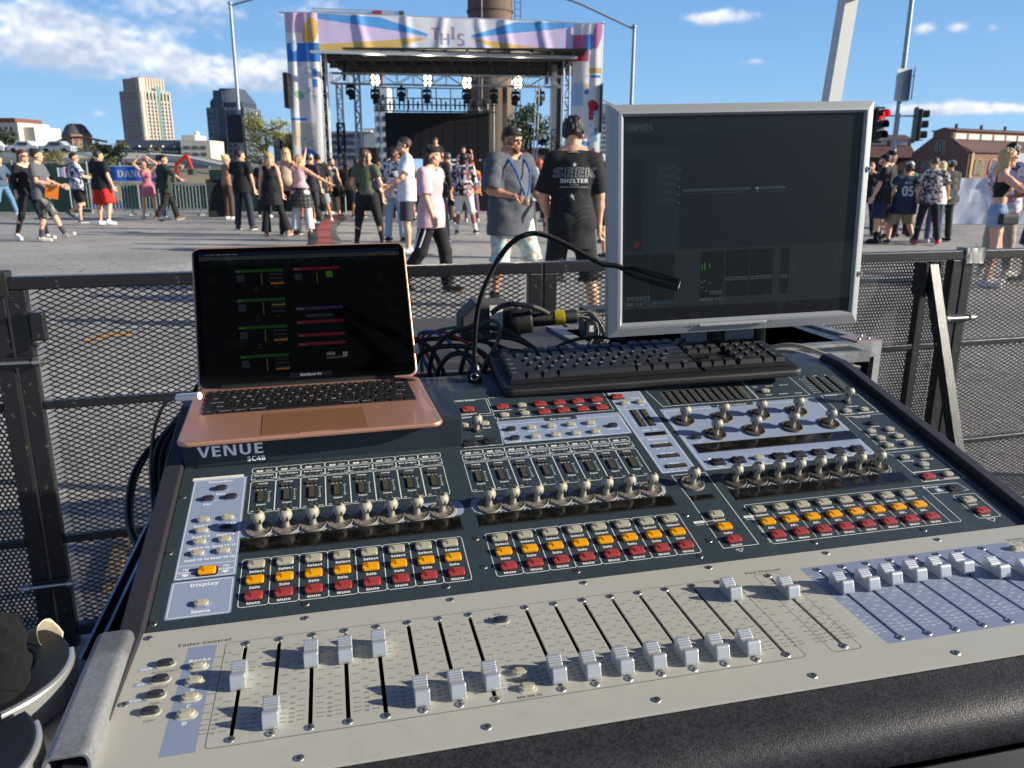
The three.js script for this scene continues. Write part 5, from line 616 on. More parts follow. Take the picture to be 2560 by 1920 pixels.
function ball(c, r) { return { lo: c.map((v, k) => v - r[k]), hi: c.map((v, k) => v + r[k]), d(x, y, z) { const a = (x - c[0]) / r[0], b = (y - c[1]) / r[1], e = (z - c[2]) / r[2]; return (Math.sqrt(a * a + b * b + e * e) - 1) * Math.min(r[0], r[1], r[2]); } }; }
function field(bones, k, mod) {
  const lo = [1e9, 1e9, 1e9], hi = [-1e9, -1e9, -1e9]; for (const b of bones) for (let q = 0; q < 3; q++) { lo[q] = Math.min(lo[q], b.lo[q]); hi[q] = Math.max(hi[q], b.hi[q]); }
  const f = (x, y, z) => { let m = 9; for (const b of bones) { if (x < b.lo[0] - 0.14 || x > b.hi[0] + 0.14 || y < b.lo[1] - 0.14 || y > b.hi[1] + 0.14 || z < b.lo[2] - 0.14 || z > b.hi[2] + 0.14) continue; const d = b.d(x, y, z), h = k - Math.abs(m - d); m = Math.min(m, d); if (h > 0) m -= h * h / (4 * k); } if (m > 8) m = 0.3; return mod ? mod(m, x, y, z) : m; };
  return { f, lo, hi };
}
function skinOf(bones, k, c, mod, pad = 0.03) { const { f, lo, hi } = field(bones, k, mod); return nets(f, lo.map((v) => v - pad), hi.map((v) => v + pad), c); }
const D2R = Math.PI / 180, add3 = (a, b, s = 1) => [a[0] + b[0] * s, a[1] + b[1] * s, a[2] + b[2] * s], mix3 = (a, b, t) => [lerp(a[0], b[0], t), lerp(a[1], b[1], t), lerp(a[2], b[2], t)];
const limb = (side, pitch, splay) => [side * Math.sin(splay * D2R), -Math.cos(splay * D2R) * Math.cos(pitch * D2R), Math.cos(splay * D2R) * Math.sin(pitch * D2R)];
const SKIN = [0xd9a585, 0xc98f6d, 0xb97c5b, 0x8d5a3e, 0x5d3a28].map((c) => phys(c, 0.5, { sheen: 0.2, sheenColor: new THREE.Color(0.6, 0.3, 0.25) }));
const fabrics = new Map(); function fabric(c, r = 0.85, more) { const k = c + '_' + r + (more ? JSON.stringify(Object.keys(more)) + Math.random() : ''); if (!fabrics.has(k)) fabrics.set(k, std(c, r, more)); return fabrics.get(k); }
const HAIRM = std(0xffffff, 0.55, { vertexColors: true }), VC = std(0xffffff, 0.85, { vertexColors: true });
function paint(g, fn) { const P = g.attributes.position, n = P.count, a = new Float32Array(n * 3), c = new THREE.Color(); for (let i = 0; i < n; i++) { c.set(fn(P.getX(i), P.getY(i), P.getZ(i))); a.set([c.r, c.g, c.b], i * 3); } g.setAttribute('color', new THREE.BufferAttribute(a, 3)); return g; }
const blotch = (cols, s, seed) => (x, y, z) => { const n = fbm(x * s + seed, y * s, z * s, 3), m = fbm(x * s * 1.3 + seed + 40, y * s * 1.3, z * s * 1.3, 2); return n > 0.55 ? cols[1] : m > 0.6 && cols[2] !== undefined ? cols[2] : cols[0]; };
const plaid = (a, b, c) => (x, y, z) => { const u = ((Math.atan2(x, z) * 0.19 + 9) / 0.085) % 1, v = ((y + 9) / 0.085) % 1; return (u < 0.32) !== (v < 0.32) ? b : u < 0.32 && v < 0.32 ? 0x1c1c1e : u > 0.6 && u < 0.72 ? c : a; };

function person(o) {
  const p = thing('person', o.label, 'person', [o.at[0], o.y ?? 0, o.at[1]], (o.face ?? 0) * D2R, o.group), H = o.h ?? 1.75, s = H / 1.75, b = o.wide ?? 1, fem = o.fem ?? 0, near = o.near ?? 0, far = o.at[1] < -19, cell = near ? 0.0115 : far ? 0.02 : 0.0155, R = rng(Math.round(o.at[0] * 1000 + 77777));
  const skin = SKIN[o.skin ?? 0], hairM = std(o.hair ?? 0x2b1c14, 0.65);
  // joints (unit figure of 1.75 m, then scaled)
  const lean = (o.lean ?? 0) * D2R, turn = (o.turn ?? 0) * D2R, up = (v) => { let [x, y, z] = v; y -= 0.95; const y2 = y * Math.cos(lean) - z * Math.sin(lean), z2 = y * Math.sin(lean) + z * Math.cos(lean), t = turn * clamp(y / 0.45); return [x * Math.cos(t) + z2 * Math.sin(t), y2 + 0.95, -x * Math.sin(t) + z2 * Math.cos(t)]; };
  const sw = (fem ? 0.158 : 0.18) * (0.6 + 0.4 * b), hw = (fem ? 0.092 : 0.088) * (0.5 + 0.5 * b);
  const hipL = [hw, 0.92, 0], hipR = [-hw, 0.92, 0], shL = up([sw, 1.425, -0.01]), shR = up([-sw, 1.425, -0.01]), neck0 = up([0, 1.44, -0.015]), neck1 = up([0, 1.535, 0.01]), chest = up([0, 1.29, 0]), waist = up([0, 1.09, 0]);
  const leg = (hip, side, q) => { const d1 = limb(side, q[0], q[1]), k = add3(hip, d1, 0.425), d2 = limb(side, q[2], q[3] ?? q[1] * 0.6), a = add3(k, d2, 0.425); return { hip, k, a, pitch: q[4] ?? 0, yaw: q[5] ?? 8 * side, side }; };
  const arm = (sh, side, q) => { const e = add3(sh, limb(side, q[0] + (o.lean ?? 0) * -0.3, q[1]), 0.285), d = limb(side, q[2], q[3]), w = add3(e, d, 0.25); return { sh, e, w, d, side }; };
  const LL = leg(hipL, 1, o.legL ?? [2, 4, -2, 3]), LR = leg(hipR, -1, o.legR ?? [2, 4, -2, 3]), AL = arm(shL, 1, o.armL ?? [4, 10, 14, 6]), AR = arm(shR, -1, o.armR ?? [4, 10, 14, 6]);
  const low = Math.min(LL.a[1] - 0.085 - 0.1 * Math.sin(Math.max(0, LL.pitch) * D2R) * 0, LR.a[1] - 0.085), drop = (v) => [v[0] * s, (v[1] - low) * s, v[2] * s];
  const J = (v) => drop(v), r = (v) => v * s, B = (a, c, ra, rb, q) => bone(J(a), J(c), r(ra), r(rb ?? ra), q);
  // --- body ---
  const bust = fem ? [B(up([0.065, 1.29, 0.07]), up([0.068, 1.27, 0.075]), 0.062 * b), B(up([-0.065, 1.29, 0.07]), up([-0.068, 1.27, 0.075]), 0.062 * b)] : [], flat = { flat: 0.7 };
  const torso = (q, e = 0) => [B([-hw * 0.75, 0.94, -0.01], [hw * 0.75, 0.94, -0.01], 0.112 * q + e, 0.112 * q + e, { flat: 0.9 }), B([0, 0.98, 0], waist, (fem ? 0.135 : 0.142) * q + e, (fem ? 0.115 : 0.137) * q + e, flat), B(waist, chest, (fem ? 0.115 : 0.137) * q + e, (fem ? 0.138 : 0.158) * q + e, flat), B(chest, up([0, 1.37, -0.01]), (fem ? 0.138 : 0.158) * q + e, 0.125 * q + e, flat), B(mix3(shL, shR, 0.14), mix3(shL, shR, 0.86), 0.056 * q + e, 0.056 * q + e), ...(o.belly ? [B([0, 1.06, 0.05], [0, 1.14, 0.05], o.belly * q + e, o.belly * 0.9 * q + e)] : [])];
  const ba = 0.7 + 0.3 * b, legB = (L, q = 1, e = 0) => [B(L.hip, mix3(L.hip, L.k, 0.5), (fem ? 0.089 : 0.083) * b * q + e, 0.07 * b * q + e), B(mix3(L.hip, L.k, 0.5), L.k, 0.07 * b * q + e, 0.053 * ba * q + e), B(L.k, mix3(L.k, L.a, 0.35), 0.052 * ba * q + e, 0.055 * ba * q + e), B(add3(mix3(L.k, L.a, 0.33), [0, 0, -0.012]), L.a, 0.053 * ba * q + e, 0.034 * q + e)];
  const foot = (L) => { const y = L.yaw * D2R, pt = L.pitch * D2R, f = [Math.sin(y) * Math.cos(pt), -Math.sin(pt), Math.cos(y) * Math.cos(pt)], n = [Math.sin(y) * Math.sin(pt), Math.cos(pt), Math.cos(y) * Math.sin(pt)], heel = add3(add3(L.a, n, -0.045), f, -0.035), toe = add3(heel, f, 0.2); return { f, n, heel, toe }; };
  const armB = (A, q = 1, e = 0) => [B(A.sh, mix3(A.sh, A.e, 0.4), 0.05 * ba * q + e, 0.047 * ba * q + e), B(mix3(A.sh, A.e, 0.4), A.e, 0.046 * ba * q + e, 0.038 * ba * q + e), B(A.e, mix3(A.e, A.w, 0.35), 0.04 * ba * q + e, 0.04 * ba * q + e), B(mix3(A.e, A.w, 0.35), A.w, 0.04 * ba * q + e, 0.026 * q + e)];
  const fL = foot(LL), fR = foot(LR), ankle = (L, F) => [B(L.a, F.heel, 0.034, 0.03), B(add3(F.heel, F.n, 0.01), F.toe, 0.03, 0.026)];
  const bodyB = [...torso(0.95), ...bust, B(neck0, neck1, 0.058 * ba, 0.052 * ba), B(mix3(shL, neck1, 0.25), mix3(shL, neck1, 0.8), 0.045, 0.045), B(mix3(shR, neck1, 0.25), mix3(shR, neck1, 0.8), 0.045, 0.045), ...legB(LL, 0.94), ...legB(LR, 0.94), ...ankle(LL, fL), ...ankle(LR, fR), ...armB(AL, 0.95), ...armB(AR, 0.95)];
  const bg = [skinOf(bodyB, 0.028 * s, cell * 1.15)];
  // hands: palm, four unequal fingers with two bends, thumb from the side of the palm
  const hand = (A, curl) => {
    const d = V3(...A.d).normalize(), side = V3(0, 0, 1).addScaledVector(d, -d.z).normalize(), nrm = V3().crossVectors(d, side).multiplyScalar(-A.side), P = (a, l, n) => V3(...A.w).addScaledVector(d, a).addScaledVector(side, l).addScaledVector(nrm, n).toArray(), bs = [B(P(-0.015, 0, 0), P(0.01, 0, 0), 0.026, 0.027)];
    for (let i = 0; i < 4; i++) { const l = 0.03 - i * 0.02, len = [0.072, 0.08, 0.074, 0.058][i], c1 = curl * 0.9 + R() * 0.12, c2 = c1 + curl * 1.0 + 0.1; bs.push(B(P(0.012, l * 0.7, 0), P(0.082, l, 0), 0.0155, 0.0125)); let q = [0.082, 0]; const t1 = [q[0] + Math.cos(c1) * len * 0.5, q[1] + Math.sin(c1) * len * 0.5], t2 = [t1[0] + Math.cos(c2) * len * 0.5, t1[1] + Math.sin(c2) * len * 0.5]; bs.push(B(P(q[0], l, q[1]), P(t1[0], l * 1.08, t1[1]), 0.0105, 0.0095), B(P(t1[0], l * 1.08, t1[1]), P(t2[0], l * 1.1, t2[1]), 0.0093, 0.0078)); }
    bs.push(B(P(0.02, 0.03, 0.004), P(0.055, 0.056, 0.016 + curl * 0.01), 0.0135, 0.011), B(P(0.055, 0.056, 0.016 + curl * 0.01), P(0.088, 0.058 - curl * 0.02, 0.026 + curl * 0.03), 0.0105, 0.0085));
    return skinOf(bs, 0.009 * s, near ? 0.0046 : 0.0065);
  };
  bg.push(hand(AL, o.curlL ?? 0.45), hand(AR, o.curlR ?? 0.45));
  // --- head: skull, jaw, brow, nose, lips, chin, ears; turned on the neck ---
  const hy = (o.look ?? 0) * D2R, hp = (o.nod ?? 0) * D2R, hc = add3(up([0, 1.632, 0.025]), [0, 0, 0]), hq = new THREE.Quaternion().setFromEuler(new THREE.Euler(hp, hy, (o.tilt ?? 0) * D2R, 'YXZ')), hs = o.head ?? 1, HP = (x, y, z) => { const v = V3(x, y, z).multiplyScalar(hs).applyQuaternion(hq); return [hc[0] + v.x, hc[1] + v.y, hc[2] + v.z]; };
  const hinv = hq.clone().invert(), hb = (c, rad) => ({ c, rad }), loc = (x, y, z) => { const c = J(hc); return V3(x - c[0], y - c[1], z - c[2]).applyQuaternion(hinv).divideScalar(s * hs).toArray(); };
  const headB = [ball([0, 0.03, -0.012], [0.076, 0.088, 0.096]), ball([0, -0.03, 0.022], [0.061, 0.075, 0.07]), bone([0, -0.07, 0.05], [0, -0.088, 0.062], 0.033, 0.024), bone([-0.034, -0.06, 0.03], [0.034, -0.06, 0.03], 0.036), bone([0, 0.012, 0.084], [0, -0.026, 0.101], 0.0095, 0.0135), bone([-0.008, -0.03, 0.09], [0.008, -0.03, 0.09], 0.0095), bone([-0.035, 0.026, 0.07], [0.035, 0.026, 0.07], 0.0165), bone([-0.016, -0.054, 0.083], [0.016, -0.054, 0.083], 0.0085), bone([0, -0.13, -0.012], [0, -0.03, -0.02], 0.05, 0.052), bone([-0.052, -0.012, 0.05], [-0.035, -0.03, 0.066], 0.017), bone([0.052, -0.012, 0.05], [0.035, -0.03, 0.066], 0.017), ...[-1, 1].map((k) => ball([k * 0.079, -0.004, -0.008], [0.009, 0.03, 0.018]))];
  const toScene = (g) => { g.scale(s * hs, s * hs, s * hs); g.applyQuaternion(hq); const c = J(hc); g.translate(...c); return g; };
  bg.push(toScene(skinOf(headB, 0.012, near ? 0.0052 : 0.0075, (m, x, y, z) => { const ex = Math.abs(x) - 0.032, ey = y - 0.006, ez = z - 0.088; return Math.max(m, -(Math.sqrt(ex * ex + ey * ey * 1.6 + ez * ez) - 0.0165)); })));
  const body = part('body', bg, skin, p);
  // eyes, brows, mouth
  for (const k of [-1, 1]) { const e = part('eye', toScene(at(new THREE.SphereGeometry(0.0115, 10, 8), k * 0.032, 0.006, 0.0725)), std(0xe4ddd4, 0.3), p); part('iris', toScene(at(new THREE.SphereGeometry(0.0055, 8, 6), k * 0.032, 0.006, 0.0805)), std(0x2a1c14, 0.2), e); part('eyebrow', toScene(bar([k * 0.017, 0.0275, 0.0875], [k * 0.05, 0.0285, 0.072], 0.005, 0.006)), hairM, p); }
  part('mouth', toScene(at(new THREE.SphereGeometry(1, 10, 6).scale(0.021, 0.0055, 0.007), 0, -0.0535, 0.087)), std(0x9c5348, 0.5), p);
  // --- hair ---
  const hn = (x, y, z) => (fbm(x * 55, y * 17, z * 55, 3) - 0.5) * 0.026 + (vnoise(x * 160, y * 30, z * 160) - 0.5) * 0.006;
  if (o.hairStyle !== 'none') {
    const st = o.hairStyle ?? 'short', hB = [ball([0, 0.036, -0.02], st === 'buzz' ? [0.0785, 0.088, 0.097] : st === 'full' ? [0.088, 0.103, 0.107] : [0.084, 0.096, 0.103])];
    if (st === 'short' || st === 'full') hB.push(ball([0, -0.01, -0.055], [0.072, 0.07, 0.058]));
    if (st === 'long') { hB.push(bone([0, 0.02, -0.05], [0, -0.12, -0.075], 0.082, 0.085, { flat: 0.7 }), bone([0, -0.12, -0.078], [0.0, -0.28, -0.085], 0.085, 0.055, { flat: 0.55 }), bone([-0.07, 0.01, 0.005], [-0.075, -0.16, -0.005], 0.026, 0.024), bone([0.07, 0.01, 0.005], [0.075, -0.16, -0.005], 0.026, 0.024)); }
    if (st === 'bob') hB.push(bone([0, 0.0, -0.04], [0, -0.09, -0.04], 0.088, 0.086, { flat: 0.75 }));
    if (st === 'bun') hB.push(ball([0, 0.075, -0.1], [0.05, 0.046, 0.046]), ball([0, 0, -0.06], [0.07, 0.07, 0.05]));
    if (st === 'pony') hB.push(ball([0, 0.04, -0.105], [0.03, 0.03, 0.03]), bone([0, 0.04, -0.11], [0, -0.13, -0.115], 0.032, 0.022), ball([0, 0.0, -0.05], [0.072, 0.07, 0.056]));
    const g = skinOf(hB, 0.02, near ? 0.0062 : 0.009, (m, x, y, z) => { const line = 0.066 - Math.abs(x) * 0.25, face = Math.min(z - (0.01 + clamp((y - 0.02) * 0.9, 0, 1) * 1.1) - (y > 0.062 ? 0.05 : 0), 0.02); const low2 = st === 'short' || st === 'full' || st === 'buzz' ? -(y + 0.062 + z * 0.5) : -9; return Math.max(m + hn(x, y, z) * (st === 'buzz' ? 0.4 : 1.2), y < line ? z - 0.012 - Math.max(0, y - 0.035) * 2 : -9, low2); });
    { const c0 = new THREE.Color(o.hair ?? 0x2b1c14), q = rng(3)() * 9, tmp = new THREE.Color(); paint(g, (x, y, z) => tmp.copy(c0).multiplyScalar(0.65 + 0.9 * fbm(x * 130 + q, y * 14, z * 130, 2))); part('hair', toScene(g), HAIRM, p); }
  }
  if (o.beard) part('beard', toScene(skinOf([bone([0, -0.075, 0.055], [0, -0.105, 0.064], 0.036, 0.028), bone([-0.055, -0.035, 0.03], [-0.03, -0.075, 0.05], 0.02), bone([0.055, -0.035, 0.03], [0.03, -0.075, 0.05], 0.02)], 0.02, near ? 0.006 : 0.008, (m, x, y, z) => Math.max(m + hn(x, y, z) * 0.5, -(Math.hypot(x, (y + 0.054) * 1.5, z - 0.095) - 0.02)))), std(o.beard, 0.8), p);
  if (o.glasses !== undefined) { const gm = std(o.glasses, 0.12), f = part('glasses', [...[-1, 1].map((k) => toScene(at(new THREE.SphereGeometry(1, 12, 8).scale(0.0225, 0.0165, 0.004), k * 0.032, 0.004, 0.0945)))], gm, p); part('glasses_arm', [-1, 1].map((k) => toScene(bar([k * 0.054, 0.008, 0.09], [k * 0.08, 0.006, -0.01], 0.003, 0.004))).concat([toScene(bar([-0.012, 0.007, 0.0965], [0.012, 0.007, 0.0965], 0.003))]), MAT.blackPlastic, f); }
  if (o.cap !== undefined) {   // baseball cap; capBack turns it round
    const cm = typeof o.cap === 'number' ? fabric(o.cap, 0.9) : VC, k = o.capBack ? -1 : 1; let crown = skinOf([ball([0, 0.04, -0.012], [0.088, 0.092, 0.107])], 0.02, near ? 0.006 : 0.009, (m, x, y, z) => Math.max(m, 0.042 - y + z * 0.12)); if (cm === VC) paint(crown, o.cap); const c = part('cap', toScene(crown), cm, p);
    const bs = new THREE.Shape(); bs.absarc(0, 0, 0.083, 0.25, Math.PI - 0.25, false); bs.bezierCurveTo(-0.05, 0.14, 0.05, 0.14, 0.08, 0.02); const br = extr(bs, 0.0045, 0.001); br.rotateX(Math.PI / 2); const P = br.attributes.position; for (let i = 0; i < P.count; i++) P.setY(i, P.getY(i) - P.getX(i) ** 2 * 3.2); br.rotateX(0.12); br.translate(0, 0.064, 0.012); if (k < 0) br.rotateY(Math.PI); if (!o.noBrim) part('cap_brim', toScene(cm === VC ? paint(plain(br), o.cap) : br), cm, c);
  }
  if (o.bucket !== undefined) { const c = part('bucket_hat', toScene(lathe([[0, 0.135], [0.05, 0.134], [0.075, 0.125], [0.088, 0.055], [0.135, 0.022], [0.137, 0.018], [0.09, 0.045], [0.085, 0.05]], 22)), fabric(o.bucket, 0.9), p); }
  // --- clothes ---
  const fold = (amp, f2 = 1) => { const q = R() * 50; return (m, x, y, z) => m + (fbm(x * 9 * f2 + q, y * 5 * f2, z * 9 * f2, 2) - 0.5) * amp * 2 + Math.sin((y * 46 + x * 24 + fbm(x * 6 + q, y * 6, z * 6, 2) * 9)) * amp * 0.16; };
  const gc = near ? 0.0098 : far ? 0.019 : 0.0145;
  const wear = (name, bones, k, amp, m, clip) => { const fd = fold(amp * s); const g = skinOf(bones, k * s, gc, (d, x, y, z) => { let v = fd(d, x, y, z); return clip ? Math.max(v, clip(x, y, z)) : v; }); let mat = m; if (typeof m === 'function') { paint(g, (x, y, z) => m(x / s, y / s, z / s)); mat = VC; } else if (typeof m === 'number') mat = fabric(m); return part(name, g, mat, p); };
  const t = o.top, bo = o.bottom, sleeve = (A, len, ra, rb) => len <= 1 ? [B(A.sh, mix3(A.sh, A.e, len), ra, rb, { cut: 1 })] : [B(A.sh, A.e, ra, (ra + rb) / 2), B(A.e, mix3(A.e, A.w, len - 1), (ra + rb) / 2, rb, { cut: 1 })];
  if (t) {
    const e = t.loose ?? 0.022, hem = t.hem ?? 0.86, hy0 = (hem - low) * s, tb = [...torso(0.95, e), ...bust.map((q) => q)];
    if (fem) tb.push(B(up([0.065, 1.29, 0.07]), up([-0.065, 1.29, 0.07]), 0.062 * b + e * 0.4));
    if (hem < 0.93) tb.push(B([0, 1.02, -0.004], [0, hem - 0.1, 0], (hw * 0.78 + 0.112 + e) * (0.5 + b * 0.5), (hw * 0.8 + 0.115 + e * 1.4) * (0.5 + b * 0.5), { flat: 0.7 }));
    if (t.sleeve) for (const A of [AL, AR]) tb.push(...sleeve(A, t.sleeve, (0.056 + e * 0.7) * ba, (t.cuff ?? (t.sleeve > 1 ? 0.04 : 0.056 + e)) * (t.sleeve > 1 ? 1 : ba)));
    const nk = J(up([0, 1.47, 0.02])), low2 = t.neck ?? 0.055, tank = t.tank;
    wear(t.name ?? 'shirt', tb, 0.03, t.fold ?? 0.008, t.color, (x, y, z) => { let c = hy0 - y; const dx = x - nk[0], dy = y - nk[1], dz = z - nk[2]; c = Math.max(c, -(Math.sqrt(dx * dx * 0.85 + dy * dy * 1.3 + dz * dz) - low2 * s)); if (tank) c = Math.max(c, y - (J(up([0, tank, 0]))[1] + (Math.abs(Math.abs(x) - 0.07 * s) < 0.018 * s ? 0.2 : 0) + (z < 0 ? (t.back ?? 0) * s : 0))); return c; });
  }
  if (bo) {
    const e = bo.loose ?? 0.014, cut = bo.len ?? 0.98, cuff = bo.cuff ?? 0.058, w0 = [B([-hw * 0.75, 0.94, -0.01], [hw * 0.75, 0.94, -0.01], 0.112 + e, 0.112 + e, { flat: 0.9 }), B([0, 0.99, 0], [0, 1.0, 0], 0.138 + e * 0.6, 0.138 + e * 0.6, flat)]; const top = (((bo.waist ?? 1.02)) - low) * s;
    for (const L of [LL, LR]) { const K = 0.5; if (cut <= K) w0.push(B(L.hip, mix3(L.hip, L.k, cut / K), (0.088 * b) + e, (bo.cuff ?? 0.085) * b, { cut: 1 })); else { w0.push(B(L.hip, L.k, 0.086 * b + e, (bo.knee ?? 0.062) * ba + e * 0.6), B(L.k, mix3(L.k, L.a, (cut - K) / K), (bo.knee ?? 0.062) * ba + e * 0.6, cuff, { cut: 1 })); } }
    wear(bo.name ?? 'trousers', w0, 0.03, bo.fold ?? 0.007, bo.color, (x, y, z) => y - top);
  }
  if (o.skirt) { const q = o.skirt, k = (v) => (v - low) * s; wear(q.name ?? 'skirt', [B([-hw * 0.5, q.top ?? 1.0, 0], [-hw * 0.7, q.hem, 0], 0.12 + (q.loose ?? 0.01), q.r ?? 0.14, { flat: 0.9 }), B([hw * 0.5, q.top ?? 1.0, 0], [hw * 0.7, q.hem, 0], 0.12 + (q.loose ?? 0.01), q.r ?? 0.14, { flat: 0.9 })], 0.04, 0.012, q.color, (x, y, z) => Math.max(y - k((q.top ?? 1.0) + 0.03), k(q.hem) - y)); }
  // shoes (and socks)
  if (o.shoes !== undefined) for (const [L, F] of [[LL, fL], [LR, fR]]) {
    const n = F.n, base = J(add3(F.heel, n, -0.036)), cc = new THREE.Color(o.shoes), sole = new THREE.Color(o.sole ?? 0xd8d6d0); const sb = [B(add3(F.heel, n, 0.002), add3(F.heel, F.f, 0.07), 0.042, 0.043), B(add3(F.heel, F.f, 0.07), F.toe, 0.043, 0.038), B(add3(F.heel, n, 0.02), add3(L.a, n, 0.0), 0.043, o.boot ? 0.05 : 0.04)];
    const g = skinOf(sb, 0.02 * s, near ? 0.008 : 0.011, (m, x, y, z) => Math.max(m, -((x - base[0]) * n[0] + (y - base[1]) * n[1] + (z - base[2]) * n[2]))); paint(g, (x, y, z) => ((x - base[0]) * n[0] + (y - base[1]) * n[1] + (z - base[2]) * n[2] < 0.024 * s ? sole : cc)); part('shoe', g, VC, p);
    if (o.socks !== undefined) part('sock', skinOf([B(mix3(L.a, L.k, o.sockLen ?? 0.3), L.a, 0.053 * ba, 0.043)], 0.01, 0.01), fabric(o.socks, 0.9), p);
  }
  p.userData.J = undefined; delete p.userData.J;
  return { p, J, B, s, up, low, HP, hc, AL, AR, shL, shR, LL, LR, toScene, wear, V: (v) => V3(...J(v)) };
}

// ---------- the crowd ----------
const CG = undefined;
function backPrint(mesh, J, t, x0, x1, y0, y1, front = false) {   // print on the back (or front) of a garment, unit-figure metres
  const g = mesh.geometry, P = g.attributes.position, N = g.attributes.normal, U = g.attributes.uv, a = J([x0, y0, 0]), b = J([x1, y1, 0]);
  for (let i = 0; i < P.count; i++) { const ok = front ? N.getZ(i) > -0.1 : N.getZ(i) < 0.1; let u = (P.getX(i) - a[0]) / (b[0] - a[0]), v = (P.getY(i) - a[1]) / (b[1] - a[1]); if (!front) u = 1 - u; U.setXY(i, ok ? clamp(u, 0.004, 0.996) : 0.002, ok ? clamp(v, 0.004, 0.996) : 0.002); }
  mesh.material = std(0xffffff, 0.85, { map: t });
}
const walkR = { legL: [24, 3, 14, 2, -8], legR: [-12, 3, -34, 2, 22] }, walkL = { legL: [-12, 3, -34, 2, 22], legR: [24, 3, 14, 2, -8] }, stand = { legL: [3, 7, -2, 5], legR: [1, 7, -2, 5] }, wideLeg = { legL: [2, 12, -3, 6], legR: [2, 12, -3, 6] };
const tee = (color, more = {}) => ({ color, sleeve: 0.72, loose: 0.024, hem: 0.84, ...more }), shorts = (color, more = {}) => ({ name: 'shorts', color, len: 0.5, cuff: 0.098, loose: 0.022, fold: 0.009, ...more }), pants = (color, more = {}) => ({ color, ...more });
const FLORAL_BW = blotch([0xd9d7d2, 0x17181b], 22, 3), FLORAL_NAVY = blotch([0xcfd0d6, 0x2b3350, 0x7b86a8], 20, 9), FLORAL_PINK = blotch([0xcdb4c0, 0xf0e8e6, 0x54566a], 22, 17), FLORAL_DK = blotch([0x35282c, 0xc9bcb4, 0x8e8280], 26, 23), FLORAL_MIX = blotch([0x26262a, 0xd8d2cc, 0xc88a90], 18, 31), CAMO = blotch([0x6b6c66, 0x3a3b38, 0x8f8e86], 16, 41), TIEDYE = (x, y) => { const r = Math.hypot(x, (y - 1.2) * 1.0) * 14 + fbm(x * 12, y * 12, 1, 2) * 3; return [0xb43a30, 0xc9842a, 0xc4b83a, 0x3f8e46, 0x2f5f9e][Math.floor(r) % 5]; }, AQUA = blotch([0xa9c7bf, 0xc9d6c4, 0xb58a70], 17, 51), ARMY = blotch([0x2a2b28, 0x4c4a40, 0x1a1b1a], 14, 61), JEAN = 0x7e93ab, DENIM = 0x5f7691;

// --- left side ---
person({ at: [-15.6, -25.1], h: 1.84, face: 80, label: 'person in blue denim jacket and jeans cut off by the left edge', hair: 0x2a1c14, top: { name: 'jacket', color: 0x44566b, sleeve: 1.9, loose: 0.03, hem: 0.9 }, bottom: pants(0x5d7fa0), shoes: 0xd8d8d6, armL: [35, 10, 70, -5], armR: [20, 10, 75, 0], ...walkR });
const w1 = person({ at: [-9.75, -16.5], h: 1.79, fem: 1, face: 62, look: 5, label: 'woman in black top and leggings with sunglasses walking at the far left', hair: 0x4a3324, hairStyle: 'long', glasses: 0x0b0b0c, top: { color: 0x131417, sleeve: 1.75, loose: 0.012, hem: 0.9, neck: 0.075 }, bottom: pants(0x16171a, { name: 'leggings', loose: 0.004, cuff: 0.04, knee: 0.055 }), shoes: 0xe4e3e0, armL: [20, 14, 78, -18], armR: [-8, 14, 30, 10], legL: [20, 3, 14, 2, -6], legR: [-16, 3, -30, 2, 18] });
const w2 = person({ at: [-9.25, -16.1], h: 1.77, face: 98, label: 'man in grey shirt and grey patterned shorts striding at the left with an orange folder', hair: 0x2a211c, hairStyle: 'full', top: tee(0x595b60, { loose: 0.03, hem: 0.82 }), bottom: shorts(CAMO, { len: 0.52, cuff: 0.11 }), shoes: 0xb9b2a6, socks: 0x4a4352, armL: [15, 12, 70, 0], armR: [12, 16, 78, -8], legL: [-8, 3, -14, 2, 4], legR: [30, 3, 24, 2, -18] });
part('folder', [box(0.02, 0.3, 0.22, 0, 0, 0)], std(0xd9761a, 0.6), w2.p, [w2.V(w2.AR.w).x + 0.05, w2.V(w2.AR.w).y - 0.12, w2.V(w2.AR.w).z - 0.02], [0.2, 0.2, 0.1]);
const w3 = person({ at: [-11.5, -21.7], h: 1.81, face: 135, look: -35, label: 'man in white and navy floral shirt and black shorts kicking one foot back', hair: 0x1c1613, glasses: 0x0b0b0c, top: tee(FLORAL_NAVY, { sleeve: 0.85, loose: 0.03 }), bottom: shorts(0x101114, { len: 0.46 }), shoes: 0x4a4d55, armL: [30, 14, 85, -25], armR: [25, 14, 80, -25], legL: [6, 4, 0, 3], legR: [8, 6, -62, 4, 40] });
{ const a = w3.V(w3.up([0.13, 1.47, 0.0])), b = w3.V(w3.up([-0.12, 1.08, -0.15])), c = w3.V(w3.up([0.02, 1.3, -0.19])); part('bag_strap', tube([a.toArray(), c.toArray(), b.toArray()], 0.016, 6), std(0x17181b, 0.7), w3.p); }
person({ at: [-10.6, -21.2], h: 1.87, wide: 1.25, face: 160, look: -25, label: 'man in black tee and bright red shorts walking away at the left', hair: 0x17120f, top: tee(0x15161a, { loose: 0.034, hem: 0.84 }), bottom: shorts(0xc92a16, { len: 0.5, cuff: 0.12, loose: 0.03 }), shoes: 0xe6e5e2, armL: [14, 16, 40, 6], armR: [-10, 20, 14, 14], legL: [8, 10, 2, 9], legR: [-4, 16, -22, 12, 10] });
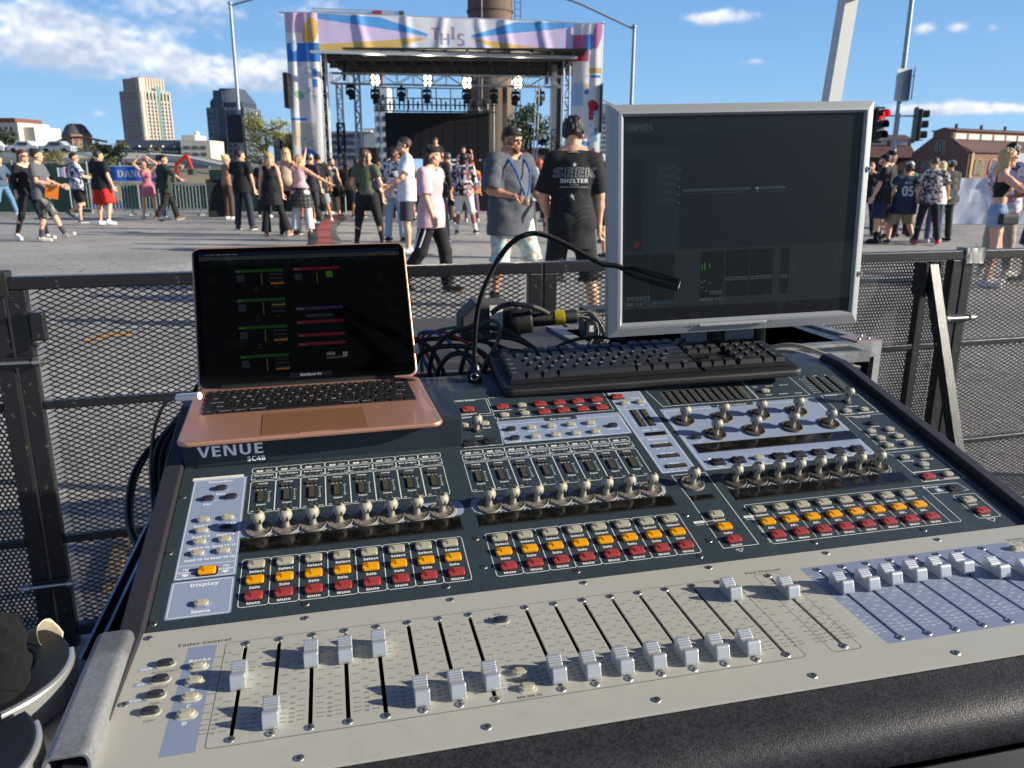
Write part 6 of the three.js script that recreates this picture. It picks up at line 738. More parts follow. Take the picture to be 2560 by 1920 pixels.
person({ at: [-10.75, -24.2], h: 1.7, fem: 1, face: 12, look: -20, nod: -12, label: 'woman in short pink dress with both arms raised to her head', hair: 0x6a4a34, hairStyle: 'bob', glasses: 0xe8dada, top: { name: 'dress_top', color: 0xc96f80, loose: 0.01, hem: 0.95, tank: 1.36, neck: 0.09 }, skirt: { color: 0xc96f80, hem: 0.66, r: 0.155 }, shoes: 0xd0cfe0, armL: [150, 40, 165, -50], armR: [140, 30, 170, -40], legL: [3, 8, -2, 4], legR: [3, 8, -2, 4] });
person({ at: [-10.1, -23.7], h: 1.8, face: 110, label: 'man in black top and blue jeans half hidden behind a green overshirt', hair: 0x17120f, top: tee(0x17181a), bottom: pants(0x56708c), shoes: 0xe6e5e2, ...stand });
person({ at: [-9.8, -23.2], h: 1.84, face: 128, look: -35, label: 'man in dark green overshirt and black trousers reaching out a hand', hair: 0x17120f, top: { color: 0x26342b, sleeve: 1.35, loose: 0.045, hem: 0.76, cuff: 0.06 }, bottom: pants(0x1a1b1d, { loose: 0.03, cuff: 0.075 }), shoes: 0x6d5a45, armL: [10, 12, 30, 5], armR: [38, 42, 48, 40], ...walkR });
person({ at: [-8.25, -23.8], h: 1.82, fem: 1, face: 135, look: -15, label: 'blonde woman in tan top and brown trousers taking a picture with raised hands', hair: 0xcfae7c, hairStyle: 'bun', top: { color: 0x9d745a, sleeve: 1.8, loose: 0.016, hem: 0.92 }, bottom: pants(0x4f3a30, { loose: 0.02, cuff: 0.085 }), shoes: 0xd9d6d0, armL: [55, 12, 140, -20], armR: [55, 12, 140, -20], ...stand });
const m8 = person({ at: [-6.45, -19.6], h: 1.85, face: 172, look: -40, label: 'man in black printed tee and navy trousers standing with his back turned', hair: 0x14100e, hairStyle: 'full', top: tee(0x14151a, { hem: 0.82, loose: 0.03 }), bottom: pants(0x222838, { loose: 0.022, cuff: 0.075 }), shoes: 0x2a2a2d, sole: 0xe2e0da, armL: [4, 8, 10, 4], armR: [-2, 14, 8, 8], ...stand });
// --- centre group in front of the stage ---
const f9 = person({ at: [-5.15, -17.5], h: 1.76, fem: 1, face: 178, label: 'blonde woman in black camisole and black flared trousers seen from behind', hair: 0xa5865c, hairStyle: 'long', top: { color: 0x121316, loose: 0.008, hem: 0.86, tank: 1.4, back: 0.1, neck: 0.09 }, skirt: { name: 'tied_shirt', color: 0x1b1c1e, top: 1.0, hem: 0.66, r: 0.19 }, bottom: pants(0x121316, { loose: 0.012, knee: 0.062, cuff: 0.11, len: 0.97 }), shoes: 0x9c6a55, armL: [5, 12, 10, 8], armR: [5, 10, 10, 4], legL: [2, 6, 0, 4], legR: [2, 14, -2, 16] });
const f10 = person({ at: [-4.95, -18.1], h: 1.85, fem: 1, face: 188, label: 'blonde woman in pale blouse carrying a beige backpack', hair: 0xbf9d68, hairStyle: 'long', top: { color: 0xcfa8a0, sleeve: 1.2, loose: 0.016, hem: 0.9 }, bottom: pants(0x1a1b1e, { loose: 0.01 }), shoes: 0x1b1c1e, armL: [6, 12, 12, 6], armR: [95, 30, 150, 12], ...stand });
{ const c = f10.V(f10.up([0.0, 1.2, -0.24])); const bag = part('backpack', skinOf([ball([0, 0, 0], [0.15, 0.21, 0.095]), ball([0, -0.1, -0.03], [0.15, 0.13, 0.09]), ball([0, -0.08, -0.08], [0.1, 0.08, 0.05])], 0.03, 0.014), std(0xa79a83, 0.7), f10.p, c.toArray()); for (const k of [-1, 1]) part('strap', tube([[k * 0.1, 0.18, -0.02], [k * 0.13, 0.26, 0.06], [k * 0.14, 0.27, 0.16], [k * 0.13, 0.1, 0.3]], 0.014, 6), std(0xa79a83, 0.7), bag); part('clasp', box(0.03, 0.022, 0.012, 0, -0.06, -0.135), std(0xd9c27a, 0.3, { metalness: 0.8 }), bag); }
person({ at: [-4.62, -17.9], h: 1.7, fem: 1, face: 176, look: -20, label: 'woman in pink camisole and white trousers with a grey plaid shirt tied at her waist', hair: 0x9c7a4e, hairStyle: 'pony', top: { color: 0xd8b3b8, loose: 0.006, hem: 0.92, tank: 1.37, back: 0.12, neck: 0.1 }, skirt: { name: 'plaid_shirt', color: plaid(0x4c4a49, 0x2f2e30, 0x7c7872), top: 1.03, hem: 0.62, r: 0.2, loose: 0.03 }, bottom: pants(0xdcdcda, { loose: 0.03, cuff: 0.1, len: 0.93 }), shoes: 0x3b3a34, armL: [8, 16, 20, 8], armR: [8, 58, 14, 62], curlR: 0.1, ...stand });
person({ at: [-5.3, -21.6], h: 1.8, face: 165, label: 'man in pale blue and white cap behind the woman in pink camisole', hair: 0x3a2a1e, cap: 0xb9c6d2, top: tee(0x2a2530), bottom: pants(0x2b2c30), shoes: 0xd8d6d2, ...stand });
person({ at: [-5.25, -22.3], h: 1.82, face: 200, label: 'man in black tee and light grey shorts with close cropped hair', hair: 0x1a1512, hairStyle: 'buzz', skin: 2, top: tee(0x141517, { loose: 0.04, hem: 0.76, sleeve: 0.85 }), bottom: shorts(0x8e9197, { cuff: 0.11 }), shoes: 0xd9d8d4, armL: [10, 12, 20, 6], armR: [6, 16, 30, 10], legL: [4, 8, -4, 4], legR: [14, 14, -8, 12] });
person({ at: [-5.55, -25.3], h: 1.76, face: 48, label: 'bearded man in grey camouflage tank top and black shorts facing right', hair: 0x2a1e17, hairStyle: 'buzz', beard: 0x2a1e17, top: { color: CAMO, loose: 0.014, hem: 0.9, tank: 1.42, neck: 0.08 }, bottom: shorts(0x141417, { len: 0.36 }), shoes: 0x2a2a2c, armL: [8, 10, 30, 2], armR: [4, 10, 20, 4], legL: [10, 8, -4, 6], legR: [4, 12, -8, 10] });
person({ at: [-5.2, -25.8], h: 1.68, face: 185, label: 'person dressed all in black in the shade before the stage truss', hair: 0x1a1411, hairStyle: 'bob', top: tee(0x1b1b1f), bottom: pants(0x151518), shoes: 0x202022, ...wideLeg });
person({ at: [-2.7, -15.2], h: 1.76, fem: 1, wide: 1.28, face: 172, look: -48, label: 'woman in olive green tee and black leggings standing with legs apart', hair: 0x4a3324, hairStyle: 'long', top: tee(0x545d45, { loose: 0.012, hem: 0.94, sleeve: 0.6 }), bottom: pants(0x17171c, { name: 'leggings', loose: 0.006, cuff: 0.045, knee: 0.066 }), shoes: 0x1b1b1d, armL: [4, 20, 34, -8], armR: [2, 18, 14, 4], legL: [2, 10, -3, 8], legR: [2, 13, -3, 10] });
person({ at: [-2.35, -16.3], h: 1.81, face: 158, look: -60, skin: 3, label: 'man in black and white floral shirt, light jeans and sunglasses', hair: 0x17110e, glasses: 0x0b0b0c, top: tee(FLORAL_BW, { sleeve: 0.85, loose: 0.026, hem: 0.84 }), bottom: pants(0x90a9bb, { loose: 0.016, cuff: 0.07 }), shoes: 0x1d1d20, armL: [20, 10, 60, -10], armR: [22, 12, 70, -10], ...stand });
person({ at: [-1.82, -14.1], h: 1.92, face: -78, label: 'tall man in white shirt and glasses facing left', hair: 0x2e1f16, glasses: 0x2a2f33, top: tee(0xd5d7dc, { hem: 0.8, loose: 0.03 }), bottom: shorts(0x3a3b40), shoes: 0xd9d8d4, armL: [20, 8, 60, -10], armR: [10, 10, 50, -10], ...stand });
const p19 = person({ at: [-0.93, -9.37], h: 1.66, near: 1, face: 68, look: 12, nod: 6, label: 'man in pale pink tee, black cap and black trousers walking to the right', hair: 0x3a2a20, hairStyle: 'bob', cap: 0x1a1b1d, capBack: 1, top: tee(0xd0a9ae, { loose: 0.034, hem: 0.8, sleeve: 0.9, cuff: 0.085, fold: 0.012 }), bottom: pants(0x141416, { loose: 0.03, cuff: 0.08 }), shoes: 0x1b1b1d, sole: 0xb8895a, armL: [-16, 10, 8, 6], armR: [14, 14, 26, 8], curlL: 0.7, curlR: 0.4, legL: [16, 3, 4, 2], legR: [-14, 3, -36, 2, 26] });
for (const k of [-1, 1]) { const a = p19.V(p19.LR.hip), kn = p19.V(p19.LR.k); part('side_stripe', tube([[a.x - 0.1, a.y - 0.06 - k * 0.02, a.z + 0.03 * k], [a.x - 0.1, (a.y + kn.y) / 2, (a.z + kn.z) / 2 + 0.035 * k], [kn.x - 0.085, kn.y + 0.06, kn.z + 0.03 * k]], 0.009, 6), std(0xd9d9dc, 0.7), p19.p); }
const p20 = person({ at: [-1.5, -16.3], h: 1.82, face: 182, label: 'man in black tee with a white round print on the back and grey trousers', hair: 0x2a1c14, top: tee(0x16171a, { sleeve: 1.7, loose: 0.028 }), bottom: pants(0x5a5c62), shoes: 0x1b1b1d, sole: 0xe0ded8, ...stand });
backPrint(p20.p.children.find((c) => c.name === 'shirt'), p20.J, canv(512, 512, (x) => { x.fillStyle = '#16171a'; x.fillRect(0, 0, 512, 512); x.strokeStyle = '#c9c9c6'; x.lineWidth = 26; x.setLineDash([40, 14]); x.beginPath(); x.arc(256, 230, 150, 0, 7); x.stroke(); x.fillStyle = '#c9c9c6'; x.font = 'bold 80px sans-serif'; x.textAlign = 'center'; x.fillText('PORT', 256, 210); x.fillText('CITY', 256, 300); }), -0.24, 0.24, 0.9, 1.5);
person({ at: [-1.68, -21.2], h: 1.83, face: 176, label: 'person in cream and yellow tee and blue tie dye cap seen from behind', hair: 0x3b2a1e, cap: (x, y, z) => fbm(x * 20, y * 20, z * 20, 2) > 0.5 ? 0x4d78b0 : 0x9fb6cc, capBack: 1, top: tee((x, y) => (y < 1.2 && fbm(x * 9, y * 9, 2, 2) > 0.5 ? 0xc79a2e : 0xd2cbb6)), bottom: shorts(0x16171a), shoes: 0xd8d6d2, socks: 0x1d1d20, ...stand });
const p22 = person({ at: [-1.1, -18.4], h: 1.76, face: 172, look: 8, skin: 3, label: 'person in black bucket hat, black and pink floral shirt and white shorts', hair: 0x15100d, hairStyle: 'bob', bucket: 0x17181b, top: { color: FLORAL_MIX, sleeve: 1.7, loose: 0.04, hem: 0.84 }, bottom: shorts(0xd9d8d2, { cuff: 0.12, loose: 0.035, len: 0.54 }), shoes: 0x23232a, socks: 0xdedcd8, armL: [10, 14, 50, 0], armR: [10, 14, 55, -4], legL: [3, 6, -2, 5], legR: [4, 12, -4, 12] });
person({ at: [-1.15, -23.1], h: 1.64, face: 188, label: 'person in rainbow tie dye tee with an orange and green hat', hair: 0xa84a1c, hairStyle: 'bob', cap: (x, y, z) => fbm(x * 24, y * 24, z * 24, 2) > 0.5 ? 0xb8561e : 0x4e7a3a, capBack: 1, top: tee(TIEDYE, { loose: 0.03 }), bottom: pants(0x6d4f66), shoes: 0xbfbab2, ...stand });
// --- two on the stage ---
person({ at: [-2.72, -29.2], y: 0.75, h: 1.76, face: 15, nod: 10, label: 'dark haired man facing the crowd from the front of the stage', hair: 0x4a2f1e, hairStyle: 'full', top: tee(0x1a1b1e), bottom: pants(0x1b1b1d), shoes: 0x222, armL: [30, 10, 75, -10], armR: [30, 10, 75, -10], ...stand });
person({ at: [-1.74, -29.2], y: 0.6, h: 1.62, face: 5, label: 'person in red patterned top raising one fist at the stage front', hair: 0x2a1c14, top: tee(blotch([0xa8384a, 0xd8c8c8], 18, 71)), bottom: pants(0x1b1b1d), shoes: 0x222, armL: [60, 30, 168, -4], armR: [20, 10, 60, 0], curlL: 1.2, ...stand });
// --- further back, pressed towards the stage ---
[[-6.9, -26.4, 1.7, 0x2c2f36, 0x23252b, 'navy tee standing left of the truss', 0], [-6.2, -27.2, 1.66, 0x7a3f46, 0x2b2d31, 'dull red tee at the foot of the left truss', 1], [-4.75, -25.2, 1.74, 0x1f2023, 0x3a4250, 'black tee just right of the truss', 0], [-4.3, -26.4, 1.68, 0x5a6b7d, 0x24262b, 'slate blue tee near the stage front', 1], [-3.75, -24.6, 1.72, 0x242529, 0x2b2b30, 'charcoal tee and dark trousers behind the olive tee', 0], [-3.3, -26.2, 1.78, 0x8d8a80, 0x2a2c33, 'stone coloured tee near the stage front', 0], [-2.95, -23.2, 1.7, 0x2f3a33, 0x1d1e22, 'dark green tee between the floral shirt and the white shirt', 1], [-2.2, -25.4, 1.75, 0x17181b, 0x22242a, 'black clothes directly before the video wall', 0], [-1.95, -23.6, 1.69, 0x6b5a73, 0x2a2b31, 'mauve tee beside the cream tee', 1], [-0.55, -24.3, 1.72, 0x3c4048, 0x1d1f24, 'dark grey tee right of the rainbow tee', 0], [-0.2, -22.4, 1.7, 0x1c1d21, 0x30343c, 'black tee half hidden behind the bearded man', 0], [1.0, -23.5, 1.74, 0x9aa0a8, 0x23262c, 'light grey tee between the two near men', 0], [1.6, -21.5, 1.68, 0x2a2b30, 0x1d1f24, 'dark tee right of the lettered back', 1], [-7.55, -24.9, 1.72, 0x191a1e, 0x20222a, 'black tee beside the tan top', 0], [-6.0, -23.9, 1.66, 0x35302e, 0x18191c, 'dark brown top behind the blonde women', 1]].forEach(([x, z, h, c, d, l, fem], i) => person({ at: [x, z], h, fem, face: 165 + (i * 47) % 40, look: (i * 31) % 60 - 30, skin: i % 4, label: `person in ${l} with back turned`, hair: [0x1a1310, 0x3a281c, 0x15100e, 0x6b4c30][i % 4], hairStyle: fem ? (i % 2 ? 'long' : 'bob') : i % 3 ? 'short' : 'full', cap: i % 5 === 3 ? 0x22242a : undefined, top: tee(c), bottom: i % 4 === 2 ? shorts(d) : pants(d), shoes: i % 2 ? 0xd0cec8 : 0x242426, armL: [i * 7 % 30, 10, (i * 13) % 80, 0], armR: i % 4 === 0 ? [80, 16, 140, -6] : [8, 12, 30, 4], ...stand }));
// --- near men between the lamp and the monitor ---
const p25 = person({ at: [-0.02, -8.45], h: 1.8, near: 1, wide: 1.2, belly: 0.11, face: 38, look: 8, nod: 2, skin: 1, label: 'bearded man in grey shirt and black cap with a blue lanyard and cup', hair: 0x5c3a24, beard: 0x7a4a2c, cap: 0x2a2a28, glasses: 0x14110f, top: tee(blotch([0x4b4f55, 0x51565c, 0x5c6167], 60, 81), { loose: 0.042, hem: 0.72, sleeve: 0.95, cuff: 0.095, fold: 0.013, neck: 0.075 }), bottom: shorts(AQUA, { len: 0.56, cuff: 0.12, loose: 0.035 }), shoes: 0x2a2a2c, socks: 0x1b1b1d, sockLen: 0.08, armR: [8, 16, 76, -30], armL: [12, 14, 60, -16], curlR: 0.95, legL: [22, 6, 2, 4], legR: [2, 6, -8, 5] });
{ const lm = std(0x1f6fc4, 0.5), pin = std(0xcfe2f2, 0.5); for (const k of [-1, 1]) { const S = [[k * 0.085, 1.5, -0.06], [k * 0.1, 1.44, 0.09], [k * 0.085, 1.33, 0.19], [k * 0.05, 1.2, 0.235], [k * 0.012, 1.1, 0.25]].map((q) => p25.V(p25.up(q))); const c = new THREE.CatmullRomCurve3(S), sh = new THREE.Shape(); sh.moveTo(-0.002, -0.014); sh.lineTo(0.002, -0.014); sh.lineTo(0.002, 0.014); sh.lineTo(-0.002, 0.014); const st = part('lanyard', new THREE.ExtrudeGeometry(sh, { steps: 40, extrudePath: c }), lm, p25.p); for (let i = 1; i < 8; i++) { const q = c.getPointAt(i / 8.5); part('lanyard_print', at(new THREE.SphereGeometry(1, 8, 6).scale(0.007, 0.012, 0.005), q.x, q.y, q.z + 0.002), pin, st); } }
  const w = p25.V(add3(p25.AR.w, p25.AR.d, 0.085)), cup = part('plastic_cup', at(lathe([[0, 0], [0.03, 0], [0.039, 0.1], [0.0375, 0.1], [0.029, 0.003], [0, 0.003]], 20), 0, 0, 0), phys(0xeef0ee, 0.12, { transmission: 0.9, thickness: 0 }), p25.p, [w.x + 0.03, w.y - 0.07, w.z + 0.035]); part('drink', lathe([[0, 0.004], [0.0288, 0.004], [0.0345, 0.062], [0, 0.062]], 18), phys(0xd9b45a, 0.2, { transmission: 0.5, thickness: 0.0 }), cup); part('cap_letters', p25.toScene(box(0.045, 0.012, 0.006, 0.01, 0.098, 0.082, -0.55, 0.1, 0)), std(0xb9aec2, 0.8), p25.p); }
const p26 = person({ at: [0.5, -6.9], h: 1.8, near: 1, wide: 0.86, face: 183, look: -10, skin: 0, label: 'dark haired man in black tee lettered SEEK SHELTER standing with his back turned', hair: 0x1f1612, hairStyle: 'full', top: tee(0x0f1013, { loose: 0.024, hem: 0.72, sleeve: 0.92, cuff: 0.084, fold: 0.008 }), bottom: shorts(0x17181a, { len: 0.55, cuff: 0.12, loose: 0.03 }), shoes: 0x2a2a2c, armL: [6, 14, 40, -14], armR: [4, 12, 12, 2], curlR: 0.5, legL: [2, 9, -2, 8], legR: [2, 11, -2, 10] });
backPrint(p26.p.children.find((c) => c.name === 'shirt'), p26.J, canv(1024, 1400, (x) => {
  x.fillStyle = '#0f1013'; x.fillRect(0, 0, 1024, 1400); x.strokeStyle = '#9a9a9c'; x.lineWidth = 7; x.lineJoin = 'round'; x.textAlign = 'center'; x.save(); x.translate(512, 355); x.transform(1, 0, -0.12, 1, 0, 0); x.scale(1.5, 1); x.font = 'bold 190px sans-serif'; x.strokeText('SEEK', 0, 0); x.strokeStyle = '#5a5a5c'; x.lineWidth = 3; x.strokeText('SEEK', 8, -8); x.restore();
  x.fillStyle = '#d6d6d4'; x.save(); x.translate(512, 440); x.scale(1.25, 1); x.font = 'bold 84px sans-serif'; x.fillText('SHELTER', 0, 0); x.restore(); x.font = '22px sans-serif'; x.fillText('ARTIST SERIES', 512, 478); x.fillRect(300, 500, 430, 5); x.fillStyle = '#c9c9c9'; x.beginPath(); for (let i = 0; i < 6; i++) x.lineTo(512 + Math.cos(i * 1.047) * 26, 170 + Math.sin(i * 1.047) * 28); x.fill();
  x.fillStyle = '#c6c6c4'; x.save(); x.translate(490, 650); x.rotate(-0.5); x.fillRect(-14, -40, 12, 60); x.fillRect(4, -40, 12, 60); x.fillRect(-24, -12, 50, 10); x.fillRect(-6, -40, 12, 95); x.restore();
  x.strokeStyle = '#26272b'; x.lineWidth = 24; for (const [a, b] of [[820, 0], [900, 1], [985, 2], [1060, 3]]) { x.beginPath(); x.moveTo(250 + b * 20, a); x.lineTo(430, a + 10); x.lineTo(500, a + 60); x.lineTo(640, a - 30); x.lineTo(790 - b * 14, a - 30); x.stroke(); } x.beginPath(); x.moveTo(270, 740); x.lineTo(450, 570); x.moveTo(740, 740); x.lineTo(590, 570); x.stroke(); x.beginPath(); x.moveTo(250, 520); x.lineTo(390, 520); x.moveTo(640, 520); x.lineTo(790, 520); x.stroke();
}), -0.27, 0.27, 0.75, 1.478);
part('bead_necklace', (() => { const gs = []; for (let i = 0; i < 26; i++) { const a = i / 26 * 6.283, q = p26.V(p26.up([Math.sin(a) * 0.068, 1.475 + Math.cos(a) * -0.012, Math.cos(a) * 0.068 - 0.012])); gs.push(at(new THREE.SphereGeometry(0.0058, 7, 5), q.x, q.y, q.z)); } return gs; })(), std(0xc2a86a, 0.35, { metalness: 0.4 }), p26.p);
person({ at: [1.36, -13.2], h: 1.66, face: -150, skin: 1, label: 'person in charcoal tee and shorts just right of the lettered black tee', hair: 0x1c1512, top: tee(0x2b2c2d, { loose: 0.03 }), bottom: shorts(0x2a2b2b, { len: 0.42, cuff: 0.11 }), shoes: 0x2a2a2c, armL: [18, 10, 78, -10], armR: [18, 14, 80, -12], ...stand });
person({ at: [0.62, -19.4], h: 1.66, face: 170, label: 'person with orange hair behind the two near men', hair: 0xb4541c, hairStyle: 'bob', top: tee(0x4b4f78), bottom: pants(0x30323a), shoes: 0x2a2a2c, ...stand });
person({ at: [0.25, -16], h: 1.72, face: 175, label: 'man in pale blue shirt beyond the bearded man', hair: 0x2a1c14, top: tee(0x9db4c4), bottom: pants(0x3a3c42), shoes: 0x2a2a2c, ...stand });
person({ at: [1.95, -16.2], h: 1.7, face: 185, label: 'person in black beside the left edge of the monitor', hair: 0x14100e, top: tee(0x15161a), bottom: pants(0x16171a), shoes: 0x2a2a2c, ...stand });
// --- right side ---
person({ at: [7.0, -17.2], h: 1.66, face: 160, label: 'person in dark jacket half hidden by the right edge of the monitor', hair: 0x2a1f18, top: { name: 'jacket', color: 0x26282c, sleeve: 1.8, loose: 0.03, hem: 0.86 }, bottom: pants(0x7f9080), shoes: 0x2a2a2c, ...stand });
const q1 = person({ at: [7.42, -16.5], h: 1.73, wide: 1.2, face: -118, nod: 4, label: 'bearded man in black printed tee, backwards black cap and navy shorts', hair: 0x1c1512, beard: 0x2a1c14, cap: 0x1b1c1f, capBack: 1, top: tee(0x15161a, { loose: 0.034, hem: 0.8 }), bottom: shorts(0x1c2742, { cuff: 0.12, loose: 0.03 }), shoes: 0x1b1b1d, sole: 0x2a2a2a, socks: 0x151517, armL: [14, 12, 20, 4], armR: [4, 10, 18, 2], ...stand });
person({ at: [8.05, -17.7], h: 1.83, face: 40, label: 'tall man in black tee and black cap behind the backwards cap', hair: 0x1c1512, cap: 0x17181a, top: tee(0x17181a), bottom: shorts(0x2b2c30), shoes: 0x1b1b1d, ...stand });
const q3 = person({ at: [7.82, -16.35], h: 1.63, wide: 1.2, face: 172, look: 20, label: 'person in teal and navy sports jersey numbered 05 and khaki shorts', hair: 0x2a1c14, top: { color: 0x1d3a4a, sleeve: 0.35, loose: 0.04, hem: 0.72, cuff: 0.085 }, bottom: shorts(0x8c7f66, { cuff: 0.11 }), shoes: 0x2a2a2c, armL: [8, 14, 20, 6], armR: [10, 16, 40, 4], legL: [26, 12, -26, 8], legR: [30, 12, -34, 10] });
backPrint(q3.p.children.find((c) => c.name === 'shirt'), q3.J, canv(512, 640, (x) => { x.fillStyle = '#1d3a4a'; x.fillRect(0, 0, 512, 640); x.fillStyle = '#16233c'; x.fillRect(0, 330, 512, 310); x.fillStyle = '#c9c2ad'; x.font = 'bold 70px sans-serif'; x.textAlign = 'center'; x.fillText('ACES', 256, 110); x.font = 'bold 230px sans-serif'; x.fillText('05', 256, 310); }), -0.25, 0.25, 0.7, 1.48);
person({ at: [8.95, -18.8], h: 1.55, fem: 1, face: 20, label: 'woman in green top facing the camera between other people', hair: 0x5a3a28, hairStyle: 'long', top: tee(0x2f6a4c), bottom: pants(0x17181c), shoes: 0x8c2f38, ...stand });
person({ at: [8.72, -18.2], h: 1.62, face: 10, label: 'man in white cap and dark glasses facing the camera', hair: 0x3b2a1e, cap: 0xd5d5d2, glasses: 0x0c0c0d, top: tee(0x3c6a54), bottom: pants(0x20242b), shoes: 0x2a2a2c, ...stand });
person({ at: [8.05, -18.6], h: 1.62, face: -20, label: 'man in light headband among the group at the right', hair: 0x4a3324, hairStyle: 'buzz', top: tee(0x2a2a30), bottom: pants(0x20242b), shoes: 0x2a2a2c, ...stand });
person({ at: [8.2, -16.1], h: 1.68, face: 166, look: -12, label: 'man in dark and white floral shirt, black trousers and red shoes', hair: 0x5a3f2c, hairStyle: 'buzz', top: tee(FLORAL_DK, { loose: 0.034, hem: 0.82, sleeve: 0.85 }), bottom: pants(0x17181c, { loose: 0.01, cuff: 0.055 }), shoes: 0xb33a48, armL: [8, 10, 14, 4], armR: [20, 26, 46, 16], legL: [3, 8, -2, 6], legR: [6, 10, -4, 10] });
const q7 = person({ at: [8.6, -16.6], h: 1.6, fem: 1, face: 205, label: 'woman with bleached yellow hair in white tee and jeans carrying a pink bag', hair: 0xd6c88a, hairStyle: 'bob', top: tee(0xd0cfd6, { loose: 0.03 }), bottom: pants(0x44566e), shoes: 0xc9c6c8, ...stand });
part('shoulder_bag', skinOf([ball([0, 0, 0], [0.05, 0.19, 0.11])], 0.02, 0.014), std(0xb8274f, 0.6), q7.p, [0.19, 0.95, -0.08]);
const q8 = person({ at: [8.95, -16.9], h: 1.63, face: 200, label: 'man in dark camouflage jacket and grey cap holding a neon yellow ball', hair: 0x2a1f18, cap: 0xa9abad, capBack: 1, top: { name: 'jacket', color: ARMY, sleeve: 1.85, loose: 0.055, hem: 0.8, cuff: 0.05 }, bottom: pants(0x2b2d26, { loose: 0.02, cuff: 0.07 }), shoes: 0x1b1b1d, armL: [10, 12, 36, 0], armR: [8, 12, 20, 4], ...stand });
lone('neon_ball', new THREE.SphereGeometry(0.105, 20, 14), std(0xb9e01c, 0.5), 'neon yellow ball hanging beside the dark camouflage jacket', 'ball', [8.72, 0.93, -16.62]);
const q9 = person({ at: [6.0, -10.1], h: 1.66, near: 1, fem: 1, face: 62, look: 6, skin: 0, label: 'blonde woman in black crop top and denim shorts reaching out to the right', hair: 0xc2a26e, hairStyle: 'long', glasses: 0xb8541e, top: { name: 'crop_top', color: 0x131316, loose: 0.004, hem: 1.14, tank: 1.36, back: -0.02, neck: 0.1 }, bottom: shorts(0x8fa3b8, { len: 0.17, cuff: 0.115, loose: 0.012, waist: 1.06 }), shoes: 0xe0dfdc, armL: [58, 16, 84, -12], armR: [50, 12, 92, -16], legL: [8, 5, -6, 4], legR: [2, 5, -6, 4] });
{ const c = q9.V([-0.13, 0.9, 0.1]); const b = part('belt_bag', at(rbox(0.24, 0.13, 0.08, 0.02), 0, 0, 0), std(0x141416, 0.45), q9.p, [c.x - 0.04, c.y - 0.02, c.z + 0.02], [0, -0.9, 0]); part('bag_strap', tube([[0.1, 0.06, 0.02], [0.22, 0.18, 0.02], [0.28, 0.3, -0.04]], 0.008, 6), std(0xc9a45a, 0.35, { metalness: 0.6 }), b); part('zip', box(0.2, 0.004, 0.003, 0, 0.03, 0.041), MAT.chrome, b); }
person({ at: [6.72, -11.2], h: 1.76, face: 118, look: 10, skin: 1, label: 'black haired man in pink and white patterned shirt behind the blonde woman', hair: 0x121013, hairStyle: 'full', top: tee(FLORAL_PINK, { loose: 0.034, sleeve: 0.9 }), bottom: pants(0x9b8f7c, { loose: 0.02 }), shoes: 0xbfb6a8, armL: [20, 12, 70, -10], armR: [14, 12, 60, -6], ...stand });
person({ at: [6.72, -10.35], h: 1.68, face: -80, skin: 2, label: 'person in navy tee cut off by the right edge', hair: 0x1c1512, top: tee(0x1d2231, { loose: 0.036, sleeve: 0.9 }), bottom: shorts(0x1d2438, { cuff: 0.12 }), shoes: 0x2a2a2c, armL: [30, 14, 80, -10], armR: [24, 12, 80, -8], ...stand });

// ---------- outdoor stage ----------
const AT = MAT.stageAlu;
function trussGeo(L, d, n, r = 0.022) {   // box truss along x, chords and zigzag braces
  const gs = [], h = d / 2; for (const [y, z] of [[h, h], [h, -h], [-h, h], [-h, -h]]) gs.push(bar([0, y, z], [L, y, z], r * 2, r * 2, 6));
  for (let i = 0; i < n; i++) { const a = i * L / n, b = (i + 1) * L / n, u = i % 2 ? h : -h; for (const z of [h, -h]) gs.push(bar([a, u, z], [b, -u, z], r * 1.3, r * 1.3, 5)); for (const y of [h, -h]) gs.push(bar([a, y, -u], [b, y, u], r * 1.1, r * 1.1, 5)); for (const z of [h, -h]) gs.push(bar([a, -h, z], [a, h, z], r * 1.3, r * 1.3, 5)); }
  gs.push(bar([L, -h, h], [L, h, h], r * 1.3), bar([L, -h, -h], [L, h, -h], r * 1.3)); return merge(gs);
}
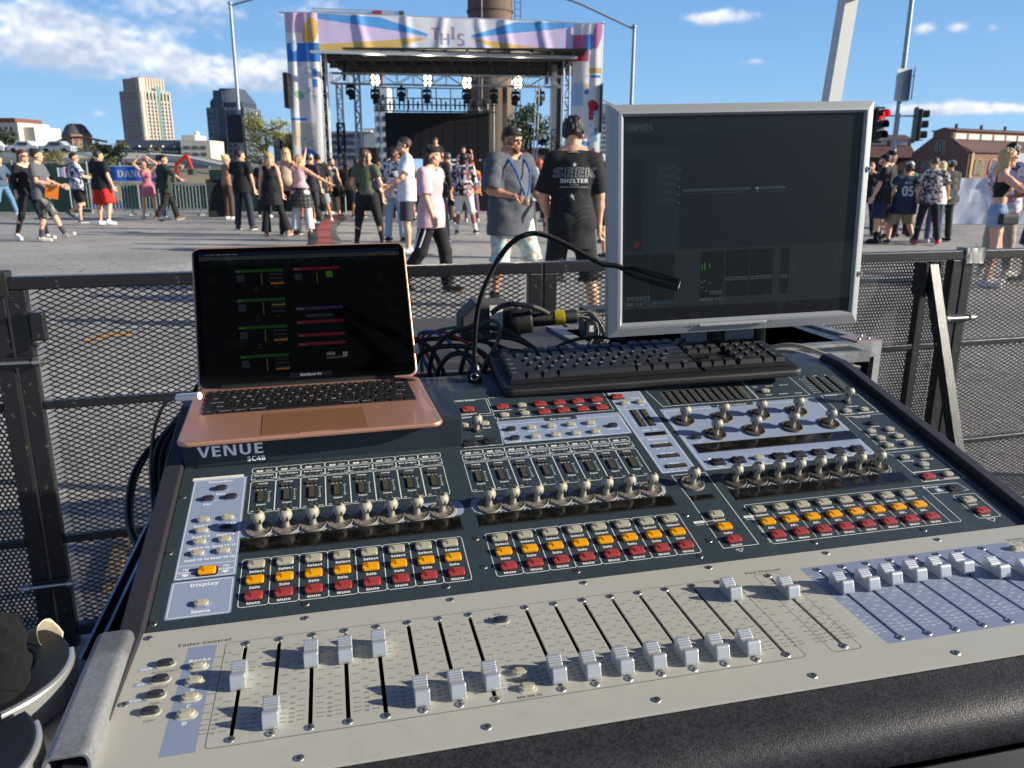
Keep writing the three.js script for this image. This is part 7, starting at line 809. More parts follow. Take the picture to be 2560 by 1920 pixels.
{
  const st = thing('stage', 'covered outdoor concert stage with black deck, roof and lighting trusses', 'stage', [-2.3, 0, -32]); const S = (x, y, z) => [x + 2.3, y, z + 32];
  const blk = std(0x101113, 0.8), roofM = std(0x24262a, 0.85), pt = (n, g, m) => part(n, g, m, st);
  pt('deck', box(9.6, 0.12, 6.6, ...S(-2.3, 1.2, -32.9)), std(0x1a1a1b, 0.8)); pt('deck_skirt', box(9.5, 1.1, 0.05, ...S(-2.3, 0.56, -29.75)), blk); pt('deck_skirt', box(0.05, 1.1, 6.4, ...S(-7.05, 0.56, -32.9)), blk); pt('deck_skirt', box(0.05, 1.1, 6.4, ...S(2.45, 0.56, -32.9)), blk);
  pt('roof_skin', box(9.6, 0.05, 6.6, ...S(-2.3, 5.42, -32.4)), roofM);
  for (let i = 0; i < 13; i++) pt('roof_rib', box(0.06, 0.09, 6.4, ...S(-6.7 + i * 0.73, 5.35, -32.4)), std(0x4a4c4e, 0.7)); for (let i = 0; i < 3; i++) pt('roof_beam', box(9.5, 0.12, 0.08, ...S(-2.3, 5.28, -30.6 - i * 2.2)), std(0x55585a, 0.6));
  pt('front_beam', box(9.1, 0.09, 0.09, ...S(-2.25, 5.24, -29.2), 0, 0.17, 0.006), AT);
  pt('front_truss', at(trussGeo(8.45, 0.36, 14), ...S(-6.68, 4.68, -31.2), 0, 0, -0.012), AT);
  for (const [x, z] of [[-6.6, -29.6], [1.93, -30.8], [-6.5, -35.3], [1.7, -35.6]]) pt('corner_column', at(trussGeo(5.2, 0.22, 12, 0.03), ...S(x, 0.1, z), 0, 0, Math.PI / 2), AT);
  pt('black_column', box(0.16, 5.3, 0.16, ...S(-6.92, 2.7, -31)), blk); pt('black_column', box(0.16, 5.3, 0.16, ...S(1.72, 2.7, -31.6)), blk);
  pt('grey_column', box(0.26, 4.2, 0.26, ...S(1.6, 3.2, -32.4)), std(0x8d949c, 0.6)); pt('inner_truss', at(trussGeo(3.2, 0.2, 9, 0.02), ...S(-6.4, 1.3, -31.2), 0, 0, Math.PI / 2), AT); pt('black_truss', at(trussGeo(1.9, 0.24, 6, 0.024), ...S(-6.35, 1.2, -30.9), 0, 0, Math.PI / 2), blk); pt('black_truss', at(trussGeo(1.7, 0.24, 6, 0.024), ...S(1.55, 1.2, -31), 0, 0, Math.PI / 2), blk);
  for (const [a, b] of [[0.83, 0.76], [0.95, 0.88]]) pt('support_pole', bar(S(a, 4.5, -31), S(b, 1.25, -31), 0.055, 0.055, 10), AT);
  pt('hoist_chain', bar(S(-6.15, 5.4, -31.2), S(-6.2, 4.6, -31.2), 0.1, 0.1, 8), blk); pt('hoist_chain', bar(S(1.2, 5.5, -31.2), S(1.25, 4.5, -31.2), 0.1, 0.1, 8), blk);
  // rear: scaffold over the screen
  for (const y of [3.8, 4.05, 4.3, 4.7]) pt('rear_pipe', bar(S(-5.7, y, -34.6), S(-0.7, y - 0.02, -34.9), 0.05, 0.05, 8), y > 4.2 ? AT : blk);
  for (let i = 0; i < 26; i++) pt('light_tube', bar(S(-5.6 + i * 0.19, 3.84, -34.5), S(-5.6 + i * 0.19, 4.16 + (i % 3) * 0.05, -34.5), 0.07, 0.07, 8), i % 2 ? blk : std(0xb4b8ba, 0.5)); for (let i = 0; i < 9; i++) pt('rear_upright', bar(S(-5.6 + i * 0.6, 1.2, -35.2), S(-5.6 + i * 0.6, 4.75, -35.2), 0.05, 0.05, 8), AT);
  pt('beige_column', box(0.28, 5.6, 0.28, ...S(-0.75, 2.8, -36.2)), std(0xa59b88, 0.7)); pt('rear_column', box(0.2, 3.6, 0.2, ...S(-0.35, 3, -35.4)), std(0x6e6a62, 0.7));
  const led = lone('video_wall', merge([at(rbox(4.35, 1.85, 0.14, 0.02), 0, 0, 0)]), std(0x1c1d20, 0.7), 'large dark video wall at the back of the stage', 'video wall', [-3.15, 2.83, -35.0]);
  { const gs = []; for (let i = 1; i < 9; i++) gs.push(box(0.008, 1.84, 0.004, -2.17 + i * 0.4833, 0, 0.0715)); for (let i = 1; i < 4; i++) gs.push(box(4.33, 0.008, 0.004, 0, -0.92 + i * 0.4625, 0.0715)); part('panel_joints', gs, MAT.dark, led); }
  for (const [x, y, z, label] of [[-5.4, 1.75, -31.4, 'black loudspeaker cabinet on the left of the stage deck'], [-0.45, 1.62, -31.2, 'black loudspeaker cabinet on the right of the stage deck']]) { const s = thing('stage_speaker', label, 'loudspeaker', [x, y, z]); part('cabinet', at(rbox(0.62, 1.0, 0.5, 0.02), 0, 0, 0), blk, s); part('grille', box(0.54, 0.9, 0.01, 0, 0, 0.253), std(0x1c1c1e, 0.9), s); }
  lone('equipment_table', merge([box(1.9, 0.5, 0.6, 0, 0.25, 0)]), blk, 'black draped equipment table in the middle of the stage', 'table', [-2.0, 1.26, -30.1]);
  // blinders: four round lamps each, lit
  const glow = std(0xfff4d6, 0.4, { emissive: 0xfff0c8, emissiveIntensity: 3.2 }), names = ['leftmost', 'second', 'third', 'rightmost'];
  [[-5.08, 4.63, -31.3], [-3.15, 4.62, -31.3], [-1.69, 4.55, -31.3], [0.18, 4.56, -31.4]].forEach((p, i) => {
    const b = thing('stage_blinder', `${names[i]} of the four lit blinder lamps on the front truss`, 'stage light', p, 0, 'lit blinders on the front truss'); part('lamp_housing', at(rbox(0.34, 0.4, 0.12, 0.02), 0, 0, -0.04), blk, b); part('yoke', [box(0.02, 0.3, 0.05, -0.19, 0.08, -0.04), box(0.02, 0.3, 0.05, 0.19, 0.08, -0.04), box(0.4, 0.02, 0.05, 0, 0.23, -0.04)], blk, b);
    for (const [x, y] of [[-0.08, 0.1], [0.08, 0.1], [-0.08, -0.1], [0.08, -0.1]]) part('lamp_bulb', at(new THREE.SphereGeometry(1, 14, 10).scale(0.068, 0.088, 0.03), x, y, 0.03), glow, b);
    const l = new THREE.SpotLight(0xffeecc, 25, 40, 0.9, 0.6); l.name = 'blinder_light'; l.castShadow = true; l.position.set(p[0], p[1], p[2] + 0.12); l.target.position.set(p[0] * 0.5, 1, -8); scene.add(l, l.target);
  });
  // moving heads hanging below the truss
  const headThing = (p, tilt, label) => { const h = thing('moving_head_light', label, 'stage light', p, 0, 'moving heads hanging from the front truss'); part('clamp', box(0.08, 0.12, 0.08, 0, 0.2, 0), blk, h); part('light_base', at(rbox(0.3, 0.1, 0.26, 0.02), 0, 0.13, 0), blk, h); part('yoke', [box(0.03, 0.26, 0.1, -0.15, -0.02, 0), box(0.03, 0.26, 0.1, 0.15, -0.02, 0)], blk, h); const q = part('head', [at(new THREE.SphereGeometry(0.14, 14, 10), 0, 0, 0), cyl(0.1, 0.13, 0.16, 16, 0, -0.14, 0)], blk, h, [0, -0.08, 0], [tilt, 0, tilt * 0.4]); part('lens', cyl(0.085, 0.085, 0.01, 16, 0, -0.222, 0), std(0x3a424c, 0.1), q); return h; };
  const px = [[-6.0, 4.19, 0.5], [-5.09, 4.05, 0.2], [-4.12, 4.12, 0], [-3.18, 4.05, 0.1], [-1.72, 4.05, 0], [-0.71, 4.06, 0.2], [0.09, 4.0, -0.5], [1.01, 4.0, -0.6]];
  px.forEach(([x, y, t], i) => headThing([x, y + 0.08, -31.25], t, `${['first', 'second', 'third', 'fourth', 'fifth', 'sixth', 'seventh', 'eighth'][i]} black moving head light from the left under the front truss`));
  // printed banners: pleated cloth
  const cloth = (w, h, map, seed, amp, pleats) => { const g = new THREE.PlaneGeometry(w, h, Math.round(w * 12), Math.round(h * 8)), P = g.attributes.position; for (let i = 0; i < P.count; i++) { const x = P.getX(i), y = P.getY(i), e = (y + h / 2) / h; let z = (fbm(x * 0.9 + seed, y * 0.7 + x * 0.4, seed, 3) - 0.5) * amp * 2; for (const c of pleats) { const d = x - c - (e - 1) * 0.5 * (hash3(Math.round(c * 10), seed, 1) - 0.5); z += amp * 1.3 * Math.exp(-d * d * 60) + amp * 0.8 * Math.exp(-((d - 0.18 * (1 - e)) ** 2) * 90) * (1 - e); } P.setZ(i, z); } g.computeVertexNormals(); return g; };
  const hb = thing('header_banner', 'wide printed banner with blue, pink and gold waves across the stage top', 'banner', [-2.2, 5.87, -29.72], 0.17), wave = canv(2048, 300, (x, W, H) => {
    x.fillStyle = '#c3c6cc'; x.fillRect(0, 0, W, H); for (const m of [0, 1]) { x.save(); if (m) { x.translate(W, 0); x.scale(-1, 1); } const P = (c, pts) => { x.fillStyle = c; x.beginPath(); pts.forEach(([a, b], i) => (i ? x.lineTo(a, b) : x.moveTo(a, b))); x.fill(); }; P('#4a8fcb', [[0, 0], [480, 12], [850, 130], [850, 150], [560, 110], [0, 40]]); P('#c2b2d2', [[0, 40], [560, 110], [850, 150], [850, 160], [420, 200], [0, 235]]); P('#c3a25c', [[0, 235], [420, 200], [855, 155], [640, 240], [330, 285], [0, 300]]); x.restore(); }
    x.save(); x.translate(1024, 0); x.font = '128px sans-serif'; x.textAlign = 'center'; ['T', 'H', 'I', 'S'].forEach((c, i) => { const X = [-112, -36, 28, 92][i], Y = [175, 215, 165, 215][i]; x.fillStyle = '#c99a5a'; x.fillText(c, X - 7, Y - 6); x.fillStyle = '#a8524e'; x.fillText(c, X - 3, Y - 1); x.fillStyle = '#5f8dc0'; x.fillText(c, X + 3, Y + 2); }); x.restore(); });
  const clothM = (t) => std(0xffffff, 0.7, { map: t, side: THREE.DoubleSide });
  part('banner_cloth', cloth(8.85, 1.22, wave, 3, 0.05, [-3.1, -1.5, -0.2, 1.0, 1.9, 3.2]), clothM(wave), hb); part('banner_pipe', bar([-4.5, 0.63, -0.05], [4.5, 0.63, -0.05], 0.05, 0.05, 8), AT, hb);
  const tower = (seed, pal) => canv(400, 1600, (x, W, H) => { const r = rng(seed); x.fillStyle = '#d9d6d2'; x.fillRect(0, 0, W, H); const blob = (c, X, Y, a, b, q = 0) => { x.fillStyle = c; x.beginPath(); x.ellipse(X, Y, a, b, q, 0, 7); x.fill(); }; for (const [c, X, Y, a, b, k] of pal) { if (k) blob(c, X, Y, a, b, k); else { x.fillStyle = c; x.fillRect(X, Y, a, b); } } x.lineWidth = 9; for (let i = 0; i < 16; i++) { x.strokeStyle = ['#3c7fc0', '#6fa6d4', '#3c7fc0', '#7fae7c'][i % 4]; x.beginPath(); const X = 40 + r() * 280, Y = 500 + r() * 1050; x.moveTo(X, Y); for (let j = 0; j < 4; j++) x.lineTo(X + j * 16 + r() * 12, Y + (r() - 0.5) * 40); x.stroke(); } });
  const lt = tower(5, [['#c9aec4', 0, 0, 400, 200], ['#c9a055', 300, 190, 90, 150, 0.4], ['#2a6db8', 0, 300, 400, 190], ['#a3b9cc', 90, 330, 40, 60, 0.2], ['#3f86c8', 300, 560, 60, 80], ['#3f86c8', 300, 670, 60, 80], ['#8fb69a', 120, 830, 60, 40, 0.3], ['#3f86c8', 0, 1070, 200, 26], ['#d8a95a', 30, 1100, 30, 260], ['#cdbfa8', 70, 1120, 250, 400], ['#2f78bc', 200, 1440, 100, 40, 0.1]]);
  const tb = thing('tower_banner', 'tall printed cloth tower banner on the left of the stage', 'banner', [-7.1, 4.0, -29.0], 0.03); part('banner_cloth', cloth(1.08, 5.0, lt, 7, 0.06, [-0.28, 0.1, 0.36]), clothM(lt), tb); part('side_pole', bar([0.55, -4, -0.05], [0.55, 2.55, -0.05], 0.05, 0.05, 8), AT, tb); part('side_pole', bar([-0.55, -4, -0.05], [-0.55, 2.55, -0.05], 0.05, 0.05, 8), AT, tb); part('banner_pipe', bar([-0.75, 2.52, -0.05], [0.6, 2.52, -0.05], 0.05, 0.05, 8), AT, tb);
  const rt = tower(9, [['#c25a78', 0, 120, 220, 290], ['#b13c4c', 0, 320, 150, 80], ['#3f86c8', 230, 200, 70, 90, 0.3], ['#b06a92', 330, 120, 60, 160, 0.2], ['#c9a55e', 220, 480, 180, 60], ['#3f7fc0', 250, 560, 140, 30], ['#9bbbd8', 0, 640, 160, 260], ['#c9a060', 190, 700, 34, 50, 0.3], ['#3a78b4', 200, 740, 30, 40, 0.3], ['#b32432', 240, 930, 70, 130], ['#b32432', 300, 900, 80, 60, 0.5], ['#2f78bc', 140, 1330, 120, 36, 0.05], ['#c4506a', 300, 1380, 40, 220], ['#63a5c4', 320, 1150, 50, 160]]);
  const rb = thing('tower_banner', 'tall printed cloth tower banner on the right of the stage', 'banner', [2.63, 4.0, -30.4], -0.05); part('banner_cloth', cloth(1.02, 4.85, rt, 11, 0.05, [-0.25, 0.02, 0.3]), clothM(rt), rb); part('side_pole', bar([-0.52, -4, -0.05], [-0.52, 2.5, -0.05], 0.05, 0.05, 8), AT, rb); part('side_pole', bar([0.52, -4, -0.05], [0.52, 2.5, -0.05], 0.05, 0.05, 8), AT, rb); part('banner_pipe', bar([-0.6, 2.44, -0.05], [0.6, 2.44, -0.05], 0.05, 0.05, 8), AT, rb);
  lone('speaker_array', merge([0, 1, 2].map((i) => at(rbox(0.16, 0.37, 0.5, 0.01), 0, -i * 0.378, 0))), blk, 'thin black hanging speaker array at the left edge of the stage', 'loudspeaker', [-7.66, 4.4, -28.8]); lone('speaker_array', merge([0, 1, 2, 3].map((i) => at(rbox(0.06, 0.41, 0.4, 0.01), 0, -i * 0.418, 0))), blk, 'thin black hanging speaker array at the right edge of the stage', 'loudspeaker', [3.15, 4.22, -30.2]);
}
// red and black cable ramps leading to the stage
{
  const way = [[-3.42, -14.4], [-3.7, -16], [-4.1, -17.6], [-4.55, -19.5], [-5.0, -22], [-5.4, -25]], c = new THREE.CatmullRomCurve3(way.map(([x, z]) => V3(x, 0.005, z))), n = 12; let first;
  for (let i = 0; i < n; i++) { const a = c.getPointAt(i / n), b = c.getPointAt((i + 1) / n), L = a.distanceTo(b) - 0.02; if (!first) { first = thing('cable_ramp', 'black rubber cable ramp with red lid lying across the asphalt', 'cable ramp', [0, 0, 0], 0, 'red and black cable ramps leading to the stage'); const s = shapeOf([[-0.32, 0], [-0.15, 0.055], [0.15, 0.055], [0.32, 0]]), g = extr(s, L, 0); at(g, 0, 0, -L / 2); part('ramp_base', g, MAT.blackRubber, first); part('ramp_lid', box(0.27, 0.012, L * 0.96, 0, 0.06, 0), std(0x9a2f2c, 0.6), first); for (let k = 0; k < 4; k++) for (const q of [-1, 1]) part('ramp_groove', box(0.016, 0.012, L * 0.98, q * (0.17 + k * 0.035), 0.052 - k * 0.012, 0), std(0x4a4a4a, 0.7), first); }
    const r = i ? first.clone() : first; if (i) { r.name = numbered('cable_ramp'); scene.add(r); } r.position.copy(a).add(b).multiplyScalar(0.5); r.rotation.set(0, Math.atan2(b.x - a.x, b.z - a.z), 0); }
}
// ---------- street furniture ----------
{
  const G = MAT.galv, lampPost = (x, z, h, arm, label) => { const l = thing('street_lamp', label, 'street lamp', [x, 0, z]); part('pole', lathe([[0.1, 0], [0.1, 0.2], [0.085, 0.3], [0.06, h], [0, h]], 16), G, l); part('pole_base', lathe([[0, 0.12], [0.2, 0.12], [0.22, 0.005], [0, 0.005]], 16), G, l); part('arm', tube(arm, 0.042, 10), G, l); const e = arm[arm.length - 1]; part('lamp_head', at(rbox(0.6, 0.1, 0.26, 0.04), e[0], e[1], e[2]), G, l); part('pole_cap', at(new THREE.SphereGeometry(0.09, 12, 8), 0, h, 0), G, l); return l; };
  const la = lampPost(-11.4, -35, 7.9, [[0, 7.82, 0], [1.0, 8.08, 0], [2.4, 8.4, 0], [3.4, 8.5, 0]], 'tall grey street lamp left of the stage carrying a black traffic signal');
  lampPost(4.48, -32, 6.6, [[0, 6.52, 0], [-0.9, 6.9, 0], [-1.6, 7.2, 0], [-2.4, 7.5, 0], [-3.6, 7.75, 0]], 'tall grey street lamp with a curved arm right of the stage'); lampPost(6.6, -50, 5.2, [[0, 5.0, 0], [-0.9, 5.35, 0], [-1.8, 5.75, 0], [-3, 5.9, 0]], 'distant street lamp whose arm shows between the right banner and the monitor');
  const sigBody = (t, turn, lit, ph = 0) => { const s = new THREE.Group(); };
  const signal = (x, y, z, turn, label, lit, k = 1, plate = 0.62) => { const t = thing('traffic_signal', label, 'traffic light', [x, y, z], turn); t.scale.setScalar(k); part('back_plate', at(rbox(plate, 1.12, 0.03, 0.02), 0, 0, -0.06), MAT.blackPlastic, t); part('signal_housing', at(rbox(0.34, 1.0, 0.18, 0.03), 0, 0, 0.03), MAT.blackPlastic, t); [0.32, 0, -0.32].forEach((q, i) => { const on = lit === i, c = [0xc01818, 0xd08a10, 0x18c07a][i]; part('signal_light', at(new THREE.SphereGeometry(1, 16, 10).scale(0.125, 0.125, 0.035), 0, q, 0.12), on ? std(c, 0.3, { emissive: c, emissiveIntensity: 2.2 }) : std(0x24211f, 0.2), t); const vg = new THREE.CylinderGeometry(0.145, 0.145, 0.22, 16, 1, true, -Math.PI / 2 - 0.6, Math.PI + 1.2); vg.rotateX(Math.PI / 2); vg.rotateZ(Math.PI); part('signal_visor', at(vg, 0, q, 0.22), std(0x0c0c0d, 0.6, { side: THREE.DoubleSide }), t); if (on) { const l = new THREE.PointLight(c, 0.6, 8); l.name = 'signal_lamp_light'; l.castShadow = true; l.position.copy(t.localToWorld(V3(0, q, 0.2))); scene.add(l); } }); return t; };
  la.updateMatrixWorld(); signal(-11.52, 3.08, -34.8, 3.0, 'unlit black traffic signal on the street lamp left of the stage', -1, 1.0, 0.66);
  const po = thing('signal_pole', 'tall thin grey pole carrying signs and traffic signals at the right', 'pole', [10.24, 0, -22.4]); part('pole', lathe([[0.075, 0], [0.065, 3], [0.045, 12], [0, 12]], 14), G, po); part('pole_base', lathe([[0, 0.1], [0.16, 0.1], [0.18, 0.005], [0, 0.005]], 14), G, po); part('bracket', bar([-0.75, 2.86, 0], [0.75, 2.86, 0], 0.04, 0.04, 8), G, po); part('bracket', bar([-0.75, 2.25, 0], [0.75, 2.25, 0], 0.04, 0.04, 8), G, po);
  signal(9.66, 2.62, -22.2, 0.35, 'traffic signal showing red on the left of the signal pole', 0, 0.82, 0.5); signal(10.72, 2.62, -22.3, 1.35, 'traffic signal turned sideways on the right of the signal pole', -1, 0.82, 0.5);
  for (const [dx, dy, a, label] of [[-0.03, 3.62, 0.25, 'blank grey sign back facing left on the signal pole'], [0.2, 3.66, 1.2, 'blank grey sign back facing right on the signal pole']]) { const s = thing('road_sign', label, 'sign', [10.24 + dx, dy, -22.33], a); part('sign_plate', (() => { const g = extr(rrect(0.46, 0.8, 0.04), 0.006, 0.001); return at(g, 0, 0, 0.06); })(), std(0x9da3a6, 0.45, { metalness: 0.6 }), s); part('sign_clamp', box(0.46, 0.03, 0.02, 0, 0.2, 0.05), G, s); }
  signal(-9.8, 2.6, -48, 0.1, 'distant traffic signal showing green beside the stage', 2, 0.8, 0.4).position.set(-8.85 * 48 / 32, 2.7, -48);
  // shade canopy over the desk: black cloth roof on a white frame; one leg leans into view beyond the fence
  { const t = thing('shade_canopy', 'shade canopy over the mixing desk with a thick white leg leaning right behind the monitor', 'canopy', [1.0, 0, -2.97], 0.2), W = 3.3, D = 3.4, h = 2.62; const leg = (x, z, dx) => part('canopy_leg', bar([x - dx, 0, z], [x, h, z], 0.048, 0.048), MAT.whitePaint, t); leg(0.21, 0, 0.21); leg(-W + 0.2, 0.2, -0.1); leg(0.2, D, 0.1); leg(-W + 0.2, D, -0.1);
    part('leg_clamp', at(rbox(0.03, 0.02, 0.03, 0.004), 0.155, 1.955, 0.03), MAT.blackPlastic, t); const g = new THREE.ConeGeometry(Math.SQRT1_2, 1, 4, 6, true); g.rotateY(Math.PI / 4); g.scale(W * 1.04, 0.75, D * 1.04); part('canopy_cloth', at(g, -W / 2 + 0.2, h + 0.38, D / 2), std(0x0d0e10, 0.9, { side: THREE.DoubleSide }), t); for (const [x0, z0, x1, z1] of [[0.2, 0, -W + 0.2, 0], [0.2, D, -W + 0.2, D], [0.2, 0, 0.2, D], [-W + 0.2, 0, -W + 0.2, D]]) part('canopy_beam', bar([x0, h - 0.02, z0], [x1, h - 0.02, z1], 0.035, 0.035), MAT.whitePaint, t); }
}

// ---------- town behind: left embankment, fences, bridge, towers, brick hall ----------
{
  const glass = std(0x2a3440, 0.15), glassG = std(0x24403c, 0.15), stuff = (m) => { m.userData.kind = 'stuff'; return m; };
  // rows of windows on a face: local frame of the face, x to the right, y up, z outwards
  const winGeo = (W, y0, y1, cols, rows, fw, fh, x0 = 0) => { const gs = []; for (let i = 0; i < cols; i++) for (let j = 0; j < rows; j++) gs.push(box(W / cols * fw, (y1 - y0) / rows * fh, 0.08, x0 + (i + 0.5 - cols / 2) * W / cols, y0 + (j + 0.5) * (y1 - y0) / rows, 0.02)); return merge(gs); };
  const ribGeo = (W, y0, y1, cols, w, d) => { const gs = []; for (let i = 0; i <= cols; i++) gs.push(box(w, y1 - y0, d, (i - cols / 2) * W / cols, (y0 + y1) / 2, d / 2)); return merge(gs); };
  const face = (g, k, w, d) => (k === 0 ? at(g, 0, 0, d / 2) : at(g, w / 2, 0, 0, 0, Math.PI / 2, 0));
  // tall stone tower
  { const b = thing('office_tower', 'tall pale stone office tower with stepped top on the left skyline', 'tower', [-185, 0, -420], -0.61), W = 18.6, D = 16.4, cream = std(0xb3a89b, 0.75), o = (g) => at(g, -W / 2, 0, -D / 2);
    part('tower_wall', o(box(W, 40.4, D, 0, 20.2, 0)), cream, b); part('tower_top', o(box(W * 0.8, 6, D * 0.82, -0.3, 43.4, 0)), cream, b); part('corner_bay', o(box(3.2, 45.8, 3.2, W / 2 - 1.5, 22.9, D / 2 - 1.5)), std(0xc0b4a4, 0.75), b); part('roof_plant', o(box(9, 1, 8, 0, 46.6, 0)), std(0x8d8376, 0.8), b);
    for (const k of [0, 1]) { const w = k ? D : W; stuff(part('window_rows', o(face(winGeo(w * 0.9, 3, 35, k ? 8 : 10, 18, 0.5, 0.55), k, W, D)), glass, b)); stuff(part('wall_ribs', o(face(ribGeo(w * 0.92, 2, 40.2, k ? 8 : 10, 0.75, 0.4), k, W, D)), cream, b)); stuff(part('window_rows', o(face(winGeo(w * 0.9, 35.4, 39.6, k ? 8 : 10, 1, 0.5, 0.8), k, W, D)), glass, b)); stuff(part('wall_ribs', o(face(ribGeo(w * 0.74, 40.4, 46.3, 8, 0.7, 0.4), k, W * 0.8 - 0.6, D * 0.82)), cream, b)); }
    part('glass_stripe', o(box(0.2, 34, 1.6, W / 2 + 0.3, 20, -1.5)), std(0x5f8f90, 0.15), b); part('glass_stripe', o(box(0.2, 5, 2, W / 2 + 0.35, 40, -1.5)), std(0x5f8f90, 0.15), b); }
  { const b = thing('mansard_building', 'stone building with a dark mansard roof on the left skyline', 'building', [-222, 0, -420], -0.7), o = (g) => at(g, -6, 0, -5), st = std(0x8a6a52, 0.8); part('wall', o(box(12, 19, 10, 0, 9.5, 0)), st, b); const r = new THREE.CylinderGeometry(4.6, 7.6, 4.8, 4, 1); r.rotateY(Math.PI / 4); part('mansard_roof', o(at(r, 0, 21.4, 0)), std(0x4a4b4c, 0.6), b); for (const k of [0, 1]) stuff(part('window_rows', o(face(winGeo(k ? 9 : 11, 8, 18, 6, 4, 0.4, 0.6), k, 12, 10)), glass, b)); part('cornice', o(box(12.6, 0.7, 10.6, 0, 18.7, 0)), st, b); part('roof_rail', o(box(6, 0.6, 5, 0, 24.1, 0)), std(0x3b3a38, 0.8), b); }
  { const b = thing('pyramid_tower', 'grey office tower with a dark sloping pyramid top behind the street lamp', 'tower', [-109.3, 0, -330], -0.15), gr = std(0x6f757c, 0.5); part('wall', box(15.4, 25, 14, 0, 12.5, 0), gr, b); const r = new THREE.CylinderGeometry(4.9, 9.2, 5.4, 4, 1); r.rotateY(Math.PI / 4); part('pyramid_roof', at(r, 0, 29.6, 0), std(0x4f5660, 0.35), b); part('shoulder', box(13, 2.2, 12.4, 0, 26, 0), std(0x373d46, 0.3), b); part('glass_bay', box(3.6, 30, 1, -2.6, 16.2, 6.8), std(0x2f3d4c, 0.12), b); for (const k of [0, 1]) { stuff(part('window_rows', face(winGeo(k ? 13 : 15, 2, 24, 8, 11, 0.55, 0.5), k, 15.4, 14), glass, b)); stuff(part('wall_ribs', face(ribGeo(k ? 13 : 15, 0, 25, 8, 0.4, 0.3), k, 15.4, 14), gr, b)); } }
  { const b = thing('white_building', 'white office building with a brown roof slab at the far left', 'building', [-160, 0, -262], -0.12), wh = std(0xcfc6b2, 0.7); part('wall', box(22, 15.4, 14, 0, 7.7, 0), wh, b); part('side_wing', box(4.5, 14.2, 12, 12.5, 7.1, -1), wh, b); part('roof_slab', box(24, 1.2, 12, -4, 16.3, -2), std(0x6d4434, 0.8), b); for (let i = 0; i < 5; i++) for (let j = 0; j < 3; j++) { const w = part('window', box(2.6, 1.7, 0.16, -6.5 + i * 3.6, 13.2 - j * 3.2, 7.05), std(0x4f4a44, 0.3), b); part('mullion', box(0.14, 1.7, 0.06, -6.5 + i * 3.6, 13.2 - j * 3.2, 7.16), wh, w); } }
  { const b = thing('glass_block', 'low dark glass building with a white end block beyond the bridge', 'building', [-71, 0, -170]), dk = std(0x3d4650, 0.4); part('glass_wall', box(16, 7.2, 10, -1.5, 3.6, -5), dk, b); part('roof_band', box(16.6, 1.5, 10.4, -1.5, 6.7, -5), std(0x565f6a, 0.5), b); part('green_glass', box(15.6, 1.5, 0.2, -1.5, 4.9, 0.12), glassG, b); part('white_block', box(6, 7.4, 8, 6.6, 3.7, -3), std(0xc9c3b2, 0.7), b); part('upper_block', box(2.8, 1.1, 6, 4.9, 7.9, -3), std(0xc9c3b2, 0.7), b); for (let i = 0; i < 3; i++) for (let j = 0; j < 3; j++) part('window', box(1.1, 0.6, 0.1, 4.8 + i * 1.7, 6 - j * 1.3, 1.03), std(0x5d5a52, 0.3), b); for (let i = 0; i < 6; i++) part('wall_lamp_globe', at(new THREE.SphereGeometry(0.22, 10, 8), -7.5 + i * 2.4, 6.2, 0.4), MAT.white, b); part('satellite_dome', at(new THREE.SphereGeometry(0.55, 12, 8), 5.6, 8.8, -3), MAT.white, b); }
  { const b = thing('pavilion_roof', 'thin brown curved pavilion roof beside the glass building', 'pavilion', [-77, 0, -150]); part('curved_roof', tube([[-6, 6.0, 0], [-3, 7, 0], [0, 7.1, 0], [4, 6.4, 0]], 0.22, 6), std(0x5b4638, 0.8), b); part('post', bar([-2, 0, 0], [-1.4, 6.8, 0], 0.25), std(0x8d8a84, 0.7), b); part('post', bar([2, 0, 0], [2, 6.7, 0], 0.25), std(0x8d8a84, 0.7), b); }
  { const b = thing('road_bridge', 'pale concrete road bridge curving across the left background', 'bridge', [0, 0, -110]), cn = std(0xd6d0c2, 0.8), path = [[-120, 3.3, 0], [-84, 3.5, 0], [-62, 3.6, 0], [-48, 3.45, 0], [-42, 3.05, 2], [-37, 2.2, 5], [-32, 1.2, 8]]; for (const [n, y, h, d, m] of [['parapet', 0.2, 0.8, 0.4, cn], ['deck_edge', -0.55, 0.5, 3.5, std(0x9d9789, 0.85)]]) { const gs = []; for (let i = 0; i + 1 < path.length; i++) gs.push(bar([path[i][0], path[i][1] + y - h / 2, path[i][2]], [path[i + 1][0], path[i + 1][1] + y - h / 2, path[i + 1][2]], h, d)); part(n, gs, m, b); } for (const x of [-78, -62, -50, -42]) part('pier', box(1, 3, 2.5, x, 1, -1), cn, b); part('guard_rail', [bar([-120, 3.9, 0], [-62, 4.2, 0], 0.08), bar([-62, 4.2, 0], [-44, 3.8, 1], 0.08)], std(0x8d9499, 0.5), b);
    for (const [x, c, label] of [[-64.5, 0xc9c9c8, 'small white car crossing the bridge behind the left crowd'], [-60.2, 0x9aa4ae, 'small grey car crossing the bridge'], [-69, 0xd8d8d6, 'white van crossing the bridge at the far left']]) { const v = thing('bridge_car', label, 'car', [x, 3.62, -110.2]); part('body', (() => { const g = extr(shapeOf([[-2, 0.3], [-2, 0.8], [-1.2, 0.95], [-0.7, 1.45], [0.8, 1.45], [1.3, 0.95], [2, 0.85], [2, 0.3]]), 1.6, 0.05); return at(g, 0, 0, -0.8); })(), std(c, 0.3), v); part('car_glass', box(1.3, 0.36, 1.62, 0.05, 1.16, 0), glass, v); for (const q of [-1.2, 1.2]) part('wheel', cyl(0.32, 0.32, 1.62, 12, q, 0.32, 0, Math.PI / 2), MAT.blackRubber, v); } }
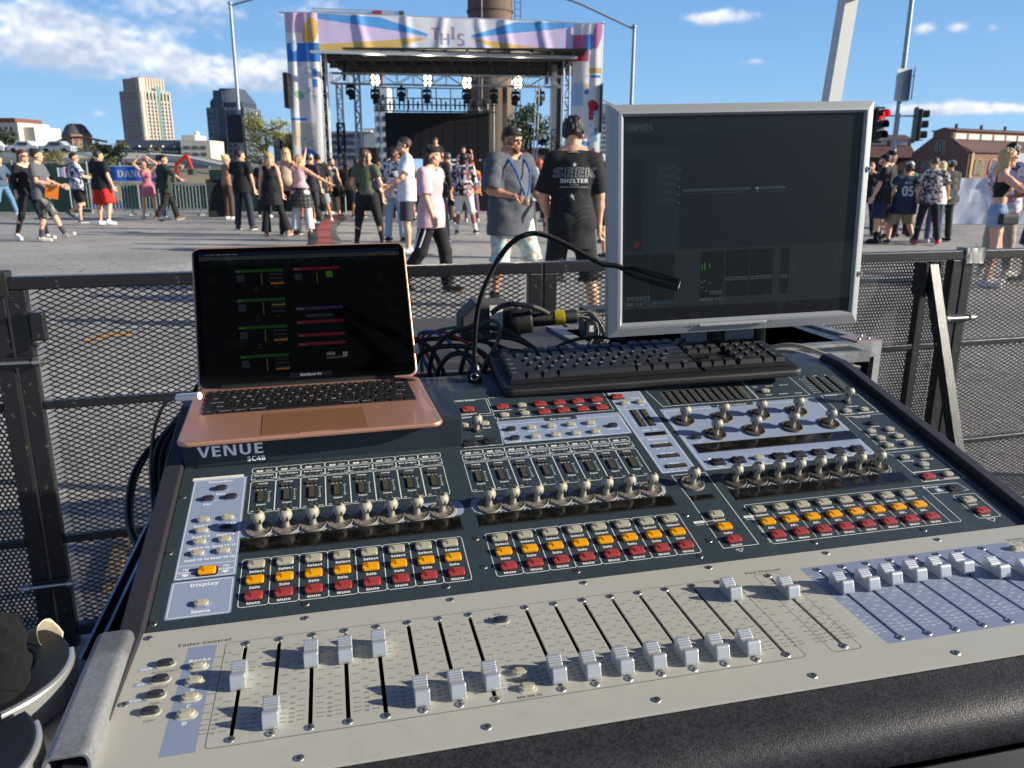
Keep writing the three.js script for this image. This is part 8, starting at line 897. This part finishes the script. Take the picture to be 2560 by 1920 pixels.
  // earth bank
  { const g = new THREE.PlaneGeometry(130, 70, 60, 30); g.rotateX(-Math.PI / 2); const P = g.attributes.position; for (let i = 0; i < P.count; i++) { const x = P.getX(i), z = P.getZ(i), e = sstep(0, 9, 35 - Math.abs(z)) * sstep(0, 16, 65 - Math.abs(x)); P.setY(i, e * (0.9 + 1.0 * fbm(x * 0.08, z * 0.08, 2, 3) + 0.25 * fbm(x * 0.7, z * 0.7, 5, 2)) - 0.05); } g.computeVertexNormals(); struct('earth_bank', plain(g), std(0x8d8064, 0.95, { map: rep(T_WEAR, 7) }), [-76, 0, -72]); }
  // fences at the kerb
  const screenM = std(0x23423a, 0.85), pole = (x, h, z = 0) => bar([x, 0, z], [x, h, z], 0.05, 0.05, 8);
  const screen = (x0, x1, z, h, label) => { const t = thing('screened_fence', label, 'fence', [(x0 + x1) / 2, 0, z]), w = x1 - x0, g = new THREE.PlaneGeometry(w, h - 0.12, Math.max(6, Math.round(w * 5)), 8), P = g.attributes.position; for (let i = 0; i < P.count; i++) P.setZ(i, (fbm(P.getX(i) * 2 + x0, P.getY(i) * 2, 4, 2) - 0.5) * 0.08); g.computeVertexNormals(); part('screen_cloth', at(g, 0, h / 2, 0.04), std(0x23423a, 0.85, { side: THREE.DoubleSide }), t); for (let x = -w / 2; x <= w / 2 + 0.01; x += w / Math.max(1, Math.round(w / 2.4))) part('fence_post', pole(x, h + 0.05), MAT.galv, t); part('top_rail', bar([-w / 2, h, 0], [w / 2, h, 0], 0.045, 0.045, 8), MAT.galv, t); return t; };
  screen(-18.5, -13.7, -26.6, 1.62, 'tall fence with dark green screen cloth at the far left'); screen(-10.05, -5.6, -27.4, 1.48, 'fence with dark green screen cloth left of the stage'); screen(-13.6, -10.1, -28.6, 0.95, 'low green screened fence behind the barricades');
  { const t = thing('dance_banner', 'blue banner lettered DANCE hanging on the fence behind the barricades', 'banner', [-12.55, 1.28, -27.2]); const g = new THREE.PlaneGeometry(1.55, 0.46, 14, 4), P = g.attributes.position; for (let i = 0; i < P.count; i++) P.setZ(i, Math.sin(P.getX(i) * 9) * 0.02); g.computeVertexNormals(); part('banner_cloth', g, std(0xffffff, 0.7, { side: THREE.DoubleSide, map: canv(512, 150, (x) => { x.fillStyle = '#1f63b4'; x.fillRect(0, 0, 512, 150); x.fillStyle = '#d9c9b4'; x.font = 'bold 96px serif'; x.textAlign = 'center'; x.fillText('DANCE', 270, 108); x.beginPath(); x.arc(476, 80, 44, 0, 7); x.fill(); x.fillStyle = '#c96a4a'; x.fillRect(462, 60, 26, 40); }) }), t); part('banner_rope', bar([-0.8, 0.24, -0.02], [0.8, 0.24, -0.02], 0.02, 0.02, 6), MAT.white, t); for (const x of [-0.8, 0.8]) part('banner_pole', bar([x, -1.28, -0.03], [x, 0.3, -0.03], 0.04, 0.04, 8), MAT.galv, t); }
  for (const [x, w, h, c, label] of [[-14.46, 0.2, 0.27, 0xd2d6dc, 'small white cloth hung on the left fence'], [-14.25, 0.22, 0.34, 0xcfa9c0, 'small pink cloth hung on the left fence']]) lone('hung_cloth', (() => { const g = new THREE.BoxGeometry(w, h, 0.012, 6, 6, 1), P = g.attributes.position; for (let i = 0; i < P.count; i++) P.setZ(i, P.getZ(i) + Math.sin(P.getX(i) * 40) * 0.012); g.computeVertexNormals(); return plain(g); })(), std(c, 0.8), label, 'cloth', [x, 1.32, -26.45]);
  { let first; for (let i = 0; i < 2; i++) { if (!first) { first = thing('crowd_barrier', 'galvanised crowd barrier of thin bars, left one of the pair behind the dancers', 'barrier', [-13.0, 0, -26.1]); const w = 2.15; part('barrier_frame', [bar([-w / 2, 0.2, 0], [-w / 2, 0.98, 0], 0.04, 0.04, 8), bar([w / 2, 0.2, 0], [w / 2, 0.98, 0], 0.04, 0.04, 8), bar([-w / 2, 0.98, 0], [w / 2, 0.98, 0], 0.04, 0.04, 8), bar([-w / 2, 0.2, 0], [w / 2, 0.2, 0], 0.04, 0.04, 8)], MAT.galv, first); for (let k = 1; k < 20; k++) part('barrier_bar', bar([-w / 2 + k * w / 20, 0.2, 0], [-w / 2 + k * w / 20, 0.97, 0], 0.02, 0.02, 6), MAT.galv, first); for (const q of [-0.85, 0.85]) part('barrier_foot', [bar([q, 0.02, -0.3], [q, 0.02, 0.3], 0.04), bar([q, 0.02, 0], [q, 0.22, 0], 0.04)], MAT.galv, first); } else { const c = first.clone(); c.name = numbered('crowd_barrier'); c.userData.label = 'galvanised crowd barrier of thin bars, right one of the pair behind the dancers'; scene.add(c); c.position.set(-10.8, 0, -26.05); } } }
  { const t = thing('black_gate', 'black framed mesh gate panel standing open left of the stage', 'gate', [-9.05, 0, -25], 0.25); part('gate_frame', [bar([-0.24, 0.03, 0], [-0.24, 1.12, 0], 0.03), bar([0.24, 0.03, 0], [0.24, 1.12, 0], 0.03), bar([-0.24, 1.12, 0], [0.24, 1.12, 0], 0.03), bar([-0.24, 0.03, 0], [0.24, 0.03, 0], 0.03), bar([-0.24, 0.35, 0], [0.24, 0.35, 0], 0.025), bar([-0.24, 0.35, 0], [0.24, 1.12, 0], 0.025)], MAT.blackPlastic, t); part('gate_mesh', box(0.46, 1.06, 0.006, 0, 0.57, -0.012), std(0x1d2a26, 0.9), t); }
  { const t = thing('excavator', 'red excavator arm bending above the fence on the left', 'excavator', [-18, 0, -45]), rd = std(0xc0331c, 0.5); part('boom', [bar([-0.35, 0.9, 0], [-0.25, 1.75, 0], 0.16, 0.2), bar([-0.27, 1.72, 0], [0.32, 2.2, 0], 0.16, 0.2), bar([0.32, 2.24, 0], [0.52, 1.5, 0], 0.14, 0.18)], rd, t); part('cab', at(rbox(1.2, 0.9, 1.2, 0.1), -0.9, 0.6, -0.3), std(0x3f3d3a, 0.6), t); part('bucket', box(0.3, 0.3, 0.4, 0.52, 1.32, 0), std(0x3a3a3a, 0.7), t); part('track', [at(rbox(2, 0.4, 0.4, 0.18), -0.7, 0.2, 0.4), at(rbox(2, 0.4, 0.4, 0.18), -0.7, 0.2, -0.9)], MAT.blackRubber, t); }
  // behind the stage
  { const b = thing('grey_block', 'modern grey building with rows of windows seen through the left of the stage', 'building', [-27.2, 0, -140]), g = std(0x7f858c, 0.6); part('wall', box(7.4, 7.9, 8, 0, 3.95, -4), g, b); part('stair_tower', box(2, 8.4, 4, 3.2, 4.2, -1.9), std(0x9aa0a4, 0.6), b); for (let j = 0; j < 4; j++) for (let i = 0; i < 4; i++) part('window', box(1.15, 0.6, 0.1, -2.9 + i * 1.4, 7.2 - j * 1.15, 0.03), glass, b); part('roof_lamp_panel', box(2.2, 0.25, 1, 2.6, 7.9, 0.6), MAT.white, b); }
  { const b = thing('dark_block', 'dark office block behind the left tower banner', 'building', [-38.5, 0, -141]); part('wall', box(4, 7.6, 8, 0, 3.8, -4), std(0x4a5058, 0.5), b); stuff(part('window_rows', winGeo(3.6, 1, 7, 3, 6, 0.7, 0.5), glass, b)); }
  { const b = thing('pale_column_building', 'pale tall building edge left of the video wall', 'building', [-14.2, 0, -90.5]); part('wall', box(1.45, 10.2, 4, 0, 5.1, -2), std(0xb9bdc0, 0.7), b); stuff(part('window_rows', winGeo(1.2, 1, 9.6, 2, 8, 0.5, 0.5), glass, b)); }
  { const b = thing('blue_grey_tower', 'blue grey apartment tower just left of the monitor', 'tower', [28.6, 0, -262], 0.1), g = std(0x7d8794, 0.6); part('wall', box(6, 19.4, 6, 0, 9.7, -3), g, b); const r = cyl(3, 3, 6, 20, 0, 0, 0, Math.PI / 2); part('arched_top', at(r, 0, 19.2, -3), g, b); stuff(part('window_rows', winGeo(5.4, 1, 18.6, 5, 12, 0.5, 0.4), glass, b)); }
  { const s = thing('smokestack', 'weathered brown concrete smokestack rising behind the stage', 'smokestack', [-1.62, 0, -60]), m = std(0xffffff, 0.9, { map: rep(dtex(256, (u, v) => { const a = tnoise(u, v, 6, 121, 4), b = tnoise(u, v * 0.1, 40, 125, 2); const k = 0.75 + 0.4 * a + 0.15 * (b - 0.5); return [112 * k, 92 * k, 78 * k]; }), 0.5, 1) }); part('stack_shaft', lathe([[1.75, 0], [1.56, 10], [1.5, 21], [0, 21]], 40), m, s); for (const y of [6, 10, 12, 15]) part('steel_band', lathe([[1.58, y], [1.62, y + 0.02], [1.62, y + 0.14], [1.58, y + 0.16]], 40), std(0x5a4b42, 0.8), s); part('ladder', [bar([1.75, 0, 0.5], [1.68, 21, 0.5], 0.06), bar([2.15, 0, 0.4], [2.08, 21, 0.4], 0.06), ...Array.from({ length: 50 }, (_, i) => bar([1.73, i * 0.42, 0.48], [2.12, i * 0.42, 0.42], 0.04))], std(0x5d6068, 0.7), s); part('conduit', bar([-0.55, 0, 1.6], [-0.5, 21, 1.5], 0.1, 0.1, 8), std(0x8d8880, 0.7), s); }
  { const c = thing('tower_crane', 'thin tower crane with red and white cab far behind the stage', 'crane', [-34, 0, -220]), w = std(0xb4b0ac, 0.6), r = std(0xb0464a, 0.6); part('mast', bar([0, 0, 0], [0, 40.3, 0], 0.5), r, c); part('jib', at(trussGeo(17, 0.7, 16, 0.05), -17.2, 41.0, 0, 0, 0, -0.03), w, c); part('counter_jib', at(trussGeo(6.5, 0.6, 6, 0.06), 0, 40.5, 0, 0, 0, -0.03), w, c); part('crane_cab', box(2.4, 0.9, 1.2, -0.5, 40.4, 0), r, c); part('counterweight', box(1.2, 0.9, 1, 5.6, 40.3, 0), std(0x4f5a52, 0.7), c); }
  { const t = thing('canopy_tent', 'small pale blue canopy tent right of the stage', 'canopy tent', [4.3, 0, -40]); part('canopy_roof', (() => { const g = new THREE.ConeGeometry(0.95, 0.35, 4); g.rotateY(Math.PI / 4); return at(g, 0, 2.1, 0); })(), std(0xb9c6d6, 0.7), t); for (const [x, z] of [[-0.6, -0.6], [0.6, -0.6], [-0.6, 0.6], [0.6, 0.6]]) part('tent_leg', bar([x, 0, z], [x, 1.95, z], 0.04), MAT.galv, t); part('side_wall', box(1.3, 1.3, 0.03, 0, 1.2, -0.65), std(0x7d5a48, 0.8), t); }
  // low brick wall behind the stage right
  lone('brick_shed', merge([box(3.4, 2.7, 3, 0, 1.35, 0), box(3.6, 0.12, 3.2, 0, 2.76, 0)]), std(0xffffff, 0.9, { map: rep(T_BRICK, 1.6) }), 'small red brick shed behind the right of the stage', 'shed', [1.35, 0, -52]);
  // brick hall with gable and clerestory at the right
  {
    const br = std(0xffffff, 0.9, { map: rep(T_BRICK, 2.2, 2.2) }), rf = std(0x6d4a44, 0.8, { map: rep(T_WEAR, 3) }), wht = std(0xc9c4b6, 0.6), h = thing('brick_hall', 'long red brick hall with arched windows and white clerestory at the right', 'brick hall', [82.3, 0, -150], -1.047), W = 11.3, L = 60;
    const gab = extr(shapeOf([[-W, 0], [0, 0], [0, 5.2], [-W * 0.34, 8.0], [-W * 0.34, 9.0], [-W * 0.5, 9.5], [-W * 0.66, 9.0], [-W * 0.66, 8.0], [-W, 5.2]]), 0.5, 0); part('gable_wall', at(gab, 0, 0, -0.5), br, h);
    part('side_wall', box(0.5, 5.2, L, -0.25, 2.6, -L / 2 - 0.5), br, h); part('side_roof', bar([0.3, 5.25, -L / 2], [-W * 0.34, 7.7, -L / 2], L, 0.15), rf, h); { const g = new THREE.BoxGeometry(Math.hypot(W * 0.34 + 0.4, 2.6), 0.15, L), a = Math.atan2(2.6, W * 0.34 + 0.4); h.children[h.children.length - 1].geometry.dispose(); h.children[h.children.length - 1].geometry = at(g, -W * 0.17 + 0.15, 6.45, -L / 2 - 0.3, 0, 0, -a); }
    part('clerestory_wall', box(0.3, 1.5, L, -W * 0.34, 8.1, -L / 2 - 0.3), std(0x7d5248, 0.85), h); for (let i = 0; i < 14; i++) part('clerestory_window', box(0.1, 0.95, 3.4, -W * 0.34 + 0.2, 8.1, -2.6 - i * 4.1), wht, h); part('ridge_roof', box(W * 0.42, 0.2, L, -W * 0.5, 9.15, -L / 2 - 0.3), rf, h); part('ridge_cap', (() => { const g = extr(shapeOf([[-W * 0.7, 9.0], [-W * 0.3, 9.0], [-W * 0.5, 9.7]]), L, 0); return at(g, 0, 0, -L - 0.2); })(), rf, h); for (let i = 0; i < 5; i++) part('roof_vent', [cyl(0.25, 0.3, 0.7, 10, -W * 0.5, 9.9, -4 - i * 8), cyl(0.4, 0.1, 0.2, 10, -W * 0.5, 10.3, -4 - i * 8)], rf, h);
    const arch = (w, hh) => { const s = new THREE.Shape(); s.moveTo(-w / 2, 0); s.lineTo(w / 2, 0); s.lineTo(w / 2, hh); s.absarc(0, hh, w / 2, 0, Math.PI); s.closePath(); return s; };
    const aw = (x, y, z, ry, w, hh) => { const g = extr(arch(w, hh), 0.12, 0, 10); g.rotateY(ry); const a = part('arched_window', at(g, x, y, z), std(0x4f4640, 0.3), h), t = extr((() => { const s = arch(w + 0.4, hh); s.holes.push(new THREE.Path(arch(w, hh).getPoints(10))); return s; })(), 0.16, 0, 10); t.rotateY(ry); part('window_arch', at(t, x, y - 0.0, z), std(0xb08a5e, 0.8), a); for (let k = -1; k < 2; k++) { const m = box(0.07, hh + w * 0.4, 0.16, k * w / 3.2, hh / 2 + w * 0.1, 0.06); m.rotateY(ry); part('glazing_bar', at(m, x, y, z), wht, a); } };
    for (let i = 0; i < 8; i++) aw(0.02, 1.3, -3.2 - i * 4.6, Math.PI / 2, 2.2, 1.6); aw(-W * 0.3, 1.2, 0.02, 0, 1.6, 1.5); aw(-W * 0.7, 1.2, 0.02, 0, 1.6, 1.5); aw(-W * 0.5, 5.4, 0.02, 0, 1.8, 1.0); for (let i = 0; i < 6; i++) { part('brick_pier', box(0.3, 5.2, 0.7, 0.1, 2.6, -0.9 - i * 9.2), std(0xb09468, 0.85), h); }
    const k = thing('brick_hall', 'second brick hall with low roof behind the traffic signals', 'brick hall', [66, 0, -172], -0.05); part('front_wall', box(34, 4.6, 14, 0, 2.3, -7), br, k); part('roof_slope', (() => { const g = extr(shapeOf([[-8, 4.6], [8, 4.6], [4, 7], [-4, 7]]), 34, 0); g.rotateY(Math.PI / 2); return at(g, -17, 0, -7); })(), rf, k); part('clerestory_wall', box(34, 1.5, 8, 0, 7.6, -7), std(0x7d5248, 0.85), k); for (let i = 0; i < 8; i++) part('clerestory_window', box(3.4, 0.9, 0.1, -14.6 + i * 4.15, 7.6, -2.96), wht, k); part('upper_roof', (() => { const g = extr(shapeOf([[-4.4, 8.3], [4.4, 8.3], [0, 9.4]]), 34.4, 0); g.rotateY(Math.PI / 2); return at(g, -17.2, 0, -7); })(), rf, k);
  }
  { const t = thing('white_banner_wall', 'white vinyl banner wall with a dark letter mark behind the right crowd', 'banner', [13.9, 0, -22.8]); const g = new THREE.PlaneGeometry(3.9, 1.25, 40, 8), P = g.attributes.position; for (let i = 0; i < P.count; i++) P.setZ(i, (fbm(P.getX(i) * 2.2, P.getY(i) * 1.4, 3, 3) - 0.5) * 0.16); g.computeVertexNormals(); part('banner_cloth', at(g, 0, 0.64, 0), std(0xffffff, 0.6, { side: THREE.DoubleSide, map: canv(780, 250, (x) => { x.fillStyle = '#bcc2d2'; x.fillRect(0, 0, 780, 250); x.fillStyle = '#20242c'; x.font = 'bold 46px sans-serif'; x.fillText('N', 62, 130); x.fillStyle = '#e2e4ea'; x.fillRect(150, 60, 60, 70); }) }), t); for (const x of [-1.95, 0, 1.95]) part('banner_post', pole(x, 1.3, -0.06), MAT.galv, t); }
  { const t = thing('white_canopy', 'white sloping canopy sheet behind the woman in denim shorts', 'canopy', [13.4, 0, -20.5]); part('canopy_sheet', (() => { const g = new THREE.BoxGeometry(2.6, 0.03, 1.6, 12, 1, 6), P = g.attributes.position; for (let i = 0; i < P.count; i++) P.setY(i, P.getY(i) - 0.1 * Math.sin((P.getX(i) + 1.3) * 1.2)); g.computeVertexNormals(); return at(plain(g), 0.5, 1.66, 0, 0.5, 0, 0.16); })(), std(0xd5d8e2, 0.7), t); for (const x of [-0.6, 1.7]) part('canopy_pole', bar([x, 0, -0.6], [x, 1.7 + x * 0.1, -0.6], 0.04, 0.04, 8), MAT.galv, t); }
}
// ---------- trees: tapered trunk and limbs, crown of many small leaves in uneven clumps ----------
function leafyTree(name, label, pos, h, spread, seed, cols, o = {}) {
  const t = thing(name, label, o.cat ?? 'tree', pos), r = rng(seed), bark = std(0x4a3b2d, 0.9), gs = [], clumps = []; const th = o.trunk ?? h * 0.3;
  gs.push(cyl(h * 0.012, h * 0.024, h * 0.75, 8, 0, h * 0.375, 0));
  for (let i = 0; i < (o.limbs ?? 12); i++) { const y = th + (h - th) * (0.02 + 0.8 * r()), a = r() * 6.28, k = Math.sqrt(1 - ((y - th) / (h - th)) * 0.8), L = spread * (0.45 + 0.6 * r()) * k, e = [Math.cos(a) * L, y + L * (0.25 + 0.5 * r()), Math.sin(a) * L]; gs.push(bar([0, y, 0], e, h * 0.009, h * 0.009, 5)); clumps.push([...e, spread * (0.2 + 0.2 * r())]); clumps.push([e[0] * 0.55, y + (e[1] - y) * 0.6 + 0.1, e[2] * 0.55, spread * (0.16 + 0.16 * r())]); }
  if (!o.open) clumps.push([0, h * 0.92, 0, spread * 0.28]); part('trunk', gs, bark, t);
  const n = o.leaves ?? 3500, pos3 = new Float32Array(n * 9), col = new Float32Array(n * 9), C = cols.map((c) => new THREE.Color(c)), s0 = o.leaf ?? h * 0.022;
  for (let i = 0; i < n; i++) { const c = clumps[Math.floor(r() * clumps.length)], R = c[3] * Math.pow(r(), 0.4), a = r() * 6.283, b = Math.acos(2 * r() - 1), p = V3(c[0] + R * Math.sin(b) * Math.cos(a), c[1] + R * Math.cos(b) * 0.75, c[2] + R * Math.sin(b) * Math.sin(a)), s = s0 * (0.6 + 0.8 * r()), u = V3(r() - 0.5, r() - 0.5, r() - 0.5).normalize(), v = V3(r() - 0.5, r() - 0.5, r() - 0.5).cross(u).normalize(); const q = C[Math.floor(r() * C.length)], k = 0.75 + 0.5 * r(); [p.clone().addScaledVector(u, s), p.clone().addScaledVector(u, -s * 0.6).addScaledVector(v, s * 0.5), p.clone().addScaledVector(u, -s * 0.6).addScaledVector(v, -s * 0.5)].forEach((w, j) => { pos3.set([w.x, w.y, w.z], i * 9 + j * 3); col.set([q.r * k, q.g * k, q.b * k], i * 9 + j * 3); }); }
  const g = new THREE.BufferGeometry(); g.setAttribute('position', new THREE.BufferAttribute(pos3, 3)); g.setAttribute('color', new THREE.BufferAttribute(col, 3)); g.computeVertexNormals(); const m = part('crown', g, LEAF, t); m.userData.kind = 'stuff'; return t;
}
const LEAF = phys(0xffffff, 0.7, { vertexColors: true, side: THREE.DoubleSide, transmission: 0.4, thickness: 0 });
leafyTree('young_tree', 'young olive green street tree behind the traffic signal left of the stage', [-10.9, 0, -36.8], 3.75, 1.4, 3, [0xb6b46c, 0xa3a65e, 0xc4b872, 0x8a9052], { leaves: 2600, leaf: 0.065, limbs: 18, trunk: 1.2, open: 1 });
leafyTree('young_tree', 'slim yellowish tree right against the left tower banner', [-9.4, 0, -36], 3.1, 0.9, 7, [0xa8a05c, 0x989254, 0xb8a460], { leaves: 1500, leaf: 0.07 }); leafyTree('green_tree', 'dark green tree seen through the right of the stage', [0.9, 0, -42.5], 4.9, 1.5, 11, [0x2c3f22, 0x38502a, 0x4d6236, 0x243619], { leaves: 4200, leaf: 0.1, limbs: 18 });
leafyTree('green_tree', 'small green tree right of the stage beside the tower banner', [3.85, 0, -41], 2.9, 0.7, 13, [0x35492a, 0x4a5c34], { leaves: 1400, leaf: 0.08 });
[[-80.5, -128, 6.2, 4.6, 'dark rounded tree at the far left edge', [0x26361e, 0x31422a, 0x3b4a2c], 3000], [-74, -122, 4.6, 3.0, 'lighter green bush beside the dark tree at the far left', [0x55642c, 0x48582a], 1500], [-60, -118, 4.3, 3.4, 'olive shrub below the mansard building', [0x55592f, 0x646335, 0x474d29], 1800], [-53, -95, 3.2, 2.2, 'pale shrub on the bank between dancers', [0x6d6d3a, 0x7d7440], 1500], [-51, -118, 4.6, 2.4, 'airy tree before the office tower', [0x5a5f38, 0x6a6a40], 900], [-68, -145, 6.4, 2.4, 'airy tree beside the pavilion roof', [0x5a5f38, 0x4b5230], 900], [-40.5, -62, 3.2, 2.0, 'yellow bush on the earth bank', [0x8a7a3c, 0x6d6d36], 1200], [-30, -62, 3.1, 1.8, 'green bush on the earth bank near the red excavator', [0x4f5c30, 0x666838], 1000]].forEach(([x, z, h, s, label, c, n], i) => leafyTree('shrub', label, [x, 0, z], h, s, 31 + i, c, { leaves: n, leaf: s * 0.1, trunk: h * 0.15, limbs: 14, cat: i ? 'shrub' : 'tree' }));

// ---------- draw ----------
const renderer = new THREE.WebGLRenderer({ antialias: true });
renderer.setSize(1024, 768);
renderer.toneMapping = THREE.LinearToneMapping; renderer.toneMappingExposure = EXPOSURE;
renderer.shadowMap.enabled = true; renderer.shadowMap.type = THREE.PCFSoftShadowMap;
renderer.render(scene, camera);
